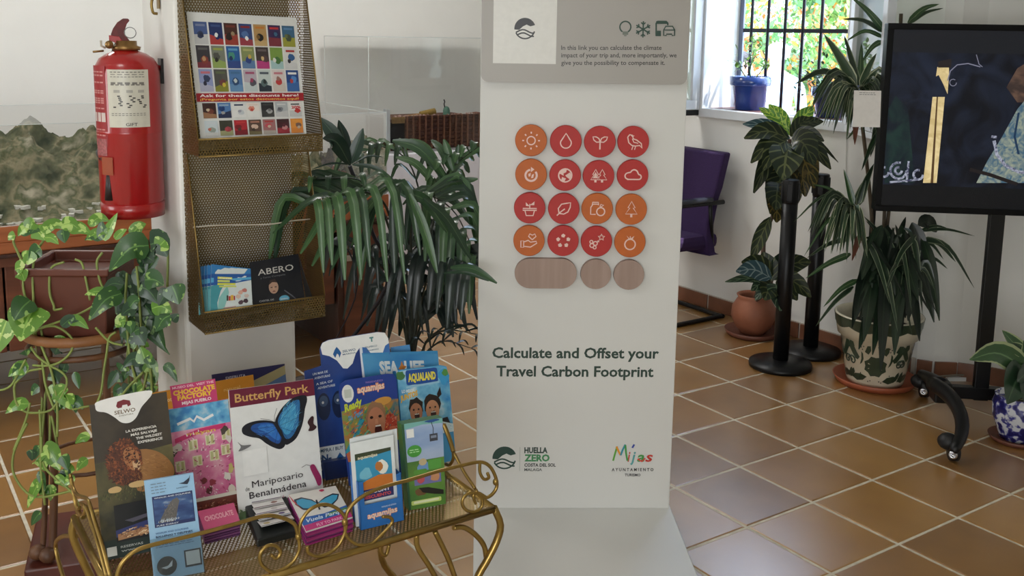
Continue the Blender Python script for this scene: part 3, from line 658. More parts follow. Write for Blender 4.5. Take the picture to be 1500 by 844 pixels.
for r_ in range(4):
    for c_ in range(4):
        k = names[r_][c_]; p = atp(xs[r_][c_], rows[r_][c_], K0+kn*th, kn)-kn*th; q = M(); mm = ORG if k in orange else RED
        q.lathe([(rad, .006), (rad, th-.0015), (rad-.0015, th), (0, th)], p, mm, 40, False, kn); q.lathe([(.012, .0005), (.012, .006)], p, mm, 10, False, kn, False)
        o = q.build('icon_disc', kio); o['label'] = '%s disc with a %s' % ('orange' if k in orange else 'red', desc[k])
        z = rad; b_ = p+kn*(th+.0001); S = Sheet(b_-ku*z-UP*z, b_+ku*z-UP*z, b_+ku*z+UP*z, b_-ku*z+UP*z); icon(S, k); S.M.build('icon', o)
for x0, x1, y_ in ((754, 845, 401), (850, 896, 402), (899, 944, 403)):
    a = atp(x0, y_, K0+kn*th, kn); b = atp(x1, y_, K0+kn*th, kn); L_ = (b-a).length; R_ = rad*.985; cc = (a+b)/2-kn*th; h = L_/2-R_ if L_ > .12 else 0
    P_ = [(h+R_*cos(w), R_*sin(w)) for w in [-pi/2+pi*i/16 for i in range(17)]]+[(-h+R_*cos(w), R_*sin(w)) for w in [pi/2+pi*i/16 for i in range(17)]]
    q = M(); q.prism(P_, lambda x, z: cc+ku*x+UP*z+kn*th, lambda x, z: cc+ku*x+UP*z+kn*.0008, WOOD); o = q.build('wooden_disc', kio, bevel=.001); o['label'] = 'wide wooden pill-shaped plate' if h else 'plain round wooden disc'
# ---------------- television on its wheeled stand ----------------
tu = V((.752, -.66, 0)).normalized(); tn = V((-.66, -.752, 0)).normalized()
T0 = atd(1280.5, 310, 3.95); TW_, TH_ = 1.29, .70; T0.z = atd(1281, 308.5, 3.95).z
TH_ = atp(1288, 33.5, T0, tn).z-T0.z
tfr = lambda a, b, z: T0+tu*a+tn*b+UP*z
tv = thing('television', 'large black-framed flat television showing a dark picture with a blue robe', 'television', T0+tu*TW_/2-UP*0)
tvb = mat('tv_plastic', (9, 9, 11), .42, 0, .05, 20); tvb.node_tree.nodes['Principled BSDF'].inputs['Specular IOR Level'].default_value = .15; q = M(tfr)
q.box((TW_/2, -.03, TH_/2), (TW_, .055, TH_), tvb); q.build('body', tv, bevel=.004)
bz = .024; bb_ = .085; q = M(tfr)
for c_, d_ in (((TW_/2, .0, TH_-bz/2), (TW_, .012, bz)), ((TW_/2, .0, bz/2), (TW_, .012, bz)), ((bz/2, .0, TH_/2), (bz, .012, TH_-2*bz)), ((TW_-bz/2, .0, TH_/2), (bz, .012, TH_-2*bz))): q.box(c_, d_, tvb)
q.build('bezel', tv, bevel=.002)
def screen_mat(rgb, e=.8, n=None):
    k = 'screen_%02x%02x%02x' % tuple(rgb)
    if k in _mc: return _mc[k]
    m = mat(k, rgb, .2, 0, 0); b = m.node_tree.nodes['Principled BSDF']; b.inputs['Base Color'].default_value = (.004, .004, .005, 1)
    b.inputs['Emission Color'].default_value = lin(rgb); b.inputs['Emission Strength'].default_value = e; b.inputs['Roughness'].default_value = .25; b.inputs['Specular IOR Level'].default_value = .25
    if n:
        nt = m.node_tree; N = nt.nodes; L = nt.links; t = N.new('ShaderNodeTexCoord'); z = N.new('ShaderNodeTexNoise'); z.inputs['Scale'].default_value = n[0]; z.inputs['Detail'].default_value = 5; z.inputs['Distortion'].default_value = 1.5; L.new(t.outputs['Object'], z.inputs[0])
        r = N.new('ShaderNodeValToRGB'); r.color_ramp.elements[0].position = .38; r.color_ramp.elements[1].position = .66; r.color_ramp.elements[0].color = lin(rgb); r.color_ramp.elements[1].color = lin(n[1]); L.new(z.outputs[0], r.inputs[0]); L.new(r.outputs[0], b.inputs['Emission Color'])
    return m
S = Sheet(tfr(bz, .002, bz), tfr(TW_-bz, .002, bz), tfr(TW_-bz, .002, TH_-bz), tfr(bz, .002, TH_-bz))
tuv = mkuv(tfr(bz, .002, bz), tn, tu, TW_-2*bz, TH_-2*bz, T0.z+bz)
def tp(pts, m): S.poly([tuv(*p) for p in pts], m)
S.rect(0, 0, 1, 1, screen_mat((34, 36, 42), .55))
a = tuv(1292, 270)[1]; b = tuv(1300, 76)[1]; S.rect(0, a, 1, b, screen_mat((12, 14, 22), .8, (6, (30, 37, 54))))
S.rect(0, 0, 1, a, screen_mat((22, 23, 26), .5))
cream = screen_mat((206, 182, 126), .85, (20, (236, 214, 160)))
tp([(1352, 268), (1362, 180), (1366, 142), (1384, 142), (1372, 268)], cream); tp([(1371, 112), (1373, 98), (1390, 98), (1390, 112), (1388, 138), (1382, 124), (1375, 110)], cream)
tp([(1363, 268), (1372, 142), (1374, 142), (1367, 268)], screen_mat((90, 66, 40), .8)); tp([(1374, 90), (1394, 86), (1393, 99), (1374, 99)], screen_mat((40, 34, 34), .8))
tp([(1296, 170), (1312, 140), (1330, 160), (1340, 268), (1296, 268)], screen_mat((16, 24, 34), .9, (9, (26, 48, 44))))
silver = screen_mat((176, 180, 196), .8, (60, (60, 60, 90)))
for cx_, cy_, r_ in ((1316, 250, 12), (1316, 250, 5), (1295, 252, 7), (1345, 256, 7)):
    S.line([tuv(cx_+r_*cos(w), cy_+r_*sin(w)) for w in [i*.5 for i in range(11)]], .009, silver)
S.line([tuv(1328, 267), tuv(1331, 236)], .008, silver); S.line([tuv(1303, 267), tuv(1345, 263)], .008, silver)
lav = screen_mat((150, 150, 170), .6)
S.line([tuv(x, y_) for x, y_ in ((1388, 118), (1392, 104), (1402, 95), (1418, 93), (1436, 98))], .004, lav); S.line([tuv(1396+5*cos(w), 121+5*sin(w)) for w in [i*.6 for i in range(10)]], .003, lav); S.line([tuv(1430, 80), tuv(1434, 94), tuv(1439, 98)], .003, lav)
halo = screen_mat((60, 48, 44), .8, (14, (110, 84, 70))); tp([(1474, 128), (1490, 100), (1540, 70), (1560, 150), (1500, 150), (1490, 150)], halo)
robe = screen_mat((70, 100, 120), .85, (34, (150, 158, 140)))
tp([(1430, 268), (1446, 236), (1468, 200), (1490, 160), (1500, 148), (1530, 150), (1560, 180), (1590, 268)], robe)
S.line([tuv(x, y_) for x, y_ in ((1456, 206), (1460, 226), (1472, 242), (1492, 252), (1520, 254))], .012, silver); S.line([tuv(x, y_) for x, y_ in ((1492, 165), (1486, 200), (1492, 226))], .008, screen_mat((30, 56, 84), .8))
S.line([tuv(x, y_) for x, y_ in ((1420, 248), (1450, 256), (1490, 270))], .014, screen_mat((34, 28, 28), .8)); S.line([tuv(1452, 200), tuv(1460, 201)], .01, silver)
S.line([tuv(x, y_) for x, y_ in ((1510, 160), (1512, 200), (1530, 240))], .010, screen_mat((190, 170, 110), .8)); tp([(1512, 150), (1508, 120), (1530, 110), (1548, 124), (1544, 150)], screen_mat((120, 84, 66), .8))
S.M.build('screen', tv)
# paper with a code taped over the left bezel
c0 = [atp(*p, T0+tn*.012, tn) for p in ((1249, 186), (1289, 186.5), (1291, 133), (1251, 132.5))]
paper = pm((228, 224, 220), .6); q = M(); q.slab(c0, -tn*.0008, paper); pp = q.build('code_sheet', loc=c0[0]); tag(pp, 'small white paper sheet taped over the left edge of the television', 'paper')
S = Sheet(*c0); S.lines(.2, .93, .8, 2, .05, .02, (150, 148, 146)); S.M.build('print', pp)
# stand
st = thing('television_stand', 'black wheeled steel stand under the television with a crossbar and curved foot', 'stand', atz(1440, 600, 0))
hub = atz(1378, 572, .11); hubR = hub+tu*.75; backO = -tn
pole = atp(1437, 560, hub, tn); pxy = V((pole.x, pole.y, 0))
for k in (0, 1): q = M(); b_ = pxy+tu*.34*k; q.box(b_+UP*.77, (.058, .032, 1.38), black_m, Matrix.Rotation(math.atan2(tu.y, tu.x), 3, 'Z')); q.build('upright', st, bevel=.003)
q = M(); q.tube((hub, hubR), .0, black_m, 4); q = M(); mid = (hub+hubR)/2; q.box(mid, (.75, .04, .05), black_m, Matrix.Rotation(math.atan2(tu.y, tu.x), 3, 'Z')); q.build('crossbar', st, bevel=.003)
q = M(); q.box(pxy+tu*.17+UP*1.2+tn*.03, (.52, .03, .34), black_m, Matrix.Rotation(math.atan2(tu.y, tu.x), 3, 'Z')); q.build('mounting_plate', st)
rub = mat('black_rubber', (22, 22, 24), .5, 0, .1, 20); chrome = mat('chrome', (200, 200, 205), .15, 1, 0)
def caster(p, st):
    o = M(); o.lathe([(.010, -.004), (.034, -.004), (.036, .012), (.036, .026), (.030, .030), (0, .030)], p+V((-.012, -.012, .038)), rub, 20, True, tu+V((0, 0, .01))); o.ball(p+UP*.062+tn*-.015, .04, rub, 12, 8, (1, 1, .8)); k = o.build('caster', st)
    o = M(); c = p+V((-.012, -.012, .038)); R_ = tn*.9-tu*.3; R_.normalize(); o.lathe([(.016, .0), (.016, .004), (.008, .005), (.008, .002), (0, .002)], c+tn*.036, chrome, 16, True, R_); o.build('hub_cap', k)
FT = [(1366, 562, .135), (1384, 574, .14), (1400, 592, .13), (1409, 615, .11), (1408, 638, .085), (1400, 655, .07), (1396, 662, .055)]
for s, hb in ((0, hub), (1, hubR)):
    pts = [atz(*p)+(hb-hub) for p in FT]; q = M(); q.tube(curve(pts, 14), [.03, .032, .031, .03, .029, .028, .027, .026, .025, .024, .022, .021, .019, .017, .014], black_m, 12); q.build('front_foot', st)
    c_ = atz(1389, 672)+(hb-hub); caster(V((c_.x, c_.y, 0)), st)
    bk = atz(1350, 548, .10)+(hb-hub); q = M(); q.tube(curve([hb+UP*.02, hb.lerp(bk, .5)+UP*.012, bk], 8), [.034, .033, .031, .03, .028, .026, .024, .022, .02], black_m, 12); q.build('rear_foot', st); caster(V((bk.x, bk.y, 0)), st)
q = M(); q.box(hub+UP*.0-tu*.0+V((0, 0, .0)), (.07, .09, .085), black_m, Matrix.Rotation(math.atan2(tu.y, tu.x), 3, 'Z')); q.build('corner_bracket', st, bevel=.008)
# cable behind the stand, white duct on the floor, door stop
q = M(); a = atz(1345, 555, .05); q.tube(curve([a, atz(1395, 550, .03), atz(1420, 548, .03), atz(1440, 536, .05), atz(1462, 520, .12)], 16), .005, mat('cable_grey', (120, 112, 100), .5), 6); cb = q.build('cable', loc=a); tag(cb, 'thin grey-brown cable trailing along the wall behind the television stand', 'cable')
a = atz(1388, 558.5); b = atz(1500, 559.5); q = M(); d = (b-a); n_ = V((-d.y, d.x, 0)).normalized(); q.slab((a, b, b+UP*.018, a+UP*.018), n_*.03, frame_m); o = q.build('cable_duct', loc=a); tag(o, 'white flat plastic strip on the floor behind the television stand', 'cable duct')
a = V((4.337, 0, .0)); a = atx(1462, 471, 4.325); q = M(); q.lathe([(.0, -.012), (.012, -.012), (.014, .0), (.032, .004), (.036, .014), (.034, .026), (.02, .032), (0, .033)], a, rub, 24, True, (-.93, -.3, 0)); o = q.build('door_stop', loc=a); tag(o, 'round black rubber wall stop behind the television stand upright', 'door stop')
# ---------------- stanchions ----------------
def stanchion(c, label):
    t = thing('stanchion', label, 'barrier post', c, 'black belt barrier posts')
    q = M(); q.lathe([(.146, 0), (.148, .012), (.145, .022), (.06, .034), (.045, .036), (0, .036)], c, black_m, 40); q.build('base', t)
    q = M(); q.lathe([(.036, .03), (.036, .83), (0, .83)], c, black_m, 28); q.build('post', t)
    q = M(); fr = lambda x, y_, z: c+tu*x-tn*y_+UP*z; q.lathe([(.037, .79), (.0385, .80), (.0385, .895), (.036, .9), (0, .9)], c, black_m, 28); h = q.build('belt_head', t)
    for w in range(4): a = w*pi/2+.6; q = M(); q.box(c+V((cos(a)*.0375, sin(a)*.0375, .845)), (.01, .026, .08), black_m, Matrix.Rotation(a, 3, 'Z')); q.build('belt_clip', h, bevel=.002)
    return t
c2 = V((3.928, 3.105, .001)); c1 = atz(1161, 549)+_f0*.146; c1.z = .001; d = c1-c2
if d.length < .298: c1 = c2+d.normalized()*.298
stanchion(c1, 'black belt barrier post in front, beside the round terracotta pot')
stanchion(c2, 'black belt barrier post behind, next to the painted flowerpot')
# ---------------- chair ----------------
purple = mat('purple_fabric', (50, 28, 74), .9, 0, .12, 120, .25, 300)
t = thing('visitor_chair', 'purple fabric cantilever armchair with black frame beside the window', 'chair', (3.78, 4.0, 0))
ya, yb = 3.775, 4.225; xb, xf = 3.985, 3.50
q = M(); q.tube(curve([(xb-.02, ya, .66), (xf-.02, ya, .66), (xf-.06, ya, .62), (xf-.02, ya, .3), (xf, ya, .03), (xf+.06, ya, .014), (xb-.03, ya, .014), (xb, ya+.03, .014), (xb, yb-.03, .014), (xb-.03, yb, .014), (xf+.06, yb, .014), (xf, yb, .03), (xf-.02, yb, .3), (xf-.06, yb, .62), (xf-.02, yb, .66), (xb-.02, yb, .66)], 90), .013, black_m, 8); q.build('frame', t)
for y_ in (ya, yb): q = M(); q.box(((xb+xf)/2-.02, y_, .682), (.30, .045, .026), mat('arm_pad', (40, 44, 54), .25)); q.build('armrest', t, bevel=.01)
q = M(); q.box(((xb+xf)/2, (ya+yb)/2, .44), (.46, .40, .085), purple); q.build('seat', t, bevel=.03)
for y_ in (ya, yb): q = M(); q.tube(((xb-.12, y_, .66), (xb-.06, y_+(.03 if y_ == ya else -.03), .42)), .011, black_m, 8); q.build('side_support', t)
P_ = curve([(xb-.075, 0, .37), (xb-.09, 0, .50), (xb-.055, 0, .72), (xb-.01, 0, .93)], 10); q = M(); vs = []; fs = []
ny = 9
for i, p in enumerate(P_):
    hw = (yb-ya)/2*(.92+.06*abs(i-4)/5+(.05 if i > 6 else 0)); cxx = []
    for j in range(ny+1): a = -1+2*j/ny; vs.append(V((p.x-.028-(.03*(a*a))*0+.025*(1-a*a)*-1, (ya+yb)/2+hw*a, p.z)))
    for j in range(ny+1): a = -1+2*j/ny; vs.append(V((p.x+.030, (ya+yb)/2+hw*a*.98, p.z)))
n_ = 2*(ny+1)
for i in range(len(P_)-1):
    b_ = i*n_
    for j in range(ny): fs.append((b_+j, b_+j+1, b_+n_+j+1, b_+n_+j)); fs.append((b_+ny+1+j+1, b_+ny+1+j, b_+n_+ny+1+j, b_+n_+ny+1+j+1))
    fs.append((b_, b_+n_, b_+n_+ny+1, b_+ny+1)); fs.append((b_+ny, b_+n_-1, b_+2*n_-1, b_+n_+ny))
for b_ in (0, (len(P_)-1)*n_): fs.append([b_+j for j in range(ny+1)]+[b_+n_-1-j for j in range(ny+1)])
q.add(vs, fs, purple, False); q.build('backrest', t, bevel=.012)
# ---------------- leaflet rack on the pillar ----------------
brass = perf_mat('perforated_brass', (132, 110, 66)); brass_s = mat('brass_edge', (140, 116, 66), .35, .8, .15, 12)
gold = mat('brass_wire', (156, 128, 70), .28, .85, .15, 25)
xl, xr, yb_ = .775, 1.122, 2.744
rk = thing('leaflet_rack', 'tall perforated brass leaflet rack hanging on the white pillar', 'leaflet rack', ((xl+xr)/2, yb_, .735))
q = M(); q.slab(((xl, yb_, .735), (xr, yb_, .735), (xr, yb_, 1.95), (xl, yb_, 1.95)), (0, .003, 0), brass); q.build('back_panel', rk)
tiers = [(.735, .795, 1.212, 2.60, 2.705), (1.216, 1.262, 1.70, 2.60, 2.715), (1.72, 1.77, 1.95, 2.62, 2.72)]
for z0, z1, z2, yf, yt in tiers:
    for x in (xl, xr): q = M(); q.slab(((x, yb_, z0), (x, yf, z0+.002), (x, yf, z1), (x, yt, z2)), (.0015, 0, 0), brass); q.v += [V((x, yb_, z2)), V((x+.0015, yb_, z2))]; k = len(q.v); q.f.append([k-2, 0, 3]); q.mi.append(0); q.sm.append(False); q.build('side_panel', rk)
    q = M(); q.slab(((xl, yf, z0), (xr, yf, z0), (xr, yf-.002, z1), (xl, yf-.002, z1)), (0, .0015, 0), brass); q.build('front_lip', rk)
    q = M(); q.slab(((xl, yf, z0), (xr, yf, z0), (xr, yb_, z0), (xl, yb_, z0)), (0, 0, .0015), brass); q.build('shelf', rk)
    q = M(); q.tube(((xl, yf-.001, z1), (xr, yf-.001, z1)), .003, brass_s, 6); q.tube(((xl, yf-.001, z0), (xr, yf-.001, z0)), .0022, brass_s, 6)
    q.build('rolled_edge', rk)
    for x in (xl, xr): q = M(); q.tube(((x, yf-.001, z1), (x, yt, z2)), .0022, brass_s, 6); q.build('side_edge', rk)
q = M(); q.tube(curve([aty(283, 333, 2.665), aty(320, 330, 2.655), aty(390, 329, 2.655), aty(425, 324, 2.66), aty(454, 321, 2.665)], 16), .002, mat('elastic_cord', (196, 186, 170), .7), 6); q.build('cord', rk)
# ---- generic printed sheets ----
def sheet(name, label, cat, cn, th=.0012, base=(236, 234, 230), group=None, back=None, rough=.35, poly=None):
    """cn = bl, br, tr, tl; builds a thin slab and returns (object, Sheet for its print)"""
    cn = [V(p) for p in cn]; n = (cn[1]-cn[0]).cross(cn[3]-cn[0]).normalized(); q = M()
    m_ = pm(base, rough) if isinstance(base, tuple) else base
    if poly:
        S0 = Sheet(*cn); q.prism(poly, lambda u, v: S0.P(u, v), lambda u, v: S0.P(u, v)-n*th, m_)
    elif abs((cn[2]-cn[0]).dot(n)) > 2e-4:
        S0 = Sheet(*cn); G = [(i/6, j/6) for j in range(7) for i in range(7)]; vs = [S0.P(*g_) for g_ in G]+[S0.P(*g_)-n*th for g_ in G]
        fs = [f for j in range(6) for i in range(6) for a in (j*7+i,) for f in ((a, a+1, a+8, a+7), (a+56, a+57, a+50, a+49))]
        rim = [i for i in range(7)]+[7*j+6 for j in range(1, 7)]+[42+i for i in range(5, -1, -1)]+[7*j for j in range(5, 0, -1)]
        fs += [(a, a+49, b+49, b) for a, b in zip(rim, rim[1:]+rim[:1])]; q.add(vs, fs, m_)
    else: q.slab(cn, -n*th, m_)
    o = q.build(name, loc=(cn[0]+cn[1])/2); tag(o, label, cat, group); return o, Sheet(*cn)
def fin(o, S, name='print'):
    if S.M.f: S.M.build(name, o)
def Q(bl, br, tr, tl, z0=.451, lean=15):
    """standing card: bottom edge on the table at height z0, leaning back"""
    a = atz(bl[0], bl[1], z0); b = atz(br[0], br[1], z0); u = (b-a); nh = V((u.y, -u.x, 0)).normalized()
    if nh.dot(_f0) > 0: nh = -nh
    L_ = radians(lean); N = nh*cos(L_)+UP*sin(L_); return [a, b, atp(tr[0], tr[1], a, N), atp(tl[0], tl[1], a, N)]
# discount poster
cn = [aty(294, 203, 2.632), aty(449, 197, 2.632), aty(434, 26, 2.728), aty(273, 17, 2.728)]
o, S = sheet('discount_poster', 'white poster of small leaflet covers with a red discount banner in the rack', 'poster', cn, .0008, (222, 222, 218), rough=.15)
def cover(S, u0, v0, u1, v1, seed, c):
    g = random.Random(seed); S.rect(u0, v0, u1, v1, c[0]); w = u1-u0; h = v1-v0
    k = S.k
    S.poly([(u0, v0), (u1, v0), (u1, v0+h*(.2+.3*g.random())), (u0, v0+h*(.2+.3*g.random()))], c[1], k=k+1)
    S.blob(u0+w*(.3+.4*g.random()), v0+h*(.35+.25*g.random()), w*.3, h*.2, c[2], seed, k=k+2)
    S.blob(u0+w*(.3+.4*g.random()), v0+h*(.3+.3*g.random()), w*.16, h*.12, c[3], seed+9, k=k+3)
    S.rect(u0+w*.15, v1-h*.2, u1-w*.15, v1-h*.1, c[4], k=k+2); S.k = k
WH = (226, 226, 222)
cols = [[((70, 90, 140), (190, 190, 190), (50, 60, 90), (30, 40, 70), (120, 130, 160)), ((34, 50, 100), (170, 60, 60), (30, 40, 90), WH, (60, 80, 130)), ((70, 40, 34), (150, 60, 50), (40, 28, 24), (150, 130, 100), (110, 50, 40)), ((50, 70, 120), (150, 60, 70), (80, 110, 160), WH, (130, 40, 50)), ((176, 140, 90), (190, 160, 110), (30, 26, 24), (120, 90, 50), (190, 120, 50)), ((60, 40, 80), (120, 50, 60), (40, 40, 80), (60, 100, 130), (180, 50, 50)), ((60, 100, 130), (150, 150, 60), (70, 80, 60), (100, 110, 70), (90, 130, 170))],
[((56, 54, 60), (120, 50, 60), (130, 60, 50), (180, 140, 100), (90, 90, 90)), ((120, 124, 110), (140, 160, 90), (80, 80, 74), (40, 40, 36), (150, 160, 80)), ((40, 90, 150), (50, 70, 130), (70, 140, 120), (30, 50, 90), (90, 150, 190)), ((130, 140, 90), (90, 120, 160), (50, 70, 130), (190, 160, 80), (170, 170, 110)), ((60, 50, 50), (176, 60, 120), (80, 60, 60), (200, 170, 120), (100, 90, 90)), ((120, 150, 70), (160, 190, 190), (70, 110, 60), (210, 210, 200), (120, 150, 70)), ((210, 210, 206), (200, 200, 200), (50, 90, 140), (40, 40, 50), (160, 50, 50))],
[((140, 150, 190), (170, 170, 190), (50, 60, 90), (40, 40, 60), (190, 110, 120)), ((80, 80, 74), (130, 130, 50), (110, 60, 60), (190, 170, 60), (90, 100, 70)), ((80, 120, 170), (100, 140, 180), (40, 70, 110), (190, 200, 200), (70, 110, 150)), ((180, 170, 180), (190, 200, 200), (80, 80, 90), (150, 60, 90), (160, 80, 110)), ((190, 200, 196), (40, 50, 60), (90, 110, 110), (40, 50, 50), (70, 80, 90)), ((210, 200, 196), (200, 190, 180), (180, 60, 60), (150, 110, 100), (190, 120, 130)), ((36, 70, 130), (60, 100, 160), (80, 130, 190), (170, 60, 60), WH)],
[((60, 36, 34), (150, 110, 80), (110, 60, 50), (200, 180, 150), (50, 30, 30)), ((80, 120, 170), (40, 50, 80), (30, 60, 110), (150, 150, 150), (150, 170, 190)), ((216, 216, 214), (220, 220, 218), (190, 196, 200), (150, 150, 160), (40, 50, 80)), ((224, 214, 206), (220, 220, 216), (210, 130, 110), (180, 70, 60), (216, 200, 190)), ((40, 40, 44), (60, 60, 60), (160, 160, 160), (110, 110, 110), (60, 60, 60)), ((170, 174, 176), (190, 190, 190), (120, 124, 130), (90, 90, 96), (200, 200, 200)), ((222, 220, 216), (190, 190, 190), (180, 50, 50), (222, 220, 216), (90, 90, 90))],
[((196, 206, 210), (200, 200, 196), (150, 160, 150), (190, 110, 90), (200, 206, 210)), ((60, 60, 50), (150, 150, 110), (160, 60, 70), (180, 70, 80), (60, 60, 50)), ((170, 40, 50), (120, 30, 40), (120, 30, 36), (80, 60, 50), (190, 60, 60)), ((90, 70, 60), (110, 100, 70), (210, 180, 160), (60, 50, 40), (170, 120, 100)), ((160, 110, 110), (170, 160, 150), (190, 80, 90), (200, 180, 160), (170, 60, 60)), ((70, 34, 40), (150, 50, 60), (190, 130, 130), (90, 40, 50), (60, 40, 40)), ((216, 140, 60), (210, 130, 60), (120, 90, 80), (190, 170, 150), (220, 150, 70))]]
for r_, (v0, v1) in enumerate(((.745, .925), (.555, .735), (.365, .545), (.155, .275), (.015, .135))):
    for c_ in range(7):
        u0 = .045+c_*.134; cover(S, u0, v0, u0+.119, v1, r_*7+c_, cols[r_][c_])
S.k += 8; S.rect(.0, .285, 1, .352, (158, 34, 44))
S.text('Ask for these discounts here!', .03, .322, .95, .022, (236, 226, 222), .02); S.text('\u00a1Pregunta por estos descuentos aqu\u00ed!', .03, .295, .95, .017, (232, 190, 90), .015)
S.text('20%', .87, .22, .96, .022, (190, 40, 50), .03); fin(o, S)
# blue holiday leaflets and black magazine in the lower tier
for k in range(5):
    dx = -4.2*k; dz = .006*k; c_ = [aty(308+dx, 459+dx*-.05+k*.4, 2.612+dz), aty(370+dx, 450+k*.4, 2.612+dz), aty(367+dx, 393+k*1.1-(0 if k else 0), 2.655+dz), aty(309.5+dx-2, 387.5+k*.8, 2.655+dz)]
    if k == 0: c_[3] = aty(309.5, 387, 2.655); c_[2] = aty(367, 393.5, 2.655)
    o, S = sheet('beach_leaflet', ('front blue and white beach leaflet with yellow lettering in the lower tier of the rack', 'second beach leaflet, showing only its left strip behind the front one', 'third beach leaflet from the front, a narrow strip of it showing', 'fourth beach leaflet from the front, a narrow strip of it showing', 'rearmost beach leaflet, leftmost in the lower tier of the rack')[k], 'leaflet', c_, .0015, (214, 222, 220), 'beach leaflets in the lower tier')
    S.poly([(0, .78), (1, .84), (1, 1), (0, 1)], (54, 126, 186)); S.poly([(0, .56), (.5, .6), (1, .70), (1, .86), (0, .80)], (40, 90, 160)); S.poly([(0, .62), (1, .72), (1, .78), (.5, .72), (0, .72)], (90, 170, 210))
    S.poly([(0, 0), (.0, .55), (.35, .62), (.24, .45), (.16, .2), (.18, 0)], (70, 150, 160)); S.poly([(.16, 0), (.2, .3), (.4, .56), (.44, .4), (.34, .1), (.36, 0)], (140, 196, 190))
    if k == 0:
        S.rect(.16, .70, .52, .75, (220, 220, 90)); S.rect(.16, .635, .46, .68, (206, 214, 110)); S.rect(.16, .57, .60, .615, (216, 216, 80)); S.rect(.2, .52, .62, .555, (206, 214, 110)); S.text('Costa', .2, .71, .5, .03, (240, 240, 230), .02)
        for a, b_, c2 in ((.72, .4, (214, 168, 150)), (.82, .44, (190, 120, 110)), (.66, .3, (220, 190, 170)), (.84, .18, (70, 50, 60)), (.72, .16, (90, 70, 80)), (.86, .3, (210, 190, 180))): S.blob(a, b_, .07, .06, c2, int(a*99))
        S.rect(.38, .22, .42, .34, (60, 60, 50)); S.rect(.43, .22, .47, .32, (190, 60, 40)); S.rect(.48, .22, .54, .34, (230, 180, 60)); S.rect(.55, .22, .58, .32, (180, 50, 40)); S.rect(.3, .06, .6, .08, (200, 150, 140))
    else: S.poly([(.02, .02), (.1, .02), (.16, .3), (.1, .5), (.02, .5)], (110, 180, 186))
    fin(o, S)
c_ = [aty(371, 451, 2.618), aty(447, 440.5, 2.618), aty(437, 372, 2.668), aty(366, 384.5, 2.668)]
o, S = sheet('magazine', 'black magazine with a pale face and silver title in the lower tier of the rack', 'magazine', c_, .003, (18, 20, 28), rough=.3)
S.text('ABERO', .14, .68, .86, .13, (196, 192, 186), .004); S.text('y Santa Compa\u00f1a', .18, .60, .68, .035, (120, 120, 124))
S.ell(.42, .38, .095, .14, (176, 140, 118)); S.poly([(.33, .44), (.36, .54), (.46, .55), (.51, .46), (.46, .48), (.40, .49)], (60, 44, 40)); S.rect(.36, .37, .40, .39, (60, 44, 40)); S.rect(.44, .37, .48, .39, (60, 44, 40)); S.poly([(.38, .28), (.46, .28), (.42, .31)], (110, 60, 54)); S.poly([(.40, .39), (.43, .39), (.44, .33), (.40, .33)], (190, 150, 126))
S.poly([(.2, 0), (.3, .22), (.4, .24), (.5, .22), (.66, .2), (.8, 0)], (26, 28, 36)); S.line([(.62, .28), (.75, .15), (.86, .02)], .003, (90, 90, 100)); S.ell(.6, .1, .1, .075, (90, 160, 190)); S.text('NUEVO', .53, .085, .67, .03, (220, 230, 230), .02); S.text('CARTEL DE', .12, .1, .4, .035, (170, 170, 170), .02); S.text('ESPECTACULO', .16, .05, .38, .02, (120, 120, 120)); fin(o, S)
c_ = [aty(449, 441, 2.625), aty(459, 439, 2.625), aty(447, 405, 2.66), aty(438, 374, 2.672)]
o, S = sheet('magazine', 'edge of a second dark magazine fanned out behind the black one', 'magazine', c_, .002, (26, 26, 30)); fin(o, S)
# ---------------- brass table ----------------
ZT = .45; tx0, tx1, ty0, ty1 = .376, 1.205, 1.825, 2.30
tb = thing('brass_table', 'low brass table with a perforated top and scrolled wire rails holding the leaflets', 'table', ((tx0+tx1)/2, (ty0+ty1)/2, 0))
q = M(); q.slab(((tx0, ty0, ZT), (tx1, ty0, ZT), (tx1, ty1, ZT), (tx0, ty1, ZT)), (0, 0, -.002), perf_mat('perforated_tabletop', (140, 120, 74), .0092, .0037)); q.build('tabletop', tb)
for a, b in (((tx0, ty0), (tx1, ty0)), ((tx1, ty0), (tx1, ty1)), ((tx1, ty1), (tx0, ty1)), ((tx0, ty1), (tx0, ty0))): q = M(); q.tube((V(a+(ZT-.004,)), V(b+(ZT-.004,))), .0085, gold, 10); q.build('edge_rail', tb)
def wire(pts, r=.0038, name='wire_scroll', n=None, tw=False): q = M(); q.tube(curve(pts, n or 6*(len(pts)-1)), r, gold, 8); return q.build(name, tb)
F = lambda pts: [aty(x, y, ty0-.001) for x, y in pts]
wire(F([(437, 786), (431, 768), (414, 759), (388, 756), (340, 769), (280, 785), (225, 798), (197, 808), (178, 826), (170, 848)]), .0042, 'wire_rail')
wire(F([(505, 765), (511, 746), (530, 728), (560, 714), (600, 703), (640, 691), (680, 681), (703, 677), (716, 682), (724, 694), (728, 710), (723, 722), (713, 729), (703, 727), (697, 718)]), .0042, 'wire_rail')
wire(F([(437, 786), (441, 764), (455, 746), (475, 739), (495, 746), (507, 763), (503, 786), (490, 805), (468, 815), (452, 810), (450, 800)]))
wire(F([(437, 786), (438, 806), (426, 826), (402, 838), (384, 828), (381, 812), (391, 800), (404, 800), (411, 809), (405, 818), (397, 813)]))
wire(F([(505, 765), (507, 784), (522, 797), (542, 797), (558, 784), (574, 766), (571, 758), (560, 757)]))
wire(F([(692+15*cos(a*.42), 736+14*sin(a*.42)) for a in range(16)])); wire(F([(703, 677), (703, 692), (709, 702), (716, 700), (714, 693)])); wire(F([(713, 729), (700, 722), (693, 727), (697, 738)]), .0035)
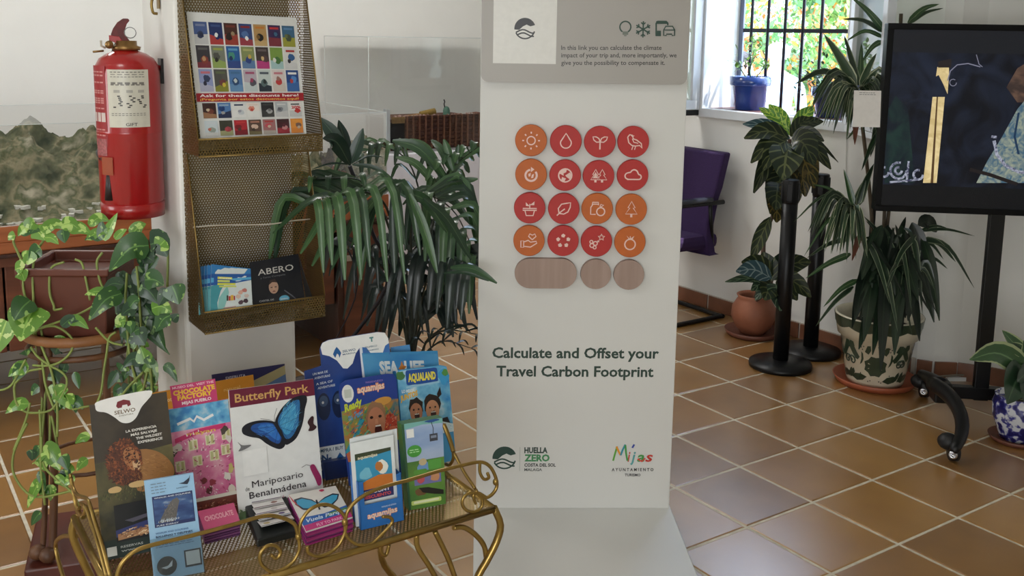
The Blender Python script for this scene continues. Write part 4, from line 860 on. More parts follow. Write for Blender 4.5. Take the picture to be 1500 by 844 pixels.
for p in ((437, 786), (505, 765), (726, 706)): q = M(); q.ball(aty(p[0], p[1], ty0-.001), .007, gold, 10, 8, (1, 1, 1.3)); q.build('collar', tb)
X_ = lambda pts: [atx(x, y, tx1) for x, y in pts]
wire(X_([(696, 716), (680, 692), (664, 662)]), .0042, 'wire_rail'); wire(X_([(664, 662), (660, 648), (655, 634), (650, 622)]), .0058, 'twisted_end'); wire(X_([(664, 662), (664, 672), (659, 681), (653, 680)]), .0045)
L_ = lambda pts: [atx(x, y, tx0) for x, y in pts]
wire(L_([(103, 694), (105, 708), (112, 724), (127, 731), (133, 744), (139, 765), (150, 800), (163, 850)]), .0042, 'wire_rail'); wire(L_([(126, 742), (133, 765), (143, 795), (158, 850)]), .0042, 'wire_rail')
wire(L_([(104, 700), (108, 722), (113, 745), (122, 758)]), .0045, 'twisted_end'); wire(L_([(118, 738+0), (124, 742), (124, 752), (117, 755), (113, 748), (117, 744)]), .004)
def leg(pts): q = M(); P_ = curve(pts, 20); q.tube(P_, [.009]*21, gold, 8); q.build('leg', tb)
leg([V((tx1, ty0, ZT)), aty(733, 768, ty0), aty(728, 792, ty0), aty(713, 822, ty0), aty(699, 848, ty0), V((tx1-.07, ty0, .2)), V((tx1-.05, ty0, .07)), V((tx1+.01, ty0-.0, .008))])
leg([V((tx0, ty0, ZT)), V((tx0-.01, ty0, .40)), V((tx0+.03, ty0, .30)), V((tx0+.07, ty0, .2)), V((tx0+.05, ty0, .07)), V((tx0-.01, ty0, .008))])
yb2 = ty1-.01
leg([V((tx1, yb2, ZT)), V((tx1-.01, yb2, .38)), V((tx1-.05, yb2, .25)), V((tx1-.06, yb2, .12)), V((tx1+.01, yb2, .008))]); leg([V((tx0, yb2, ZT)), V((tx0-.005, yb2, .40)), V((tx0+.04, yb2, .25)), V((tx0+.06, yb2, .12)), V((tx0-.01, yb2, .008))])
for pts in ([(664, 773), (680, 773), (697, 784), (709, 800), (713, 822)], [(610, 783), (612, 802), (628, 828), (640, 850), (652, 880)], [(637, 778), (648, 800), (658, 822), (668, 850), (682, 886)]): wire([aty(x, y, ty0+.01) for x, y in pts], .0065, 'leg_brace')
wire([aty(x, y, ty0+.2) for x, y in ((556, 800), (560, 812), (566, 812), (570, 798))], .005); wire(L_([(94, 850), (84, 815), (82, 795), (92, 786), (112, 786)]), .0052, 'leg_brace')
# ---------------- leaflets standing on the table ----------------
def card(name, label, cat, c_, lean=15, th=.002, base=(236, 234, 230), z0=.4515, group=None, poly=None, rough=.35): return sheet(name, label, cat, Q(*c_, z0=z0, lean=lean), th, base, group, rough=rough, poly=poly)
# dark card with a blue band behind everything
o, S = card('display_card', 'dark blue card with a gold diagonal stripe, rearmost behind the orange card', 'display card', ((318, 628), (424, 608), (417, 533), (310, 549)), 12, .002, (46, 44, 84), z0=.4515)
S.poly([(.2, .62), (1, .97), (1, .80), (.5, .55)], (160, 150, 110)); S.poly([(.5, .55), (1, .80), (1, .3), (.5, .3)], (84, 110, 150)); S.text('DISFRUTA', .18, .87, .45, .05, (190, 190, 210), .02); S.rect(0, 0, 1, .3, (60, 70, 110)); fin(o, S)
o, S = card('display_card', 'orange card with pale lettering standing behind the pink chocolate leaflet', 'display card', ((226, 660), (378, 632), (371, 549), (217, 577)), 13, .002, (206, 138, 44))
S.text('photo...', .12, .80, .26, .07, (240, 214, 160), .01); S.text('..se', .2, .66, .3, .06, (240, 220, 170), .01); S.text('natural', .70, .80, .86, .06, (230, 190, 120), .01); S.text('cs us', .70, .62, .82, .07, (240, 226, 190), .01); fin(o, S)
# lion board
o, S = card('display_board', 'dark green board with a resting lion and a white emblem top', 'display board', ((152, 822), (268, 798), (244, 574), (131, 594)), 14, .006, (58, 56, 36))
S.rect(0, 0, 1, 1, ramp_mat('lion_ground', [(.35, (46, 44, 28)), (.5, (78, 72, 42)), (.68, (104, 94, 56))], 14, .35)); S.poly([(0, .62), (1, .66), (1, 1), (0, 1)], ramp_mat('lion_backdrop', [(.35, (38, 32, 26)), (.6, (66, 56, 42))], 10, .35)); S.poly([(0, .0), (1, 0), (1, .12), (0, .12)], (28, 44, 40))
S.smooth([(.40, .62), (.60, .66), (.82, .62), (.96, .54), (.98, .46), (.80, .42), (.5, .40)], (150, 104, 58)); S.strokes(.75, .54, .2, .07, 90, .07, .006, [(170, 124, 72), (136, 92, 50), (160, 110, 60)], 3, False, 2.9)
S.strokes(.5, .40, .5, .05, 160, .05, .006, [(70, 76, 40), (96, 96, 52), (52, 60, 34)], 8, False, 1.5)
S.blob(.36, .60, .25, .155, (84, 44, 26), 4, 18); S.strokes(.36, .60, .22, .145, 420, .05, .014, [(110, 56, 30), (78, 38, 22), (140, 76, 40), (96, 50, 28), (60, 30, 18)], 6, True, 0, 2.0)
S.smooth([(.36, .66), (.44, .69), (.53, .66), (.56, .61), (.55, .56), (.50, .53), (.44, .545), (.38, .58)], (164, 108, 66)); S.smooth([(.47, .59), (.53, .60), (.565, .575), (.55, .54), (.49, .53)], (206, 168, 126)); S.smooth([(.49, .60), (.53, .605), (.54, .585), (.51, .575)], (52, 32, 26))
S.rect(.415, .630, .445, .640, (30, 20, 16)); S.rect(.49, .635, .515, .645, (30, 20, 16)); S.line([(.48, .55), (.52, .545), (.55, .555)], .0012, (70, 40, 30)); S.strokes(.47, .50, .10, .05, 90, .06, .008, [(90, 46, 26), (120, 66, 36), (70, 36, 22)], 9, False, -1.5)
S.smooth([(.14, .445), (.24, .455), (.30, .435), (.26, .415), (.15, .42)], (200, 166, 112)); S.smooth([(.40, .455), (.54, .465), (.62, .445), (.56, .425), (.42, .43)], (200, 166, 112))
S.rect(.18, .10, 1, .335, (14, 14, 16)); S.poly([(.18, .13), (1, .18), (1, .235), (.5, .20), (.18, .175)], (44, 52, 104)); S.poly([(.2, .11), (.5, .12), (1, .16), (1, .19), (.6, .165), (.2, .15)], (170, 124, 86)); S.strokes(.55, .145, .36, .03, 140, .05, .008, [(206, 164, 120), (150, 104, 70), (230, 200, 160), (110, 74, 50)], 3, False, .2); S.poly([(.3, .23), (.9, .27), (.95, .26), (.4, .21)], (80, 76, 90))
S.rect(.05, .02, .17, .078, (206, 206, 200)); S.text('RESERVAS', .22, .06, .5, .014, (170, 174, 170), .02); S.text('www', .22, .035, .46, .014, (170, 174, 170), .02)
for i, (st, a, b) in enumerate((('LA EXPERIENCIA', .42, .82), ('M\u00c1S SALVAJE', .48, .82), ('THE WILDEST', .54, .88), ('EXPERIENCE', .56, .88))): S.text(st, a, .785-i*.028, b, .015, (226, 222, 214), .03, .0)
lobe = [(.10, 1.015), (.07, .985), (.09, .955), (.20, .935), (.30, .895), (.38, .855), (.48, .845), (.57, .87), (.65, .93), (.74, .97), (.80, 1.0), (.77, 1.03), (.4, 1.03)]
S.smooth(lobe, (232, 230, 226)); S.poly([(.33, .965), (.35, .992), (.43, 1.0), (.51, .987), (.52, .958), (.48, .95), (.47, .965), (.41, .965), (.40, .95), (.35, .95)], (120, 36, 44)); S.text('SELWO', .30, .912, .57, .024, (110, 90, 60), .02); S.text('AVENTURA', .35, .895, .54, .009, (130, 120, 100), .01); fin(o, S)
a = atz(146, 760, .62); q = M(); pts_ = Q((136, 636), (147, 634), (145, 608), (134, 610), z0=.60, lean=10); q.slab(pts_, (0, .012, 0), mat('amber_clip', (150, 116, 70), .3, .3)); k = q.build('clip', o); k['label'] = 'small gold-brown clip at the upper left'
# chocolate leaflet with header
o, S = card('display_board', 'pink and blue illustrated chocolate leaflet board beside the lion board', 'display board', ((256, 772), (352, 751), (334, 585), (237, 602)), 14, .012, (224, 130, 160))
S.rect(0, .8, 1, 1, ramp_mat('blue_sketch', [(.35, (60, 130, 190)), (.55, (110, 180, 216)), (.7, (190, 210, 220))], 40, .35)); S.rect(0, 0, 1, .8, ramp_mat('pink_sketch', [(.3, (206, 90, 140)), (.5, (224, 130, 170)), (.72, (236, 190, 200))], 26, .35, stretch=(1, 1, 1)))
S.poly([(.14, .74), (.5, .79), (.92, .8), (.92, .76), (.5, .745), (.14, .70)], (206, 50, 110)); S.line([(.2, .86), (.4, .89), (.45, .86), (.5, .9), (.6, .86), (.75, .89)], .006, (236, 236, 236)); S.text('mayan', .32, .745, .76, .03, (226, 190, 90), .02)
for u, v in ((.42, .66), (.68, .68), (.2, .5), (.46, .52), (.72, .54), (.9, .57), (.93, .7)): S.rect(u-.09, v-.045, u+.05, v+.045, (230, 224, 190)); S.rect(u-.075, v-.035, u-.035, v+.035, (196, 196, 140)); S.rect(u-.005, v-.035, u+.035, v+.035, (196, 190, 130))
for i, (u, v, c) in enumerate(((.1, .62, (70, 60, 50)), (.16, .66, (220, 210, 200)), (.88, .74, (80, 70, 60)), (.94, .66, (224, 216, 206)), (.12, .3, (210, 206, 190)), (.5, .34, (120, 40, 50)), (.62, .32, (150, 50, 70)), (.56, .25, (90, 40, 40)), (.86, .34, (230, 226, 216)), (.9, .22, (226, 216, 200)), (.93, .4, (206, 196, 120)), (.08, .42, (150, 70, 100)))): S.blob(u, v, .08, .05, c, i+30, 9, .6)
S.strokes(.5, .45, .48, .32, 150, .05, .010, [(236, 200, 210), (190, 70, 120), (226, 150, 180), (120, 60, 80), (240, 226, 226)], 8); S.rect(0, .0, 1, .17, (120, 60, 50)); S.strokes(.5, .08, .48, .07, 120, .06, .01, [(90, 40, 40), (150, 80, 60), (170, 120, 90), (200, 160, 130)], 9); S.poly([(0, .17), (1, .17), (1, .2), (0, .2)], (230, 224, 210)); fin(o, S)
c_ = Q((258, 598), (318, 588), (314, 555), (250, 566), z0=.451, lean=14); ref = Q((256, 772), (352, 751), (334, 585), (237, 602)); N_ = (ref[1]-ref[0]).cross(ref[3]-ref[0]).normalized()
hc = [atp(x, y, ref[0]+N_*.004, N_) for x, y in ((254, 599), (319, 587), (315, 555), (249, 566))]; q = M(); q.slab(hc, -N_*.004, pm((196, 60, 110))); h = q.build('header', o); S = Sheet(*hc)
S.text('MUSEO DEL  VISIT THE', .04, .84, .96, .1, (236, 200, 210), .02); S.text('CHOCOLATE', .04, .56, .97, .2, (236, 190, 60), .05); S.text('FACTORY', .12, .32, .9, .2, (236, 190, 60), .05); S.text('MIJAS PUEBLO', .2, .1, .86, .13, (240, 226, 230), .03); fin(h, S)
# flyers in the holder under it
for k in range(6):
    z = .452+.006*(5-k); off = k*1.0; c_ = [atz(300, 796, .452)+UP*(z-.452), atz(352, 782, .452)+UP*(z-.452), atz(343, 762, .452)+UP*(z-.44), atz(291, 775, .452)+UP*(z-.44)]
    o, S = sheet('chocolate_flyer', ('uppermost pink flyer in the pile below the pink chocolate board' if k == 0 else ('second', 'third', 'fourth', 'fifth', 'lowest')[k-1]+' purple-edged flyer from the top of the pile under the pink board'), 'flyer', c_, .0045, (206, 90, 130) if k == 0 else (92, 50, 96) if k % 2 else (120, 70, 116), 'flyers piled under the pink board'); 
    if k == 0: S.text('CHOCOLATE', .1, .4, .9, .25, (236, 180, 190), .03)
    fin(o, S)
# butterfly board
o, S = card('display_board', 'white butterfly park board with a large blue butterfly and a maroon title band', 'display board', ((351, 765), (475, 735), (459, 555), (335, 572)), 14, .005, (226, 226, 224))
S.rect(0, .865, 1, 1, (104, 26, 52)); S.text('Butterfly Park', .06, .90, .93, .065, (206, 162, 96), .014); 
S.blob(.2, .55, .001, .001, (0, 0, 0), 1)
blk, blu, blu2 = (22, 24, 34), (40, 96, 170), (62, 140, 190)
B_ = lambda L, **k: [(u, .49+.82*(v-.40)) for u, v in L]
lw = B_([(.50, .65), (.42, .685), (.30, .70), (.18, .69), (.115, .655), (.12, .60), (.20, .56), (.30, .53), (.37, .475), (.45, .425), (.53, .395), (.59, .42), (.60, .50), (.56, .58)]); rw = B_([(.50, .65), (.53, .72), (.60, .79), (.70, .85), (.80, .875), (.885, .87), (.90, .82), (.865, .74), (.84, .65), (.80, .56), (.735, .475), (.66, .435), (.595, .43), (.565, .52)])
S.smooth(lw, blk); S.smooth(B_([(.49, .635), (.42, .665), (.32, .675), (.235, .665), (.215, .625), (.28, .58), (.36, .55), (.43, .49), (.51, .45), (.55, .48), (.555, .55)]), (30, 78, 150)); S.smooth(B_([(.48, .63), (.41, .655), (.32, .655), (.30, .62), (.38, .58), (.45, .52), (.52, .48), (.54, .53)]), (46, 110, 190)); S.strokes(.40, .49+.82*.19, .10, .05, 70, .06, .003, [(70, 140, 206), (30, 84, 160), (60, 124, 196)], 4, False, 2.8)
S.smooth(rw, blk); S.smooth(B_([(.53, .65), (.56, .72), (.62, .77), (.70, .82), (.79, .84), (.81, .80), (.79, .70), (.765, .60), (.71, .52), (.65, .48), (.60, .49), (.57, .56)]), (40, 104, 160)); S.smooth(B_([(.55, .65), (.60, .73), (.68, .785), (.75, .80), (.75, .70), (.72, .61), (.66, .53), (.60, .53), (.575, .58)]), (66, 150, 196)); S.strokes(.67, .49+.82*.27, .10, .12, 110, .09, .003, [(90, 170, 206), (50, 124, 176), (110, 186, 216)], 5, False, .9)
for p, q_ in (((.50, .62), (.22, .63)), ((.51, .6), (.33, .545)), ((.52, .58), (.47, .45)), ((.53, .64), (.80, .85)), ((.55, .62), (.82, .68)), ((.56, .6), (.74, .52)), ((.56, .58), (.64, .46))): S.line(B_([p, q_]), .0006, blk)
S.line(B_([(.60, .46), (.55, .54), (.485, .66)]), .006, blk); S.line(B_([(.49, .66), (.42, .695), (.33, .715)]), .0008, blk); S.line(B_([(.49, .66), (.495, .72), (.53, .79)]), .0008, blk)
S.smooth([(.88, .66), (.93, .70), (.96, .69), (.95, .64), (.985, .61), (.94, .585), (.88, .59), (.90, .62)], (56, 26, 30)); S.smooth([(.05, .60), (.10, .57), (.20, .56), (.12, .535), (.05, .53), (.08, .56)], (110, 110, 112)); S.rect(.09, .33, .37, .525, (232, 232, 230))
S.text('Mariposario', .17, .235, .77, .05, (40, 34, 40), .0); S.text('de', .09, .22, .14, .03, (110, 110, 110)); S.text('Benalm\u00e1dena', .13, .155, .80, .05, (40, 34, 40), .006)
S.smooth([(.86, .30), (.91, .315), (.95, .26), (.985, .20), (.98, .15), (.94, .14), (.91, .2)], (150, 40, 90)); S.line([(.76, .31), (.82, .325), (.88, .305)], .001, (60, 50, 60)); S.poly([(0, .07), (.4, .10), (1, .09), (1, 0), (0, 0)], (96, 120, 80)); S.strokes(.5, .08, .5, .03, 120, .03, .006, [(120, 150, 90), (70, 100, 60), (160, 170, 120), (190, 120, 140)], 6); fin(o, S)
# blue lobed board
bd = ((480, 700), (594, 680), (567, 484), (469, 500)); poly = [(0, .0), (1, 0), (1, .93), (.96, .985), (.85, 1), (.12, 1), (.03, .985), (-.01, .94), (.0, .82), (-.24, .80), (-.20, .0)]
o, S = card('display_board', 'tall blue board with a wavy white top edge and two small emblems', 'display board', bd, 12, .005, (34, 62, 130), poly=poly)
S.rect(0, .02, .62, .94, ramp_mat('sea_blue', [(.35, (26, 50, 116)), (.6, (40, 78, 150))], 5, .35)); S.poly([(.56, .3), (.60, .3), (.60, .93), (.56, .93)], (216, 220, 226)); S.poly([(.60, .1), (1, .1), (1, .93), (.60, .93)], (60, 110, 176))
S.poly([(.0, .955), (.02, .90), (.12, .88), (.22, .84), (.30, .775), (.36, .768), (.44, .80), (.5, .87), (.57, .91), (.66, .90), (.74, .83), (.88, .83), (.94, .89), (1.0, .905), (1.0, .94), (.96, .985), (.85, .998), (.12, .998), (.03, .985)], (230, 230, 228))
S.poly([(.2, .86), (.17, .89), (.2, .92), (.23, .94), (.26, .92), (.29, .89), (.26, .855), (.25, .88), (.23, .89)], (30, 90, 150)); S.text('SELWO', .31, .89, .5, .017, (60, 90, 120), .02); S.text('MARINA', .31, .87, .5, .012, (60, 90, 120), .01); S.line([(.72, .965), (.78, .965)], .004, (90, 140, 140)); S.line([(.75, .965), (.75, .935)], .004, (90, 140, 140)); S.text('TELEF\u00c9RICO', .64, .895, .82, .012, (70, 110, 130), .01); S.text('BENALM\u00c1DENA', .66, .87, .84, .01, (70, 110, 130), .01)
for i, st in enumerate(('UN MAR DE', 'AVENTURAS', 'A SEA OF', 'ADVENTURES')): S.text(st, -.13+.02*i, .76-i*.032-(i > 1)*.012, .08+.03*i, .016, (210, 218, 230), .02, slope=.02)
for u in (.0, .2): S.ell(u, .52, .09, .1, (22, 36, 70)); S.ell(u, .56, .06, .04, (60, 80, 110)); S.ell(u-.01, .55, .015, .01, (200, 200, 200))
S.rect(-.19, .06, .28, .23, (214, 220, 222)); S.text('COMPRA / BUY', -.16, .19, .22, .025, (40, 70, 100), .02); S.text('ON-', -.16, .125, .06, .045, (30, 70, 120), .04); S.text('LINE', -.16, .07, .04, .035, (30, 70, 120), .04); S.poly([(.15, .1), (.12, .13), (.17, .17), (.22, .13), (.2, .1)], (30, 90, 150)); fin(o, S)
c_ = Q((474, 701), (517, 693), (512, 668), (470, 675), z0=.4515, lean=8); q = M(); n_ = (c_[1]-c_[0]).cross(c_[3]-c_[0]).normalized(); q.slab([p+n_*.02 for p in c_], -n_*.03, pm((22, 40, 90))); h = q.build('pocket', o)
# light blue board
o, S = card('display_board', 'light blue sea life board with silver lettering behind the two slide boards', 'display board', ((552, 688), (655, 668), (641, 514), (530, 514)), 12, .004, (58, 134, 184), poly=[(0, 0), (1, 0), (1, 1), (.0, .98)])
S.rect(0, 0, 1, .97, ramp_mat('aqua_blue', [(.3, (40, 116, 176)), (.7, (96, 168, 206))], 6, .35)); S.text('SEA', .20, .80, .45, .105, (204, 212, 214), .05); S.text('LIFE', .53, .80, .80, .105, (204, 212, 214), .05)
S.poly([(.45, .84), (.48, .87), (.5, .91), (.52, .87), (.56, .86), (.53, .84), (.55, .79), (.5, .82), (.46, .79), (.47, .83)], (190, 120, 50)); fin(o, S)
o, S = card('display_card', 'pale blue card edge sticking up behind the light blue sea board', 'display card', ((600, 668), (625, 664), (600, 505), (572, 509)), 10, .002, (84, 146, 200)); fin(o, S)
# water park board with two heads
o, S = card('display_board', 'blue water park board with two laughing swimmers and a yellow title', 'display board', ((594, 690), (668, 674), (656, 534), (581, 541)), 14, .004, (70, 150, 200), poly=[(0, 0), (1, 0), (1, .86), (.97, .98), (.85, 1), (.04, .99), (0, .93)])
S.poly([(0, .3), (1, .3), (1, .86), (.97, .97), (.85, .99), (.04, .98), (0, .93)], ramp_mat('pool_blue', [(.35, (50, 130, 190)), (.55, (120, 186, 216)), (.7, (206, 222, 228))], 22, .3)); S.blob(.9, .88, .12, .1, (60, 150, 200), 3); S.blob(.93, .92, .07, .05, (80, 140, 70), 5); S.blob(.06, .93, .1, .05, (70, 120, 70), 8)
S.rrect(.16, .83, .78, .98, .006, (30, 76, 150)); S.text('AQUALAND', .2, .865, .74, .075, (230, 214, 70), .05); S.poly([(.15, .80), (.8, .82), (.8, .84), (.15, .82)], (150, 196, 220)); S.text('LO MEJOR', .06, .76, .3, .03, (230, 236, 236), .03); S.text('JUNTOS', .02, .68, .36, .05, (230, 180, 60), .05, slope=.12)
for u, v, s, c in ((.30, .55, 1, (176, 120, 90)), (.62, .55, 1.1, (196, 140, 106))):
    S.blob(u, v+.05*s, .16*s, .11*s, (40, 28, 24), int(u*50), 14, .2); S.ell(u, v, .12*s, .095*s, c); S.ell(u+.01, v-.035*s, .05*s, .032*s, (60, 24, 24)); S.rect(u-.03*s, v-.02*s, u+.05*s, v-.012*s, (226, 220, 214)); S.ell(u-.045*s, v+.03, .018, .01, (30, 22, 20)); S.ell(u+.05*s, v+.03, .018, .01, (30, 22, 20)); S.ell(u, v+.005, .015, .016, tuple(min(255, x+16) for x in c))
S.poly([(.74, .66), (.82, .7), (.8, .78), (.73, .71)], (40, 28, 24)); S.poly([(0, .42), (.15, .5), (.3, .44), (.5, .5), (.7, .45), (.9, .46), (.95, .38), (0, .36)], (36, 34, 40)); S.blob(.45, .43, .1, .06, (190, 130, 96), 21); S.poly([(0, .36), (.2, .42), (.5, .38), (.8, .42), (1, .38), (1, .3), (0, .3)], (206, 222, 226)); S.strokes(.5, .35, .48, .05, 120, .05, .008, [(230, 238, 240), (150, 196, 220), (190, 216, 230)], 2); S.strokes(.5, .40, .3, .05, 60, .05, .010, [(200, 140, 106), (150, 96, 70), (44, 40, 46)], 7); fin(o, S)
# slide board with a shouting child
pl = [(0, 0), (1, 0), (1, .93), (.95, .99), (.85, 1), (.14, .99), (.03, .96), (0, .88)]
o, S = card('display_board', 'blue board with water slides, a shouting child and a round white sticker', 'display board', ((512, 712), (592, 694), (580, 546), (495, 557)), 15, .004, (36, 62, 140), poly=pl)
S.poly([(0, .34), (1, .34), (1, .74), (.7, .76), (0, .70)], ramp_mat('slide_print', [(.3, (40, 110, 120)), (.45, (176, 120, 60)), (.55, (120, 150, 80)), (.7, (190, 70, 50))], 30, .35, dist=1)); S.ell(.14, .86, .10, .085, (226, 226, 222)); S.rect(.08, .82, .2, .9, (196, 200, 190))
S.text('PARQUE ACU\u00c1TICO', .46, .935, .76, .016, (150, 120, 190), .03); S.text('aquamijas', .30, .85, .78, .07, (236, 150, 96), .05, slope=.03); S.text('aquamijas', .31, .852, .77, .06, (240, 214, 196), .02, slope=.03); S.text('Ready', .06, .69, .36, .07, (206, 214, 60), .04, slope=.16); S.text('to Fun!', .10, .60, .36, .06, (60, 150, 200), .04, slope=.14)
S.ell(.72, .74, .16, .04, (206, 150, 70), rot=.1); S.line([(.02, .3), (.2, .45), (.34, .6)], .013, (50, 150, 170)); S.line([(.04, .22), (.24, .38), (.5, .5)], .010, (90, 180, 160)); S.strokes(.5, .53, .48, .18, 260, .08, .010, [(190, 120, 60), (60, 130, 120), (196, 80, 56), (110, 140, 70), (220, 160, 80), (50, 90, 130)], 5, False, .7); S.blob(.82, .52, .16, .12, (186, 64, 46), 5); S.strokes(.82, .5, .15, .11, 70, .05, .009, [(220, 150, 120), (150, 40, 34), (206, 100, 70)], 6); S.blob(.86, .44, .1, .05, (206, 110, 80), 6)
S.blob(.58, .60, .19, .16, (150, 110, 80), 9, 14, .15); S.ell(.58, .55, .155, .145, (184, 122, 92)); S.ell(.60, .47, .065, .05, (70, 24, 24)); S.rect(.555, .505, .65, .518, (230, 226, 220)); S.ell(.50, .60, .03, .014, (40, 26, 24)); S.ell(.65, .60, .03, .014, (40, 26, 24)); S.poly([(.56, .58), (.6, .58), (.61, .53), (.55, .53)], (200, 138, 106)); S.poly([(.30, .34), (.42, .44), (.6, .4), (.74, .44), (.88, .36), (.88, .28), (.3, .28)], (60, 36, 40)); S.poly([(.0, .30), (.2, .36), (.34, .42), (.42, .36), (.2, .24), (.02, .22)], (190, 104, 70)); fin(o, S)
# blue pocket holder with white-edged leaflet
hb = Q((529, 777), (592, 762), (588, 668), (512, 688), z0=.4515, lean=10)
t = thing('leaflet_holder', 'small blue cardboard pocket holder at the front right of the table', 'leaflet holder', (hb[0]+hb[1])/2)
u_ = (hb[1]-hb[0]).normalized(); n_ = V((u_.y, -u_.x, 0)).normalized(); n_ = n_ if n_.dot(_f0) < 0 else -n_; bluec = mat('holder_blue', (42, 110, 184), .4, 0, .05, 20); W_ = (hb[1]-hb[0]).length
upn = (hb[3]-hb[0]).cross(u_).cross(u_) if 0 else None
def hp(a, b, z): return hb[0]+u_*a-n_*(b+z*.17)+UP*z
hz = .105; q = M(); q.slab((hp(0, 0, 0), hp(W_, 0, 0), hp(W_, 0, hz*.5), hp(0, 0, hz*.5)), -n_*.0015, bluec); q.slab((hp(0, 0, hz*.5), hp(.012, 0, hz*.5), hp(.012, 0, hz), hp(0, 0, hz)), -n_*.0015, bluec); q.slab((hp(W_-.012, 0, hz*.5), hp(W_, 0, hz*.5), hp(W_, 0, hz*1.02), hp(W_-.012, 0, hz)), -n_*.0015, bluec); q.build('front', t)
q = M(); q.slab((hp(0, .05, 0), hp(0, 0, 0), hp(0, 0, hz), hp(0, .05, hz*.98)), u_*.0015, bluec); q.slab((hp(W_, 0, 0), hp(W_, .05, 0), hp(W_, .05, hz), hp(W_, 0, hz)), -u_*.0015, bluec); q.slab((hp(0, 0, 0), hp(W_, 0, 0), hp(W_, .05, 0), hp(0, .05, 0)), UP*.0015, bluec); q.slab((hp(0, .05, 0), hp(W_, .05, 0), hp(W_, .05, .13), hp(0, .05, .13)), -n_*.0015, bluec); q.build('box', t)
S = Sheet(hp(0, 0, 0), hp(W_, 0, 0), hp(W_, 0, hz*.5), hp(0, 0, hz*.5)); S.text('PARQUE ACU\u00c1TICO', .5, .74, .84, .06, (190, 206, 230), .03); S.text('aquamijas', .16, .40, .86, .24, (236, 150, 96), .05, slope=.05); S.text('aquamijas', .17, .41, .85, .21, (240, 220, 206), .02, slope=.05); fin(t, S)
S = Sheet(hp(0, .045, .01), hp(0, .002, .01), hp(0, .002, hz*.9), hp(0, .045, hz*.9)); S.blob(.5, .6, .3, .12, (120, 186, 210), 2); S.rect(.2, .4, .8, .7, (40, 80, 160)); S.blob(.5, .2, .25, .1, (110, 170, 90), 5); fin(t, S, 'side_print')
def lp(px, py, off): return atp(px, py, hp(0, off, 0), (hp(W_, off, 0)-hp(0, off, 0)).cross(hp(0, off, .1)-hp(0, off, 0)).normalized())
for k, (off, dx, dy) in enumerate(((.012, 0, 0), (.022, -1, -7), (.030, 4, -9))):
    bz_ = .012; c_ = [lp(522+dx, 772+dy*0, off), lp(584+dx, 757+dy*0, off), lp(576+dx*1.3, 637+dy, off), lp(513+dx, 650+dy, off)]
    lo = c_[0].z; 
    if lo < .4535: c_[0] += UP*(.4535-lo)
    if c_[1].z < .4535: c_[1] += UP*(.4535-c_[1].z)
    o, S = sheet('slide_leaflet', ('white-edged water slide leaflet at the front of the blue pocket holder', 'middle white leaflet in the blue pocket holder', 'rearmost white leaflet in the blue pocket holder')[k], 'leaflet', c_, .0012, (226, 230, 230), 'leaflets in the blue pocket')
    if k == 0:
        S.rect(.08, .28, .92, .86, (60, 150, 190)); S.poly([(.08, .78), (.92, .82), (.92, .86), (.08, .86)], (60, 70, 50)); S.text('aquamijas', .14, .79, .6, .035, (230, 220, 190), .03); S.poly([(.08, .46), (.3, .52), (.6, .56), (.92, .54), (.92, .42), (.08, .40)], (206, 120, 50)); S.blob(.3, .6, .18, .08, (120, 190, 214), 2); S.blob(.7, .64, .16, .1, (236, 236, 226), 12); S.blob(.62, .66, .1, .07, (190, 120, 60), 13); S.rect(.08, .28, .92, .41, (40, 44, 100)); S.text('DISCOUNT', .14, .355, .84, .035, (226, 220, 226), .04); S.text('DESCUENTO', .18, .30, .86, .035, (206, 80, 80), .04)
    fin(o, S)
# cable car box
gb = Q((599, 748), (653, 738), (648, 612), (588, 622), z0=.4515, lean=9)
o, S = sheet('leaflet_box', 'green leaflet box with a cable car picture at the right end of the table', 'leaflet box', gb, .035, (60, 106, 48))
S.rect(.06, .55, 1, 1, ramp_mat('misty_sky', [(.3, (120, 150, 196)), (.7, (206, 214, 226))], 3, .35, stretch=(1, 1, 3))); S.poly([(0, .93), (.5, .96), (1, .94), (1, 1), (0, 1)], (120, 176, 170)); S.blob(.75, .985, .2, .02, (40, 80, 140), 3); S.rect(0, 0, .06, 1, (50, 90, 60)); S.rect(.06, 0, 1, .55, ramp_mat('green_hill', [(.3, (60, 110, 50)), (.7, (110, 150, 60))], 12, .4))
S.line([(.72, .97), (.76, .9), (.75, .83)], .0016, (50, 54, 60)); S.rect(.66, .75, .86, .835, (60, 62, 72)); S.rect(.69, .785, .83, .815, (130, 140, 160)); S.rect(.1, .83, .28, .93, (232, 232, 228)); S.ell(.26, .67, .18, .07, (70, 150, 60)); S.lines(.14, .68, .4, 2, .025, .01, (180, 220, 170)); S.poly([(.3, .48), (.45, .57), (.62, .5), (.8, .5), (.8, .44), (.3, .42)], (110, 150, 200)); S.ell(.45, .53, .1, .04, (200, 180, 140)); S.rrect(.58, .43, .92, .54, .004, (90, 160, 70)); S.rrect(.2, .40, .54, .45, .004, (90, 150, 60)); S.rect(.2, .27, .9, .38, (110, 110, 160)); S.blob(.36, .33, .12, .05, (190, 80, 90), 4); S.blob(.74, .34, .14, .06, (196, 140, 100), 9)
S.blob(.36, .19, .2, .05, (110, 80, 50), 14); S.poly([(.3, .24), (.55, .23), (.95, .17), (.95, .12), (.7, .14), (.4, .18)], (30, 30, 24)); S.rrect(.08, .05, .88, .10, .003, (196, 214, 120)); S.rrect(.14, .065, .82, .09, .002, (226, 230, 190)); fin(o, S)
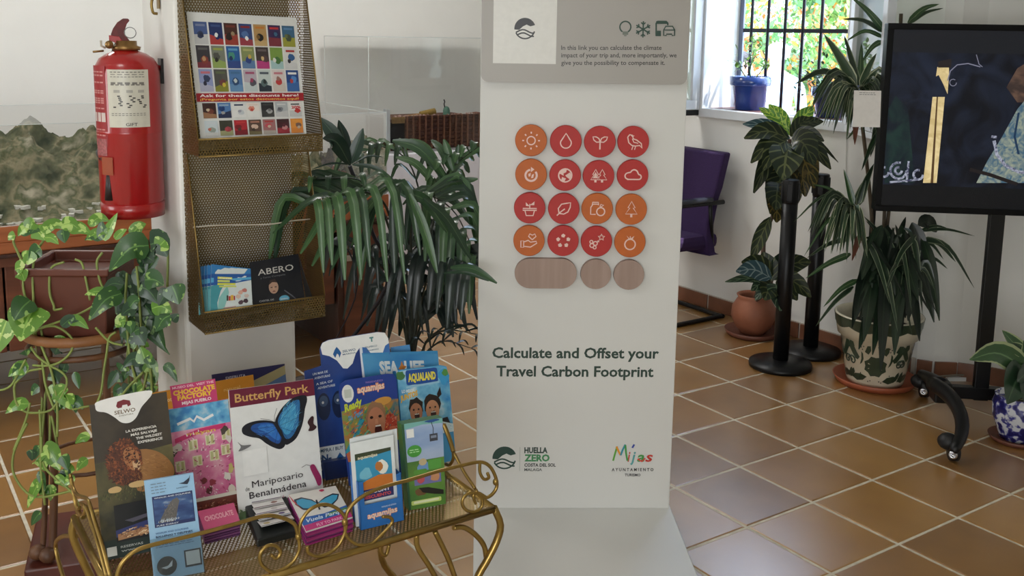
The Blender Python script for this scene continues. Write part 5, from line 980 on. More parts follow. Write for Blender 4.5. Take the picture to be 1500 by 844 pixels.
# whale leaflet in a clear holder
wb = Q((226, 852), (299, 838), (283, 693), (211, 705), z0=.4515, lean=14)
o, S = sheet('leaflet', 'pale blue leaflet with a leaping whale at the front left of the table', 'leaflet', wb, .010, (150, 190, 222))
S.rect(.12, .52, .94, .83, (30, 44, 96)); S.rect(.14, .555, .92, .80, ramp_mat('whale_sea', [(.35, (30, 56, 110)), (.6, (60, 90, 140)), (.75, (150, 170, 190))], 26, .35, stretch=(1, 1, 3))); S.poly([(.2, .56), (.36, .68), (.52, .77), (.62, .785), (.66, .75), (.6, .66), (.56, .58), (.5, .555)], (96, 92, 90)); S.strokes(.44, .67, .12, .08, 70, .05, .007, [(110, 104, 100), (80, 78, 80), (130, 122, 114)], 3, False, 1.0); S.strokes(.4, .57, .22, .014, 60, .05, .006, [(214, 220, 226), (170, 186, 200)], 4, False, 1.2)
S.text('WHALES AND DOLPHINS', .16, .805, .9, .014, (206, 214, 226), .02); S.text('PURE ENERGY', .16, .53, .6, .014, (206, 214, 226), .02); S.lines(.12, .95, .42, 4, .03, .008, (110, 130, 150)); S.poly([(.68, .92), (.78, .925), (.9, .96), (.93, .99), (.9, .93), (.86, .9), (.8, .905)], (30, 40, 60)); S.text('ALMADRABA', .62, .87, .86, .014, (60, 80, 110)); S.text('WHALES AND DOLPHINS', .12, .455, .78, .016, (60, 100, 150), .02); S.text('BALLENAS Y DELFINES', .12, .42, .86, .018, (40, 60, 90), .03); S.lines(.1, .38, .86, 4, .02, .008, (90, 120, 150), 4)
S.ell(.28, .13, .20, .095, (18, 24, 44)); S.poly([(.16, .12), (.3, .13), (.4, .18), (.38, .12), (.26, .1)], (206, 214, 226)); S.rect(.64, .08, .98, .25, (24, 28, 44)); S.rect(.67, .1, .95, .235, (206, 210, 214)); fin(o, S)
clear = thin_glass('clear_acrylic', (236, 240, 240), .02, .05)
q = M(); hp2 = [wb[0], wb[1], wb[1].lerp(wb[2], .42), wb[0].lerp(wb[3], .42)]; n_ = (wb[1]-wb[0]).cross(wb[3]-wb[0]).normalized(); hp2 = [p+n_*.006 for p in hp2]; q.slab(hp2, n_*.002, clear); q.slab([hp2[1]-n_*.02, hp2[1]+n_*.002, hp2[2]+n_*.002, hp2[2]-n_*.02], (hp2[1]-hp2[0]).normalized()*.002, clear); k = q.build('clear_pocket', o)
# black tray with fanned cards
zt = .452; A = [atz(377, 803, zt), atz(439, 786, zt), atz(414, 732, zt), atz(352, 742, zt)]; ht = (.018, .018, .036, .036)
t = thing('card_tray', 'black tray of fanned white cards at the front of the butterfly board', 'card tray', (A[0]+A[2])/2*1)
trm = mat('tray_black', (20, 24, 24), .4, 0, .1, 30); top = [p+UP*h for p, h in zip(A, ht)]
q = M(); q.add(A+top, [(3, 2, 1, 0), (0, 1, 5, 4), (1, 2, 6, 5), (2, 3, 7, 6), (3, 0, 4, 7), (4, 5, 6, 7)], trm); q.build('tray_body', t, bevel=.003)
TS = Sheet(*top); ords = ('frontmost', 'second', 'third', 'fourth', 'fifth', 'sixth')
for k in range(6):
    v0 = .13+k*.137; c_ = [TS.P(.16, v0, .004+.0016*(5-k)), TS.P(.93-.02*k, v0, .004+.0016*(5-k)), TS.P(.93-.02*k, v0+.2, .001), TS.P(.14, v0+.2, .001)]
    o, S = sheet('fanned_card', '%s white card%s in the black tray' % (ords[k], '' if k == 0 else ' from the front'), 'card', c_, .0008, (228, 224, 222), 'white cards fanned in the black tray')
    S.rect(0, .02, 1, .12, ((60, 50, 70), (60, 90, 130), (110, 70, 110), (90, 50, 60), (80, 60, 90), (120, 60, 120))[k]); S.blob((.2, .75, .6, .7, .6, .65)[k], .4, .12, .18, ((190, 170, 120), (90, 70, 120), (200, 190, 190), (150, 110, 100), (130, 60, 110), (150, 120, 160))[k], k+60); fin(o, S)
# stack of butterfly leaflets
zs = .452; base = [atz(449, 800, zs), atz(517, 778, zs), atz(492, 738, zs), atz(423, 752, zs)]
nl = 8
for k in range(nl):
    h0 = k*.0042; h1 = k*.0055+.002; dx = V((.0015*((k*37) % 3-1), .001*((k*53) % 3-1), 0)); c_ = [base[0]+UP*(h0+.004)+dx, base[1]+UP*(h0+.004)+dx, base[2]+UP*(h1+.004)+dx, base[3]+UP*(h1+.004)+dx]
    o, S = sheet('butterfly_leaflet', 'top leaflet of the stack, showing a pale blue butterfly and a magenta strip' if k == nl-1 else ('lowest', 'second lowest', 'third lowest', 'fourth lowest', 'fifth lowest', 'sixth lowest', 'seventh lowest')[k]+' magenta-edged leaflet of the stack at the table front', 'leaflet', c_, .0038, (224, 220, 214) if k == nl-1 else ((150, 40, 110), (110, 50, 100), (170, 60, 120))[k % 3], 'stack of butterfly leaflets')
    if k == nl-1:
        S.poly([(0, 0), (1, 0), (1, .16), (0, .14)], (196, 40, 120)); S.poly([(0, .14), (1, .16), (1, .36), (.5, .30), (0, .34)], (44, 100, 180)); S.poly([(.5, .2), (1, .22), (1, .3), (.6, .28)], (90, 140, 80)); S.text('FLY TO PARK', .25, .03, .8, .07, (236, 170, 200), .03); S.text('Vuela Parque', .1, .19, .95, .09, (210, 226, 240), .02, .3)
        S.poly([(.47, .62), (.4, .74), (.22, .86), (.06, .84), (.04, .7), (.14, .52), (.32, .46), (.46, .52)], (30, 40, 60)); S.poly([(.45, .62), (.38, .72), (.22, .82), (.1, .80), (.08, .7), (.16, .56), (.32, .50), (.44, .55)], (66, 160, 200)); S.poly([(.49, .62), (.66, .72), (.86, .78), (.98, .72), (.9, .58), (.72, .44), (.56, .44), (.5, .52)], (30, 40, 60)); S.poly([(.51, .62), (.66, .69), (.84, .74), (.94, .70), (.87, .58), (.71, .48), (.57, .48), (.52, .55)], (70, 166, 206)); S.line([(.45, .42), (.48, .7)], .004, (26, 26, 30)); S.blob(.68, .93, .06, .04, (190, 50, 90), 3); S.poly([(0, .99), (.1, .6), (.13, .5), (.02, .8)], (200, 60, 70))
    fin(o, S)
# holder pieces behind the orange card so nothing floats: brass hook on the pillar
q = M(); h0 = atx(232, 2, px0-.004); q.slab((h0+V((0, -.012, -.02)), h0+V((0, .012, -.02)), h0+V((0, .012, .05)), h0+V((0, -.012, .05))), (-.002, 0, 0), brass_s); q.tube(curve([h0+V((-.002, 0, .03)), h0+V((-.018, 0, .0)), h0+V((-.016, 0, -.03)), h0+V((-.004, 0, -.034))], 12), .004, brass_s, 8); o = q.build('wall_hook', loc=h0); tag(o, 'small brass hook on the pillar side above the fire extinguisher', 'hook')
# ---------------- fire extinguisher ----------------
ec = atx(190.5, 200, .672); er = 46*2.75/FP; ez = lambda y: atx(190.5, y, .672).z
ax_ = V((ec.x, ec.y, 0)); red = mat('extinguisher_red', (158, 16, 20), .28, 0, .03, 8, coat=.5)
fx = thing('fire_extinguisher', 'red fire extinguisher with a white inspection label hanging on the pillar side', 'fire extinguisher', V((ec.x, ec.y, ez(310))))
toc = (CAM-ec); toc.z = 0; toc.normalize(); sdv = V((-toc.y, toc.x, 0)); sdv = sdv if sdv.dot(RT) > 0 else -sdv
zb, zt_, zs_ = ez(300), ez(92), ez(74)
prof = [(0, zb), (er*.93, zb), (er*.93, ez(292)), (er*.985, ez(288)), (er*.985, ez(195)), (er*1.0, ez(193)), (er*1.0, ez(191)), (er*.985, ez(189)), (er*.985, ez(108)), (er*.95, ez(97)), (er*.82, ez(86)), (er*.6, ez(79)), (er*.36, ez(75)), (er*.30, ez(72)), (0, ez(71))]
q = M(); q.lathe(prof, ax_, red, 48); q.build('cylinder', fx)
q = M(); q.lathe([(er*.90, ez(311)), (er*.97, ez(311)), (er*.99, ez(293)), (er*.93, ez(291)), (er*.88, ez(292)), (er*.88, ez(311))], ax_, red, 48, cap=False); q.build('foot_ring', fx)
br2 = mat('valve_brass', (140, 108, 66), .35, .85, .15, 40); blk2 = mat('black_plastic', (24, 22, 24), .4, 0, .1, 30)
q = M(); q.lathe([(er*.42, ez(74)), (er*.45, ez(69)), (er*.33, ez(67)), (er*.33, ez(60)), (0, ez(60))], ax_, br2, 24); q.build('valve', fx)
E_ = lambda px, py, o=0: ec+sdv*((px-190.5)*2.75/FP)+toc*o+UP*(ez(py)-ec.z)
q = M(); q.tube([E_(160, 75, .02), E_(146, 76.5, .03)], .0028, br2, 8); q.build('pin_strap', fx)
for k, w in enumerate((.010, -.010)):
    pass
drk = mat('lever_red', (92, 16, 14), .5, 0, .25, 60)
q = M(); P2 = [(170, 60), (171, 50), (174, 42), (180, 33), (188, 27), (195, 27), (197, 30), (193, 35), (190, 44), (190, 52), (196, 60), (197, 68), (192, 72), (186, 66), (176, 62)]
q.prism(P2, lambda x, y: E_(x, y, .010), lambda x, y: E_(x, y, -.012), drk); q.build('lever', fx, bevel=.002)
q = M(); q.prism([(168, 52), (182, 54), (187, 62), (195, 66), (197, 72), (190, 75), (184, 66), (168, 60)], lambda x, y: E_(x, y, .014), lambda x, y: E_(x, y, .009), red); q.build('carry_handle', fx, bevel=.001)
q = M(); q.tube([E_(197+8*cos(a*.39), 48+8*sin(a*.39), .012) for a in range(16)], .0012, mat('steel', (120, 120, 118), .3, .9, .05, 30), 6, closed=True); q.build('pull_ring', fx)
q = M(); q.lathe([(0, 0), (.011, 0), (.011, .008), (0, .009)], E_(168, 66, .018), br2, 18, axis=toc); q.build('pressure_gauge', fx)
q = M(); q.tube([E_(157, 60, .0), E_(157, 68, .0), E_(163, 71, .0)], .003, mat('safety_clip', (190, 180, 160), .5), 6); q.build('clip', fx)
def epatch(y0, y1, a0, a1, m, off, rr=.985, n=10):
    vs = []; 
    for z in (ez(y1), ez(y0)):
        for i in range(n+1): a = radians(a0+(a1-a0)*i/n); d = toc*cos(a)+sdv*sin(a); vs.append(V((ec.x, ec.y, z))+d*(er*rr+off))
    return vs, [(i, i+1, n+2+i, n+1+i) for i in range(n)]
def addp(q, y0, y1, a0, a1, m, off=.0006, n=10): vs, fs = epatch(y0, y1, a0, a1, m, off, n=n); q.add(vs, fs, m, True)
q = M(); addp(q, 101, 183, -36, 38, pm((206, 202, 188))); lb = q.build('inspection_label', fx)
q = M(); gk = random.Random(5)
for y_, n_, h in ((104, 9, 1.4), (107.5, 5, 1.0), (111, 10, 1.0), (119, 5, 3), (122, 7, 1.6), (163, 10, .9), (165.5, 10, .9)):
    for i in range(n_): a = -31+62*(i+.1)/n_; addp(q, y_, y_+h, a, a+62*.7/n_, pm((120, 116, 110)), .0009, 3)
for cx in (-20, 2, 22):
    for i in range(7): a = cx+gk.uniform(-7, 6); y_ = 138+i*2.6; addp(q, y_, y_+1.8, a, a+5, pm((60, 58, 56)), .0009, 2)
    addp(q, 130, 134, cx-5, cx+6, pm((170, 166, 158)), .0009, 3)
o = q.build('print', lb); o['kind'] = 'stuff'
q = M(); vs2, fs2, a_, b_ = text2d('GIFT', .01)
q.add([V((ec.x, ec.y, ez(181)+y*.012))+(toc*cos(w)+sdv*sin(w))*(er*.985+.001) for x, y in vs2 for w in [radians(-6+20*(x-a_)/(b_-a_))]], fs2, pm((50, 48, 50))); q.build('lettering', lb)
q = M(); addp(q, 96, 210, -86, -41, mat('red_decal', (150, 30, 34), .5, 0, .1, 60)); dc = q.build('decal', fx); q = M(); wt_ = pm((196, 130, 126))
for y_ in (104, 109, 119, 131, 134, 142, 145, 148, 156, 186, 190, 194):
    for i in range(4): a = -84+40*i/4; addp(q, y_, y_+2.0, a, a+8, wt_, .0009, 2)
for a in (-80, -66, -54): addp(q, 163, 176, a, a+10, pm((206, 190, 184)), .0009, 2)
addp(q, 200, 224, -80, -44, mat('smudged_text', (160, 90, 90), .5, 0, .4, 160), .0008)
o = q.build('print', dc); o['kind'] = 'stuff'
q = M(); q.tube(curve([E_(178, 66, -.05), E_(170, 90, -.09), E_(166, 140, -.095), E_(160, 205, -.08), E_(146, 222, -.03), E_(151, 230, .03)], 20), .007, blk2, 8); q.tube(curve([E_(152, 228, .035), E_(160, 232, .05), E_(161, 246, .052)], 6), [.008, .010, .011, .011, .010, .010, .010], blk2, 10); q.tube([E_(160, 285, .055), E_(161, 246, .054)], [.015, .009], mat('nozzle_black', (40, 26, 26), .4), 12); q.build('hose', fx)
q = M(); addp(q, 225, 250, -58, -32, mat('orange_strap', (150, 66, 30), .5), .003, 4); q.build('nozzle_clip', fx)
q = M(); q.slab([E_(157, 278, .062), E_(169, 278, .060), E_(169, 258, .058), E_(156, 258, .060)], -toc*.001, pm((200, 190, 180))); q.build('tag', fx)
q = M(); q.box((px0-.004, ec.y, ez(105)), (.006, .035, .07), blk2); q.tube([V((px0-.006, ec.y, ez(101))), V((ec.x+er*.6, ec.y, ez(96)))], .008, red, 8); q.build('wall_bracket', fx)
# ---------------- display cabinet with the relief model ----------------
wood = ramp_mat('cabinet_wood', [(.3, (78, 42, 28)), (.55, (104, 58, 38)), (.75, (122, 70, 46))], 3, .4, stretch=(.5, 6, 6), detail=8); wood2 = ramp_mat('cabinet_wood_dark', [(.3, (50, 28, 22)), (.7, (74, 42, 32))], 3, .4, stretch=(6, 6, .5), detail=8)
wood3 = ramp_mat('orange_wood', [(.3, (150, 84, 46)), (.7, (178, 104, 60))], 3, .4, stretch=(.4, 6, 8), detail=8)
cx0, cx1, cy0, cy1 = -1.1, 2.20, 4.30, 5.40
cb = thing('display_cabinet', 'long reddish-brown wooden cabinet carrying the mountain relief model', 'cabinet', ((cx0+cx1)/2, (cy0+cy1)/2, 0))
def bx(M_, x0, x1, y0, y1, z0, z1, m): M_.box(((x0+x1)/2, (y0+y1)/2, (z0+z1)/2), (x1-x0, y1-y0, z1-z0), m)
q = M(); bx(q, cx0, cx1, cy0, cy1, .655, .70, wood3); q.build('top_board', cb, bevel=.004)
q = M(); bx(q, cx0, cx1, cy0, cy0+.03, .70, .765, wood3); bx(q, cx0, cx1, cy1-.03, cy1, .70, .765, wood3); q.build('top_rim', cb, bevel=.004)
q = M(); bx(q, cx0, cx1, cy0-.012, cy0+.01, .640, .655, wood2); q.build('moulding', cb, bevel=.003)
xs_ = [cx0, -.30, .50, 1.30, 1.925]
for a, b in zip(xs_, xs_[1:]): q = M(); bx(q, a+.004, b-.004, cy0+.03, cy0+.055, .245, .600, wood); q.build('drawer_front', cb, bevel=.004)
q = M(); bx(q, cx0, 1.93, cy0+.012, cy0+.06, .600, .640, wood); bx(q, cx0, 1.93, cy0+.05, cy1-.02, .243, .262, wood2); q.build('carcass', cb)
q = M(); bx(q, cx0+.02, 1.93, cy0+.5, cy0+.53, .26, .65, wood2); q.build('back_board', cb)
q = M(); bx(q, 1.935, 2.18, cy0+.02, cy1-.05, .0, .640, wood2); e_ = q.build('end_cupboard', cb, bevel=.004)
q = M(); bx(q, 1.965, 2.15, cy0+.004, cy0+.02, .03, .62, wood); d_ = q.build('door', cb, bevel=.004); q = M(); q.box((1.99, cy0-.002, .47), (.045, .008, .03), chrome); q.build('lock_plate', d_, bevel=.002)
for x in (cx0+.05, .42): 
    for y in (cy0+.25, cy1-.1): q = M(); q.box((x, y, .122), (.07, .07, .244), wood2); q.build('leg', cb, bevel=.003)
# relief model
def relief():
    g = random.Random(4); bumps = [(g.uniform(cx0, cx1), g.uniform(4.5, 5.3), g.uniform(.05, .16), g.uniform(.02, .10)) for _ in range(120)]
    nx, ny = 260, 90; vs = []; fs = []; X0, X1, Y0_, Y1_ = cx0+.03, cx1-.05, cy0+.035, cy1-.035
    prof = [(-1.1, .38), (.35, .40), (.57, .36), (.64, .33), (.69, .345), (.73, .37), (.80, .31), (.90, .285), (1.0, .30), (1.15, .28), (1.3, .26), (1.6, .20), (2.0, .13), (2.4, .08)]
    for j in range(ny+1):
        y = Y0_+(Y1_-Y0_)*j/ny
        for i in range(nx+1):
            x = X0+(X1-X0)*i/nx; xx = x*5.0/max(y, 4.3)
            k = next((k for k in range(len(prof)-1) if prof[k+1][0] >= xx), len(prof)-2); t = (xx-prof[k][0])/(prof[k+1][0]-prof[k][0]); R_ = prof[k][1]*(1-t)+prof[k+1][1]*t
            d = max(0, min(1, (y-4.45)/.55)); h = R_*(d*d*(3-2*d))*(1-max(0, (y-5.05)/.5)*.5)
            for a, b, s, hh in bumps:
                r2 = ((x-a)**2+(y-b)**2)/(s*s)
                if r2 < 1: h += hh*(1-r2)**2*(1 if hh*1000 % 2 < 1 else -.7)*d*.8
            h += (.10*(1-abs(MN.fractal(V((x*3.2, y*3.2, 0)), .9, 2.1, 6))*2)-.05)*d+.022*MN.fractal(V((x*14, y*14, 3)), .8, 2.2, 4)*(d+.12)
            vs.append((x, y, .715+max(0, min(.43, h*.93))))
    for j in range(ny):
        for i in range(nx): a = j*(nx+1)+i; fs.append((a, a+1, a+nx+2, a+nx+1))
    return vs, fs, nx, ny
rm = ramp_mat('relief_paint', [(.34, (46, 56, 38)), (.44, (94, 96, 72)), (.50, (138, 130, 104)), (.55, (84, 90, 62)), (.66, (168, 160, 140))], 7, .95, detail=15, dist=0, bump=.5)
vs, fs, nx, ny = relief(); q = M(); q.add(vs, fs, rm, False); rl = q.build('relief_model', loc=(.6, 4.85, .70)); tag(rl, 'green and grey mountain relief model on the long wooden cabinet', 'model')
def hz_(x, y): i = int((x-cx0-.03)/(cx1-.08-cx0)*nx); j = int((y-cy0-.035)/(cy1-.07-cy0)*ny); return vs[max(0, min(ny, j))*(nx+1)+max(0, min(nx, i))][2]
q = M(); gg = random.Random(8); wh = mat('model_house_white', (216, 214, 206), .8)
for _ in range(46):
    px_ = gg.uniform(-10, 230); py_ = gg.choice((gg.gauss(312, 5), gg.gauss(300, 10))); p = aty(px_, py_, 4.45+gg.uniform(0, .2)); 
    if cx0+.1 < p.x < cx1-.1: q.box((p.x, p.y, hz_(p.x, p.y)+.004), (.018+gg.random()*.02, .012+gg.random()*.012, .014), wh, Matrix.Rotation(gg.random()*3, 3, 'Z'))
for _ in range(22): x = gg.uniform(1.5, 2.1); y = gg.uniform(4.4, 4.9); q.box((x, y, hz_(x, y)+.004), (.02, .015, .014), wh, Matrix.Rotation(gg.random()*3, 3, 'Z'))
o = q.build('model_houses', rl); o['kind'] = 'stuff'
q = M(); road = mat('model_road', (190, 186, 176), .9)
for pts in ([(45, 318), (70, 314), (100, 311), (140, 304), (200, 300), (260, 296)], [(55, 290), (66, 284), (72, 296), (86, 300)], [(96, 262), (105, 268), (118, 278)]):
    P_ = curve([aty(x, y, 4.5) for x, y in pts], 24); q.tube([V((p.x, p.y, hz_(p.x, p.y)+.006)) for p in P_], .007, road, 5)
o = q.build('roads', rl); o['kind'] = 'stuff'
# acrylic cases
acr = thin_glass('acrylic', (254, 255, 254), .0, .015, .8); edge_m = mat('acrylic_edge', (206, 212, 210), .2, 0, 0)
def case(label, x0, x1, y0, y1, z0, z1, feet=False):
    t = thing('acrylic_case', label, 'display case', ((x0+x1)/2, (y0+y1)/2, z0))
    for nm, qd in (('front_pane', ((x0, y0, z0), (x1, y0, z0), (x1, y0, z1), (x0, y0, z1))), ('side_pane', ((x0, y1, z0), (x0, y0, z0), (x0, y0, z1), (x0, y1, z1))), ('side_pane', ((x1, y0, z0), (x1, y1, z0), (x1, y1, z1), (x1, y0, z1))), ('top_pane', ((x0, y0, z1), (x1, y0, z1), (x1, y1, z1), (x0, y1, z1)))):
        q = M(); q.add(qd, [(0, 1, 2, 3)], acr); q.build(nm, t)
    r = .0016; q = M()
    for a, b in (((x0, y0, z0), (x0, y0, z1)), ((x1, y0, z0), (x1, y0, z1)), ((x0, y1, z0), (x0, y1, z1)), ((x0, y0, z1), (x1, y0, z1)), ((x0, y1, z1), (x1, y1, z1)), ((x0, y0, z1), (x0, y1, z1)), ((x1, y0, z1), (x1, y1, z1)), ((x0, y0, z0), (x1, y0, z0))): q.tube((V(a), V(b)), r, edge_m, 4)
    o = q.build('edges', t); o['kind'] = 'stuff'; return t
case('low clear acrylic case over the mountain relief model', cx0+.005, cx1-.01, cy0+.004, cy1-.004, .766, 1.165)
pl0, pl1 = 2.665, 3.90
case('tall clear acrylic case over the wicker basket, reflecting the windows', pl0, pl1, 5.47, 6.12, .802, 1.515)
q = M(); bx(q, pl0-.02, pl1+.01, 5.45, 6.15, 0, .80, mat('plinth_white', (216, 214, 222), .5, 0, .03, 4)); o = q.build('plinth', loc=((pl0+pl1)/2, 5.8, 0), bevel=.004); tag(o, 'white plinth behind the palm carrying the wicker basket and its case', 'plinth')
# wicker basket with objects
w0, w1 = aty(572, 200, 5.60).x, 3.55; wz0, wz1 = .8025, aty(640, 166, 5.60).z; wy0, wy1 = 5.60, 5.98
wk = ramp_mat('wicker', [(.3, (66, 36, 26)), (.7, (104, 62, 44))], 30, .7, stretch=(1, 1, 5)); t = thing('wicker_basket', 'brown woven basket chest inside the tall acrylic case', 'basket', ((w0+w1)/2, (wy0+wy1)/2, wz0))
q = M(); bx(q, w0+.008, w1-.008, wy0+.01, wy1-.01, wz0, wz1-.03, wk); q.build('body', t)
n_s = 12
for i in range(n_s+1): x = w0+.12+(w1-w0-.13)*i/n_s; q = M(); bx(q, x-.006, x+.006, wy0-.002, wy0+.012, wz0+.005, wz1-.012, mat('cane', (128, 84, 60), .6, 0, .2, 30)); q.build('upright_cane', t, bevel=.002)
for i in range(8): z = wz0+.02+(wz1-wz0-.04)*i/7; q = M(); bx(q, w0+.11, w1, wy0+.002, wy0+.012, z-.008, z+.008, wk); q.build('woven_band', t, bevel=.003)
q = M(); bx(q, w0, w0+.10, wy0, wy0+.010, wz0+.02, wz1-.05, mat('opening_shade', (22, 20, 24), .9)); q.build('dark_opening', t); q = M(); bx(q, w0+.01, w0+.10, wy0-.006, wy0+.006, wz1-.055, wz1-.015, mat('straw', (150, 118, 76), .8, 0, .2, 60)); q.build('flap', t)  # flat dark panel painted as the shade inside the open front left
bits = [(600, 163, 40, 'cork_roll', 'pale brown cork strip lying on the basket', (150, 110, 66)), (690, 163, 30, 'reddish_strip', 'short reddish strip lying at the right of the basket top', (130, 84, 70))]
for px_, py_, wp, nm, lbl, c in bits: p = aty(px_, py_, 5.68); p.z = wz1-.022; q = M(); q.box(p+UP*.0, (wp*5.9/FP, .07, .014), mat(nm, c, .8, 0, .2, 50), Matrix.Rotation(-.12, 3, 'Y')); o = q.build('strip', loc=p, bevel=.003); tag(o, lbl, 'strip')
p = aty(627, 158, 5.7); p.z = wz1-.03; q = M(); q.tube([p+V((-.06, 0, .022)), p+V((.05, 0, .034))], [.014, .022], mat('mustard_cloth', (170, 140, 70), .8, 0, .15, 50), 10); o = q.build('cloth_roll', loc=p); tag(o, 'small mustard yellow roll on top of the basket', 'roll')
p = aty(654, 163, 5.68); p.z = wz1-.028; vg = mat('verdigris', (96, 140, 122), .6, 0, .15, 40); q = M(); q.lathe([(.024, 0), (.026, .01), (.022, .02), (.024, .035), (.018, .055), (.010, .062), (0, .066)], p, vg, 18); o = q.build('figurine', loc=p); tag(o, 'small verdigris green figurine with a dark raised spike on the basket', 'figurine')
q = M(); q.tube(curve([p+V((-.012, 0, .055)), p+V((-.018, 0, .08)), p+V((-.014, 0, .095)), p+V((-.02, 0, .11))], 8), .004, blk2, 6); q.build('spike', o)
gg = random.Random(2); q = M()
for _ in range(90): q.ball((gg.uniform(w0+.03, w1-.02), wy0+.015+abs(gg.gauss(0, .012)), wz1-.025+gg.random()*.012), .006+.006*gg.random(), pm(gg.choice(((206, 170, 166), (220, 206, 200), (150, 110, 90), (190, 150, 140)))), 7, 5)
o = q.build('shell_edging', t); o['kind'] = 'stuff'
q = M(); p = aty(567, 200, 5.58); bx(q, p.x-.014, p.x+.012, 5.56, 5.60, .8025, aty(567, 160, 5.58).z, frame_m); o = q.build('case_corner_post', loc=p); tag(o, 'narrow white upright at the left end of the wicker basket', 'post')
# ---------------- plants ----------------
WF = 1.0
def arch(b, t, h, n=2): m_ = (b+t)/2+h; return [b, m_, t]
def pl(parent, D, lst, mt, prof=None, fold=.22, n=8, name='leaf', facing=.8):
    """leaves from measured base and tip: (x0, y0, x1, y1, width, arch, depth change at tip)"""
    for i, r in enumerate(lst):
        x0, y0, x1, y1, w, a = r[:6]; dd = r[6] if len(r) > 6 else 0; b = atd(x0, y0, D); t = atd(x1, y1, D+dd); k = D/FP; w *= WF
        mdp = (b+t)/2+UU*(a*k); q = M(); mm = mt[i % len(mt)] if isinstance(mt, list) else mt
        q.leaf([b, mdp, t], w*k, mm, up=(-FWD*facing+UP*(1-facing)+RT*.15*((i % 3)-1)), fold=fold, n=n, prof=prof); q.build(name, parent)
WF = 1.0
# kentia palm
pb = V((1.60, 3.22, 0)); kp = thing('potted_palm', 'large dark green palm with long drooping leaflets between the pillar and the totem', 'potted plant', pb)
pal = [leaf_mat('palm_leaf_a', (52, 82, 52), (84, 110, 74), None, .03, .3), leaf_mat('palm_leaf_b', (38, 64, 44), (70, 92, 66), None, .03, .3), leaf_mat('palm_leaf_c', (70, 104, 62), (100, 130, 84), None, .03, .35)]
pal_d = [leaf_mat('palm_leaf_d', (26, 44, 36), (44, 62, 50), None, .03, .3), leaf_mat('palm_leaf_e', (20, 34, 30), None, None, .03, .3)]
q = M(); q.lathe([(0, 0), (.12, 0), (.155, .30), (.165, .30), (.165, .33), (.15, .33), (.145, .28), (0, .28)], pb, mat('dark_planter', (48, 40, 38), .5, 0, .1, 10), 32); q.build('pot', kp)
stm = mat('palm_stem', (40, 46, 34), .6, 0, .2, 30)
def frond(rach, n, ln, wd, mats, side=(1, -1), start=.3, droop=.7, fwd=.5, taper=.5, seed=0, r=.006):
    """rach: list of (px, py, depth); leaflets in pairs along the outer part"""
    g = random.Random(seed); P_ = curve([atd(*p) for p in rach], 28); q = M(); q.tube(P_, [r*(1-.75*i/28) for i in range(29)], stm, 6); fo = q.build('frond', kp)
    for k in range(n):
        s = start+(1-start)*k/(n-1); i = min(27, int(s*28)); p = P_[i].lerp(P_[i+1], s*28-i if i < 28 else 0); t = (P_[min(28, i+1)]-P_[max(0, i-1)]).normalized()
        sd0 = t.cross(UP); sd0 = sd0.normalized() if sd0.length > .1 else RT
        for sg in side:
            L_ = ln*(1-taper*abs(s-.5)*1.6)*(.85+.3*g.random()); d = (sd0*sg*(.75+.2*g.random())+t*(fwd+.2*g.random())+UP*(.15*g.random())).normalized()
            tip = p+d*L_*.72-UP*L_*droop*(.8+.4*g.random()); md = p+d*L_*.48+UP*L_*.03; q = M(); q.leaf([p, md, tip], wd*(.8+.4*g.random()), mats[g.randrange(len(mats))], up=UP*.4-FWD*.6, fold=.25, n=7, prof=strap); q.build('leaflet', fo)
bs = (602, 545, 3.66)
frond([bs, (590, 430, 3.55), (572, 320, 3.3), (545, 284, 3.1), (500, 286, 2.95), (455, 300, 2.85)], 9, .30, .026, pal, start=.55, droop=.85, fwd=.35, seed=1)
frond([bs, (604, 420, 3.6), (603, 320, 3.45), (622, 286, 3.35), (665, 310, 3.3), (695, 370, 3.3)], 10, .30, .028, pal, start=.5, droop=.8, fwd=.3, seed=2)
frond([bs, (615, 430, 3.7), (636, 320, 3.65), (655, 255, 3.6), (700, 215, 3.5)], 9, .26, .027, [pal[0], pal[2]], start=.5, droop=.25, fwd=.4, seed=3)
frond([bs, (590, 410, 3.6), (565, 320, 3.4), (545, 280, 3.2), (520, 262, 3.05), (462, 262, 2.95)], 7, .24, .018, pal, start=.6, droop=.3, fwd=.5, seed=4)
frond([bs, (610, 420, 3.8), (620, 320, 3.9), (600, 240, 3.9), (560, 215, 3.85), (530, 225, 3.8)], 8, .28, .022, pal, start=.45, droop=.4, fwd=.5, seed=5)
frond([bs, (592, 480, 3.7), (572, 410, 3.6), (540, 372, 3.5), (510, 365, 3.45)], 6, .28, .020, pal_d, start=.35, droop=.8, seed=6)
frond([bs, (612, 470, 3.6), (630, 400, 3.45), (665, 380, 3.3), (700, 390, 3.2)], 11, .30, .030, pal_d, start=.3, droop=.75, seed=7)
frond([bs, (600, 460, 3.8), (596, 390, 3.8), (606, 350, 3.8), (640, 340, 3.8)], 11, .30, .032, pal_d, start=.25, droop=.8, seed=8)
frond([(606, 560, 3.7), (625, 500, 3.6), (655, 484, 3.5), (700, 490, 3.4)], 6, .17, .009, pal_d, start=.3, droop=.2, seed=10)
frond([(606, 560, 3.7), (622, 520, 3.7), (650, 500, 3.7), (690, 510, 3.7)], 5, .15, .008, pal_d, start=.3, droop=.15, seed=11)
frond([bs, (618, 470, 3.7), (650, 420, 3.7), (690, 380, 3.7)], 11, .26, .030, pal_d, start=.3, droop=.6, seed=13)
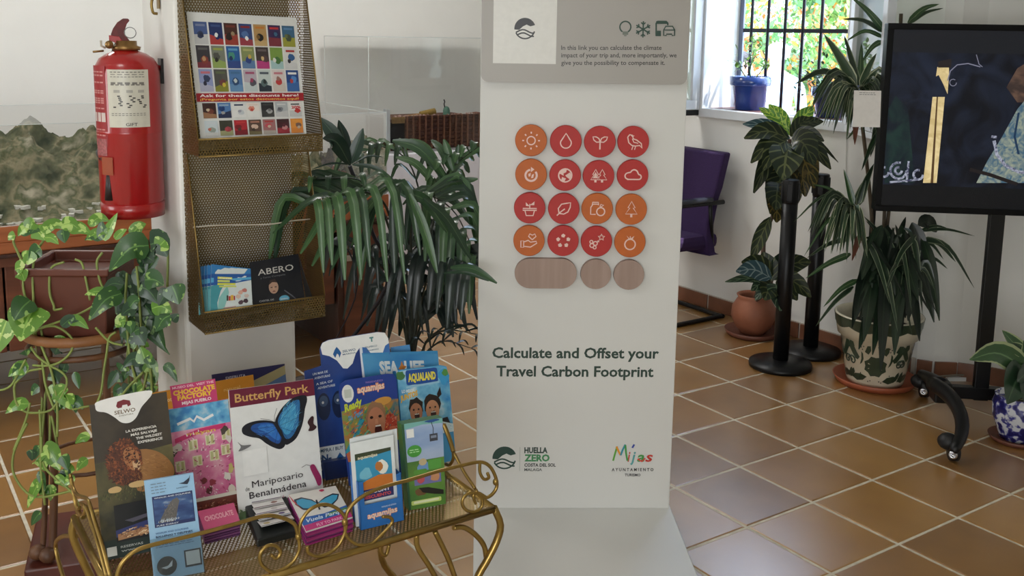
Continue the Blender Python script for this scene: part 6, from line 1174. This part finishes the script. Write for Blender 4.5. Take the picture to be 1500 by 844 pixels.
# measured single leaflets in front
pl(kp, 3.05, [(660, 392, 728, 415, 11, 9, -.12), (650, 400, 716, 412, 5, 6, -.1), (540, 286, 457, 390, 12, 22, -.25), (548, 288, 486, 395, 11, 16, -.2), (556, 288, 520, 396, 10, 10, -.1), (530, 286, 440, 372, 12, 26, -.3), (520, 290, 400, 342, 11, 24, -.35), (575, 284, 578, 400, 13, 4, 0), (600, 284, 640, 400, 14, 10, 0), (590, 282, 655, 340, 16, 18, .1), (620, 290, 690, 380, 14, 14, .1), (560, 282, 515, 360, 10, 12, -.1)], pal, strap, name='leaflet')
pl(kp, 3.5, [(655, 262, 575, 206, 17, 16, .1), (650, 258, 600, 204, 14, 12, .1), (660, 250, 632, 205, 12, 8, .1), (664, 250, 650, 204, 11, 5, 0), (670, 240, 672, 212, 9, 3, 0), (640, 275, 580, 230, 12, 12, .1), (648, 285, 590, 300, 10, 16, 0), (650, 285, 700, 262, 11, 6, 0), (640, 288, 690, 330, 12, 14, 0)], [pal[0], pal[2]], strap, name='leaflet')
# broad-leaved stem rising beside the palm
t = thing('potted_plant', 'dark broad-leaved plant on a thin stem left of the palm, against the rack', 'potted plant', (1.42, 3.42, 0))
q = M(); q.lathe([(0, 0), (.08, 0), (.10, .2), (.105, .2), (.105, .22), (.09, .22), (0, .2)], (1.42, 3.42, 0), mat('dark_planter', (48, 40, 38)), 28); q.build('pot', t)
q = M(); q.tube(curve([V((1.42, 3.42, .2)), atd(566, 420, 3.6), atd(545, 340, 3.45), atd(528, 285, 3.35), atd(512, 243, 3.3)], 24), .007, mat('dark_stem', (26, 26, 34), .5), 8); q.tube(curve([V((1.40, 3.42, .2)), atd(522, 430, 3.6), atd(498, 340, 3.5), atd(490, 315, 3.45)], 16), .003, mat('dark_stem', (26, 26, 34)), 6); q.build('stem', t)
bl = [leaf_mat('broad_dark', (34, 58, 46), (60, 84, 66), None, .03, .25), leaf_mat('broad_grey', (60, 84, 70), (90, 112, 92), None, .03, .3)]
pl(t, 3.3, [(513, 242, 473, 203, 24, 14, -.1), (514, 240, 532, 188, 19, -2, 0), (512, 238, 496, 176, 17, 4, .05), (510, 240, 468, 172, 22, 8, .05), (518, 238, 528, 196, 16, 2, .05)], bl, oval, n=10)
pl(t, 3.3, [(514, 241, 457, 248, 3, 5, -.1), (516, 241, 585, 272, 7, 10, 0), (518, 240, 560, 230, 3, 6, 0), (525, 270, 450, 268, 3, 10, -.1), (528, 280, 450, 285, 5, 14, -.1)], bl, strap)
WF = 1.4
# croton in the round terracotta pot
cb_ = atz(1112, 502)+_f0*.148; cb_.z = 0
terra = mat('terracotta', (150, 92, 66), .6, 0, .15, 9, .15, 40); saucer_m = mat('saucer_brown', (112, 66, 50), .5, 0, .1, 12)
def saucer(c, r, label, m=saucer_m, h=.028): q = M(); q.lathe([(0, .001), (r*.9, .001), (r, h), (r*.965, h), (r*.87, .009), (0, .009)], c, m, 40); o = q.build('saucer', loc=c); return tag(o, label, 'saucer')
saucer(cb_, .148, 'brown saucer under the round terracotta pot')
t = thing('potted_croton', 'croton with yellow-veined leaves in a round terracotta pot beside the chair', 'potted plant', cb_+UP*.0095)
q = M(); q.lathe([(0, .0095), (.062, .0095), (.095, .05), (.116, .10), (.112, .15), (.09, .188), (.082, .20), (.092, .215), (.085, .218), (.074, .20), (.085, .17), (0, .165)], cb_, terra, 36); q.build('pot', t)
q = M(); q.lathe([(0, .175), (.08, .172)], cb_, mat('potting_soil', (40, 30, 24), 1, 0, .3, 60), 24, cap=False); q.build('soil', t)
cs = mat('croton_stem', (96, 76, 64), .8, 0, .2, 30); S0 = cb_+UP*.17
q = M(); q.tube(curve([S0, atd(1117, 395, 4.86), atd(1119, 350, 4.82), atd(1131, 318, 4.8), atd(1150, 260, 4.78), atd(1157, 204, 4.78)], 24), [.011]*12+[.009]*13, cs, 8); q.tube(curve([S0, atd(1126, 425, 4.85), atd(1131, 408, 4.82)], 8), .008, cs, 8); q.build('stem', t)
cl = [leaf_mat('croton_a', (40, 52, 34), (92, 98, 60), None, .035, .3, 5), leaf_mat('croton_b', (34, 44, 32), (78, 84, 54), None, .03, .3, 6), leaf_mat('croton_c', (56, 56, 34), (124, 108, 54), None, .03, .35, 6, (96, 80, 42), .42)]
cg = leaf_mat('croton_green', (92, 150, 50), (190, 210, 90), None, .04, .3, 6, (160, 196, 70), .42); cbl = leaf_mat('croton_young', (70, 98, 106), (130, 150, 150), None, .03, .25, 5)
pl(t, 4.78, [(1157, 203, 1088, 182, 15, 8, -.05)], cbl, oval); pl(t, 4.85, [(1157, 198, 1112, 158, 13, 6, .05), (1156, 196, 1126, 153, 17, 4, .05), (1160, 198, 1192, 156, 18, 4, .05), (1152, 205, 1122, 212, 12, 4, 0)], cg, oval)
pl(t, 4.78, [(1156, 203, 1090, 203, 20, 11, -.08), (1160, 200, 1206, 178, 14, 8, 0), (1158, 200, 1186, 172, 16, 4, 0), (1160, 204, 1207, 207, 16, 10, -.05), (1162, 206, 1217, 248, 19, 14, -.02), (1160, 206, 1228, 238, 6, 16, 0), (1154, 208, 1100, 239, 20, 13, -.08), (1150, 214, 1104, 283, 20, 16, -.1)], [cl[0], cl[1]], oval)
pl(t, 4.8, [(1150, 220, 1127, 300, 24, 10, -.04), (1156, 225, 1138, 312, 28, 8, -.05), (1160, 225, 1160, 312, 26, 6, -.05), (1165, 220, 1180, 288, 26, 8, -.05), (1148, 240, 1130, 284, 24, 8, -.05), (1164, 240, 1172, 262, 30, 6, 0)], [cl[1], cl[2]], oval)
pl(t, 4.72, [(1155, 210, 1147, 264, 36, 6, -.12), (1160, 206, 1193, 242, 30, 14, -.08), (1163, 214, 1193, 276, 30, 10, -.06), (1152, 206, 1118, 250, 22, 10, -.06), (1140, 268, 1136, 308, 28, 4, -.1), (1156, 266, 1156, 310, 26, 4, -.1)], [cl[0], cl[1], cl[2]], oval)
pl(t, 4.74, [(1150, 245, 1129, 314, 26, 6, -.05), (1142, 256, 1148, 318, 26, 4, -.05), (1140, 276, 1137, 326, 26, 2, -.08)], [cl[1], cl[0], cl[2]], oval)
pl(t, 4.78, [(1128, 318, 1100, 382, 15, 2, -.05)], cl[0], oval)
pl(t, 4.75, [(1130, 412, 1118, 369, 24, 0, .03), (1132, 410, 1160, 374, 22, 6, .03), (1134, 410, 1188, 384, 20, 10, .05), (1128, 414, 1062, 413, 9, 6, -.05), (1132, 416, 1120, 440, 24, 4, -.1), (1136, 416, 1143, 456, 26, 8, -.08), (1138, 414, 1188, 436, 20, 12, 0), (1128, 418, 1100, 426, 14, 6, -.05), (1136, 414, 1168, 440, 22, 8, 0), (1130, 420, 1106, 440, 12, 4, 0), (1130, 412, 1130, 385, 20, 2, .05)], [cl[0], leaf_mat('croton_d', (44, 64, 48), (110, 130, 100), None, .03, .3, 5)], oval)
pl(t, 4.7, [(1130, 408, 1078, 398, 20, 8, -.08)], cbl, oval); pl(t, 4.72, [(1132, 404, 1086, 384, 22, 6, -.05), (1126, 404, 1112, 378, 16, 2, 0)], cl[0], oval)
WF = 1.3
# dracaena in the painted flowerpot
db = atz(1303, 581)+_f0*.188; db.z = 0; db.x = min(db.x, XW-.215)
saucer(db, .185, 'large orange terracotta saucer under the green and cream painted flowerpot', mat('saucer_orange', (158, 82, 52), .5, 0, .1, 12), .032)
PROF = [(.0, .0095), (.122, .0095), (.128, .03), (.162, .225), (.176, .230), (.19, .30), (.192, .325), (.184, .327), (.168, .29), (.155, .25), (0, .25)]
cream_m = mat('majolica_cream', (214, 206, 182), .25, 0, .06, 20, coat=.4); grn = mat('majolica_green', (46, 62, 44), .3, 0, .15, 20, coat=.4)
t = thing('potted_dracaena', 'tall striped dracaena in a cream flowerpot painted with green flowers and scrolls', 'potted plant', db+UP*.0095)
q = M(); q.lathe(PROF, db, cream_m, 48); pot = q.build('pot', t)
q = M(); q.lathe([(0, .27), (.165, .262)], db, mat('potting_soil', (40, 30, 24)), 24, cap=False); q.build('soil', t)
rz = lambda z: next((a[0]+(b[0]-a[0])*(z-a[1])/(b[1]-a[1]) for a, b in zip(PROF[1:6], PROF[2:7]) if a[1] <= z <= b[1]), .19)
dc_ = (CAM-db); a0_ = math.atan2(dc_.y, dc_.x)
def onpot(a, z, o=.0015): w = a0_+radians(a); r = rz(z)+o; return db+V((r*cos(w), r*sin(w), z))
def fan(q, a, z, pts, m, o=.0016): q.add([onpot(a, z, o)]+[onpot(a+x, z+y, o) for x, y in pts], [(0, i+1, (i+1) % len(pts)+1) for i in range(len(pts))], m)
q = M(); vs = []
for i in range(72): w = i*5; vs.append(onpot(w, .322, .002))
for i in range(72): w = i*5; vs.append(onpot(w, .285-.016*abs(sin(radians(w*4.5))), .0022))
q.add(vs, [(i, (i+1) % 72, 72+(i+1) % 72, 72+i) for i in range(72)], grn); q.build('scalloped_rim', pot)
q = M(); black_p = mat('majolica_black', (40, 40, 36), .3)
for c_ in (0, 90, -95, 180):
    fan(q, c_, .115, [((17+3.2*(i % 2))*cos(i*pi/8), (.044+.008*(i % 2))*sin(i*pi/8)) for i in range(16)], grn)
    for s in (-1, 1):
        fan(q, c_+s*36, .17, [(-9, -.02), (-4, .0), (2, .03), (10, .042), (12, .02), (6, -.006), (0, -.03), (-5, -.035)] if s > 0 else [(9, -.02), (4, 0), (-2, .03), (-10, .042), (-12, .02), (-6, -.006), (0, -.03), (5, -.035)], grn)
        fan(q, c_+s*30, .05, [(-16, -.004), (-8, .016), (4, .022), (16, .012), (8, -.008), (-4, -.016)], grn); fan(q, c_+s*14, .19, [(-4, -.01), (0, .02), (5, .022), (6, 0), (2, -.02)], grn)
        fan(q, c_+s*24, .145, [(-3, -.03), (1, -.02), (4, .0), (3, .025), (0, .035), (1.5, .01), (0, -.01)], grn); fan(q, c_+s*50, .06, [(-6, -.02), (2, -.012), (7, .012), (5, .03), (0, .02), (-4, .0)], grn); fan(q, c_+s*52, .2, [(-7, -.012), (0, -.02), (7, -.004), (5, .016), (-2, .018)], grn)
        for k, (a, z) in enumerate(((20, .205), (24, .2), (22, .19), (8, .045), (12, .04), (26, .075), (6, .2), (3, .21))): fan(q, c_+s*a, z, [(1.2, 0), (0, .004), (-1.2, 0), (0, -.004)], black_p)
        sp_ = [onpot(c_+s*(42+9*(1-i/14)*cos(i*.62)), .125+.026*(1-i/14)*sin(i*.62), .002) for i in range(14)]; q.tube(sp_, .0035, grn, 4)
q.build('painted_flowers', pot)
ds = mat('dracaena_stem', (84, 72, 56), .8, 0, .2, 30); sb = db+UP*.25
hA, hB, hC, hD_, hE = (1257, 130, 4.3), (1252, 303, 4.25), (1345, 330, 4.3), (1300, 45, 4.35), (1320, 20, 4.35)
for h in (hA, hB, hC, hD_, hE): q = M(); e = atd(*h); q.tube(curve([sb+V((.02*((h[0] % 3)-1), 0, 0)), sb.lerp(e, .5)+V((.02, .0, .0)), e], 16), .008, ds, 8); q.build('stem', t)
st_ = [leaf_mat('dracaena_striped', (60, 86, 56), None, (188, 192, 158), .05, .3), leaf_mat('dracaena_dark', (40, 60, 42), None, (120, 132, 104), .05, .3), leaf_mat('dracaena_green', (58, 90, 54), (120, 140, 96), None, .04, .3)]
A = hA; x, y = A[:2]
pl(t, A[2], [(x-4, y-4, 1207, 50, 16, 4, .05), (x, y-5, 1236, 50, 10, 2, .05), (x+2, y-5, 1262, 62, 10, 2, .05), (x+4, y-2, 1284, 78, 11, 4, 0), (x-6, y, 1163, 124, 12, 22, -.1), (x-5, y+2, 1190, 140, 11, 26, -.1), (x+6, y, 1290, 100, 8, 4, 0), (x+5, y+4, 1296, 125, 9, 8, 0)], st_, lance)
g = random.Random(31)
for hx, hy, hd, n_, spread, dn in ((1257, 132, 4.3, 60, 72, 80), (1250, 305, 4.22, 50, 66, 82)):
    L2 = []
    for i in range(n_): a = g.uniform(-1, 1 if hx > 1255 else .35); L2.append((hx+a*6, hy+g.uniform(-4, 4), hx+a*spread+g.uniform(-6, 6), hy+dn*(1-.55*abs(a)**1.5)*g.uniform(.5, 1.05), g.uniform(6, 10), 10+24*abs(a)+g.uniform(0, 10), g.uniform(-.22, .12)))
    pl(t, hd, L2, st_[:2] if hx > 1255 else [st_[0], st_[1], st_[1]], lance, n=7)
pl(t, 4.22, [(1250, 300, 1236, 248, 9, 2, 0), (1254, 300, 1268, 262, 12, 2, 0), (1252, 300, 1162, 326, 5, 26, -.1), (1250, 302, 1175, 312, 5, 22, -.1), (1246, 302, 1190, 270, 6, 8, 0), (1256, 302, 1280, 240, 12, 4, 0), (1250, 310, 1178, 375, 6, 20, -.1), (1244, 350, 1182, 378, 7, 6, -.1), (1246, 372, 1180, 408, 9, 4, -.1), (1250, 420, 1195, 478, 7, 6, -.1), (1256, 410, 1206, 450, 8, 6, -.1)], [st_[2], st_[1]], lance)
pl(t, 4.35, [(1296, 46, 1245, -6, 10, 4, 0), (1296, 48, 1232, 28, 8, 8, 0), (1294, 55, 1240, 60, 7, 12, 0), (1300, 44, 1316, -20, 9, 0, 0), (1330, 34, 1376, 6, 9, 7, 0), (1330, 35, 1382, 12, 6, 5, 0), (1292, 60, 1262, 92, 8, 6, 0), (1290, 190, 1262, 250, 9, 6, 0), (1290, 200, 1268, 235, 8, 6, 0), (1292, 160, 1275, 230, 12, 4, 0), (1284, 175, 1240, 205, 7, 10, 0)], [st_[2], st_[1]], lance)
pl(t, 4.3, [(1345, 338, 1428, 346, 5, 6, 0), (1350, 336, 1395, 338, 4, 6, 0), (1350, 350, 1427, 422, 8, 24, 0), (1352, 350, 1400, 384, 9, 10, 0), (1352, 352, 1382, 380, 6, 6, 0), (1355, 375, 1388, 394, 6, 4, 0)], [st_[1]], lance)
wide = [leaf_mat('wide_dark', (24, 36, 28), (40, 54, 40), None, .03, .3), leaf_mat('wide_mid', (34, 52, 36), (52, 72, 48), None, .03, .3)]
WF = 1.0
L2 = [(1345, 330, 1372, 340, 22, 10, .05), (1350, 345, 1376, 470, 17, 18, -.08), (1340, 360, 1330, 470, 24, 6, -.15), (1320, 360, 1310, 520, 20, 4, -.2), (1300, 350, 1290, 545, 19, 6, -.24), (1285, 370, 1265, 500, 22, 6, -.2), (1276, 380, 1252, 470, 20, 8, -.15), (1310, 345, 1345, 440, 22, 8, -.12), (1330, 400, 1347, 500, 16, 4, -.2), (1292, 330, 1262, 410, 20, 8, -.1), (1300, 330, 1302, 420, 24, 4, -.1), (1320, 330, 1322, 410, 22, 4, -.05), (1336, 326, 1352, 392, 24, 6, 0), (1300, 400, 1278, 520, 16, 6, -.2), (1265, 400, 1248, 480, 14, 4, -.15), (1280, 440, 1258, 512, 14, 4, -.2)]
pl(t, 4.27, L2, wide, oval, n=10); g = random.Random(77)
pl(t, 4.35, [(1310+g.uniform(-30, 30), 350+g.uniform(-15, 60), 1310+g.uniform(-60, 60), 400+g.uniform(0, 80), g.uniform(10, 20), g.uniform(0, 14), g.uniform(-.1, .1)) for _ in range(34)], wide, oval, n=7)
pl(t, 4.35, [(1315+g.uniform(-8, 8), 380+g.uniform(-30, 10), 1315+g.uniform(-55, 50), 330+g.uniform(-14, 30), g.uniform(8, 14), g.uniform(-4, 10), g.uniform(-.1, .1)) for _ in range(22)], [wide[0], st_[1]], lance, n=6)
pl(t, 4.22, [(1318+g.uniform(-46, 34), 350+g.uniform(-20, 70), 1318+g.uniform(-75, 62), 400+g.uniform(0, 110), g.uniform(6, 13), g.uniform(4, 22), g.uniform(-.18, .1)) for _ in range(46)], [wide[1], st_[1], wide[0]], lance, n=8)
dried = leaf_mat('dried_leaf', (110, 62, 46), None, None); pl(t, 4.2, [(1255, 150, 1252, 212, 9, 0, -.1), (1262, 340, 1248, 382, 9, 4, -.1)], dried, oval)
# pole behind it
pp_ = atd(1301, 16, 4.42); q = M(); b0 = V((pp_.x, pp_.y, 0)); q.tube((b0+UP*.01, b0+UP*1.98), .012, black_m, 12); q.lathe([(0, 0), (.04, 0), (.04, .012), (.02, .02), (0, .02)], b0, black_m, 24); o = q.build('pole', loc=b0); tag(o, 'slim black upright pole rising behind the left end of the television', 'pole')
WF = 1.15
# blue and white pot at the right edge
bp = V((3.80, 1.86, 0)); p_ = atz(1494, 660, 0)+_f0*.10+V((.03, -.02, 0)); bp = V((p_.x, p_.y, 0)); saucer(bp, .105, 'brown saucer under the blue and white pot at the right edge', saucer_m, .02)
t = thing('potted_plant', 'green and white edged leaves in a blue and white china pot at the right edge', 'potted plant', bp+UP*.0095)
q = M(); q.lathe([(0, .0095), (.062, .0095), (.07, .03), (.095, .10), (.098, .15), (.088, .178), (.092, .185), (.082, .186), (.078, .17), (0, .165)], bp, ramp_mat('china_blue_white', [(.44, (206, 208, 214)), (.50, (70, 70, 140)), (.58, (36, 34, 92))], 30, .2, detail=2), 36); q.build('pot', t)
hl = [leaf_mat('ivy_green', (62, 92, 58), (96, 124, 84), (150, 160, 120), .03, .3), leaf_mat('ivy_dark', (42, 66, 46), (70, 92, 66), None, .03, .3)]
bx0, by0 = 1508, 560; pl(t, 3.62, [(1502, 540, 1420, 527, 34, 16, -.05), (1500, 545, 1475, 592, 44, 8, -.12), (1500, 520, 1468, 484, 22, 0, 0), (1494, 525, 1466, 510, 20, 6, 0), (1504, 530, 1482, 502, 18, 4, 0), (1512, 545, 1500, 590, 40, 6, -.1), (1512, 520, 1500, 498, 26, 2, 0), (1515, 540, 1545, 580, 40, 8, 0), (1512, 530, 1540, 500, 34, 8, 0), (1510, 548, 1490, 560, 22, 4, -.1)], hl, heart, n=9)
for (x0, y0) in ((1502, 540), (1512, 545), (1500, 520)): q = M(); q.tube(curve([bp+UP*.165, atd(1515, 580, 3.68), atd(x0, y0, 3.62)], 8), .003, hl[0], 6); q.build('stem', t)
q = M(); q.lathe([(0, .168), (.078, .166)], bp, mat('potting_soil', (40, 30, 24)), 24, cap=False); q.build('soil', t)
WF = 1.25
# ---------------- pothos on its wooden stand ----------------
ctr = atd(118, 430, 2.85); pc = V((ctr.x, ctr.y, 0)); zr = atd(118, 482, 2.85).z; zt2 = atd(118, 378, 2.85).z
bam = ramp_mat('dark_bamboo', [(.35, (70, 42, 26)), (.65, (110, 72, 44))], 12, .5, stretch=(1, 1, .2)); cane = mat('cane_ring', (150, 100, 60), .5, 0, .15, 20)
ps = thing('plant_stand', 'tall dark wooden plant stand with a cane ring, left of the pillar', 'plant stand', pc); rr = .15
q = M(); q.tube([pc+V((rr*cos(a*.2618), rr*sin(a*.2618), zr)) for a in range(24)], .014, cane, 8, closed=True); q.build('ring', ps)
q = M(); q.tube([pc+V(((rr-.004)*cos(a*.2618), (rr-.004)*sin(a*.2618), zr-.05)) for a in range(24)], .009, bam, 8, closed=True); q.build('ring', ps)
q = M(); q.lathe([(0, zr-.008), (rr-.012, zr-.008), (rr-.012, zr+.002), (0, zr+.002)], pc, bam, 32); q.build('shelf', ps)
for k, (px_, py_) in enumerate(((72, 560), (86, 560), (172, 560), (150, 560))):
    a = (math.pi*.5*k+.7+.3*(k % 2)); 
    dd = [2.74, 2.80, 2.92, 3.0][k]; top = atd(px_, 500, dd); d_ = V((top.x, top.y, 0))-pc; d_.normalize(); foot = pc+d_*(rr+.015); q = M(); q.tube(curve([pc+d_*(rr-.01)+UP*zr, pc+d_*(rr-.012)+UP*.4, foot+UP*.11, foot+d_*.02+UP*.062], 12), .011 if k != 1 else .008, bam, 8)
    q.ball(foot+d_*.02+UP*.085, .024, bam, 10, 8, (1, 1, .9)); q.build('leg', ps)
for z in (.3,): q = M(); q.tube([pc+V(((rr-.02)*cos(a*.2618), (rr-.02)*sin(a*.2618), z)) for a in range(24)], .006, bam, 6, closed=True); q.build('stretcher', ps)
bw = ramp_mat('red_base_wood', [(.3, (70, 30, 22)), (.7, (98, 46, 34))], 6, .4); q = M(); ro = Matrix.Rotation(-.25, 3, 'Z'); q.box(pc+UP*.03, (.34, .34, .058), bw, ro); o = q.build('base_block', loc=pc, bevel=.006); tag(o, 'red-brown wooden block on the floor under the plant stand', 'base')
t = thing('potted_pothos', 'trailing variegated pothos in a square brown pot on the plant stand', 'potted plant', pc+UP*(zr+.0025))
q = M(); z0_, z1_ = zr+.003, zt2; ro = Matrix.Rotation(-YA+.05, 3, 'Z'); s0, s1 = .105, .118; vs = []
for s, z in ((s0, z0_), (s1, z1_-.02), (s1+.008, z1_-.02), (s1+.008, z1_), (s1-.008, z1_), (s1-.010, z1_-.03)):
    for a, b in ((-1, -1), (1, -1), (1, 1), (-1, 1)): vs.append(pc+ro@V((a*s, b*s, 0))+UP*z)
fs = [(3, 2, 1, 0), (20, 21, 22, 23)]+[(k*4+i, k*4+(i+1) % 4, k*4+4+(i+1) % 4, k*4+4+i) for k in range(5) for i in range(4)]; q.add(vs, fs, mat('brown_pot', (96, 48, 34), .4, 0, .12, 8)); q.build('pot', t, bevel=.006)
po = [leaf_mat('pothos_a', (96, 142, 46), (130, 168, 78), None, .03, .3, 0, (160, 188, 100), .42), leaf_mat('pothos_b', (50, 92, 42), (90, 130, 66), None, .03, .3, 0, (128, 162, 84), .36), leaf_mat('pothos_c', (112, 160, 60), (160, 190, 90), None, .03, .35, 0, (186, 204, 130), .4), leaf_mat('pothos_d', (36, 68, 40), (70, 104, 60), None, .03, .3, 0, (110, 140, 90), .34)]
vine = mat('vine_green', (128, 142, 70), .5, 0, .15, 20)
def vines(lst, D):
    for pts in lst: q = M(); q.tube(curve([atd(p[0], p[1], D+(p[2] if len(p) > 2 else 0)) for p in pts], 5*len(pts)), .0034, vine, 6); q.build('vine', t)
vines([[(22, 345), (20, 355), (27, 372), (35, 392), (34, 420), (40, 445), (48, 470)], [(64, 352), (52, 372), (48, 400), (49, 440), (50, 475)], [(94, 384), (78, 390), (73, 402), (73, 430), (79, 448), (80, 454), (92, 452)], [(110, 380), (120, 386), (126, 410), (132, 440)], [(150, 370), (142, 384), (146, 410), (153, 425)], [(48, 490), (60, 481), (80, 478), (98, 488), (107, 500), (104, 515), (92, 528), (76, 535), (60, 536), (48, 535)], [(45, 508), (55, 522), (72, 535), (90, 545), (98, 556), (95, 572), (84, 590), (72, 602), (50, 605), (35, 602), (24, 590), (21, 572), (22, 562)],
 [(22, 562), (40, 545), (62, 540)], [(58, 500), (66, 520), (74, 540), (80, 565), (84, 600), (84, 640)], [(38, 526), (20, 560), (8, 570), (-6, 572)], [(170, 486), (160, 495), (156, 520), (152, 545), (148, 575), (138, 600)], [(220, 540), (222, 560), (223, 582)], [(210, 545), (190, 565), (178, 580)], [(216, 545), (210, 570), (206, 590)], [(40, 620), (30, 640), (20, 665), (19, 690), (30, 712), (46, 726), (65, 728), (85, 724), (110, 718)], [(44, 590), (38, 615), (28, 640), (20, 660)], [(106, 600), (120, 597), (131, 595)], [(62, 530), (66, 560), (72, 580), (80, 600)], [(150, 440), (120, 458), (90, 470), (60, 480)], [(140, 480), (160, 500), (180, 506)], [(245, 350), (246, 380), (245, 420)], [(186, 400), (184, 440), (186, 470), (190, 520), (200, 560)], [(200, 390), (204, 430), (206, 470), (212, 520)], [(60, 640), (64, 680), (80, 700), (104, 720), (116, 742)], [(58, 600), (60, 640), (60, 690), (66, 740)]], 2.72)
pl(t, 2.70, [(22, 345, 12, 352, 12, 2), (42, 332, 26, 346, 14, 4), (44, 336, 50, 322, 18, 4), (30, 342, 60, 338, 14, 4), (50, 336, 66, 352, 20, 2), (60, 340, 100, 336, 15, 10), (90, 330, 118, 338, 18, 6), (92, 336, 95, 356, 16, 0), (66, 348, 86, 358, 12, 4), (100, 336, 135, 344, 16, 6), (130, 330, 160, 324, 14, 8), (150, 352, 148, 322, 12, 2), (152, 352, 172, 312, 14, 0), (158, 334, 160, 345, 10, 0), (128, 350, 160, 342, 12, 6), (150, 350, 124, 352, 12, 6), (168, 350, 186, 336, 10, 2), (192, 345, 214, 328, 16, 4), (46, 368, 40, 388, 22, 0), (60, 364, 44, 384, 20, 4), (34, 395, 22, 395, 22, 2), (30, 398, 36, 412, 18, 2), (50, 450, 30, 500, 50, 6, -.05), (45, 440, 20, 470, 30, 4, -.05), (10, 470, -6, 520, 36, 4)], [po[2], po[0], po[0], po[1]], heart, fold=.12, n=8, name='leaf')
pl(t, 2.66, [(218, 360, 160, 398, 36, 14, -.05), (220, 358, 245, 376, 34, 10), (242, 352, 228, 366, 22, 0), (205, 372, 190, 368, 22, 6), (200, 380, 226, 384, 26, 6), (178, 430, 130, 470, 26, 10, -.06), (180, 418, 150, 425, 16, 6), (160, 430, 124, 432, 12, 4), (212, 410, 240, 418, 26, 4), (205, 420, 232, 445, 22, 6), (252, 418, 262, 446, 28, 2), (248, 425, 232, 448, 18, 2), (222, 452, 252, 458, 22, 6), (250, 462, 228, 486, 24, 6), (252, 470, 262, 460, 12, 0), (190, 450, 205, 440, 18, 4), (200, 452, 178, 462, 20, 4), (184, 470, 170, 480, 18, 4), (190, 470, 192, 490, 16, 2), (196, 486, 212, 506, 26, 2), (204, 482, 192, 492, 14, 2), (210, 530, 180, 538, 18, 8), (214, 532, 206, 508, 20, 0), (218, 534, 222, 520, 14, 0), (172, 545, 158, 570, 14, 2), (240, 535, 260, 560, 12, 6), (90, 478, 116, 470, 14, 6), (100, 470, 130, 482, 14, 6)], [po[1], po[3], po[0], po[1], po[3]], heart, fold=.12, n=8)
g = random.Random(12)
pl(t, 2.74, [(g.uniform(170, 235), g.uniform(375, 470), g.uniform(165, 250), g.uniform(390, 520), g.uniform(12, 22), g.uniform(0, 8)) for _ in range(34)], [po[3], po[1], po[3]], heart, n=6)
pl(t, 2.72, [(42, 540, 12, 552, 18, 6), (36, 535, 20, 560, 18, 2), (84, 580, 100, 572, 20, 4), (96, 578, 104, 600, 22, 2), (104, 590, 122, 600, 16, 6), (80, 575, 92, 588, 16, 2), (42, 592, 8, 606, 16, 6), (110, 545, 116, 570, 10, 0), (62, 660, 88, 690, 26, 10), (58, 668, 66, 690, 24, 6), (90, 668, 100, 690, 16, 4), (132, 640, 110, 650, 12, 4), (60, 700, 40, 745, 14, 2), (58, 690, 66, 720, 10, 2), (128, 672, 112, 690, 12, 2), (110, 700, 90, 712, 12, 2), (60, 750, 46, 770, 12, 2), (80, 700, 100, 716, 12, 4)], [po[0], po[1], po[0]], heart, n=7)

q = M(); q.tube(curve([atx(1241, 170, XW-.004), atx(1240, 215, XW-.004), atx(1239, 262, XW-.004), atx(1243, 290, XW-.004)], 8), .0018, mat('cable_white', (196, 194, 186), .6), 6); o = q.build('cable', loc=atx(1241, 170, XW-.004)); tag(o, 'thin pale cable running down the wall below the window', 'cable')

g = random.Random(91); t = bpy.data.objects['potted_pothos']; WF = 1.2
pl(t, 2.73, [(x, y, x+g.uniform(-14, 14), y+g.uniform(8, 24), g.uniform(12, 20), g.uniform(0, 4)) for x, y in [(g.uniform(30, 110), g.uniform(470, 720)) for _ in range(16)]+[(g.uniform(168, 225), g.uniform(480, 575)) for _ in range(22)]], [po[1], po[3], po[0]], heart, fold=.12, n=6)
vines([[(g.uniform(172, 215), 470), (g.uniform(180, 215), 520, .02), (g.uniform(175, 225), 590)] for _ in range(7)]+[[(g.uniform(44, 70), 480), (g.uniform(48, 80), 560, .02), (g.uniform(50, 90), 660)] for _ in range(4)], 2.75)
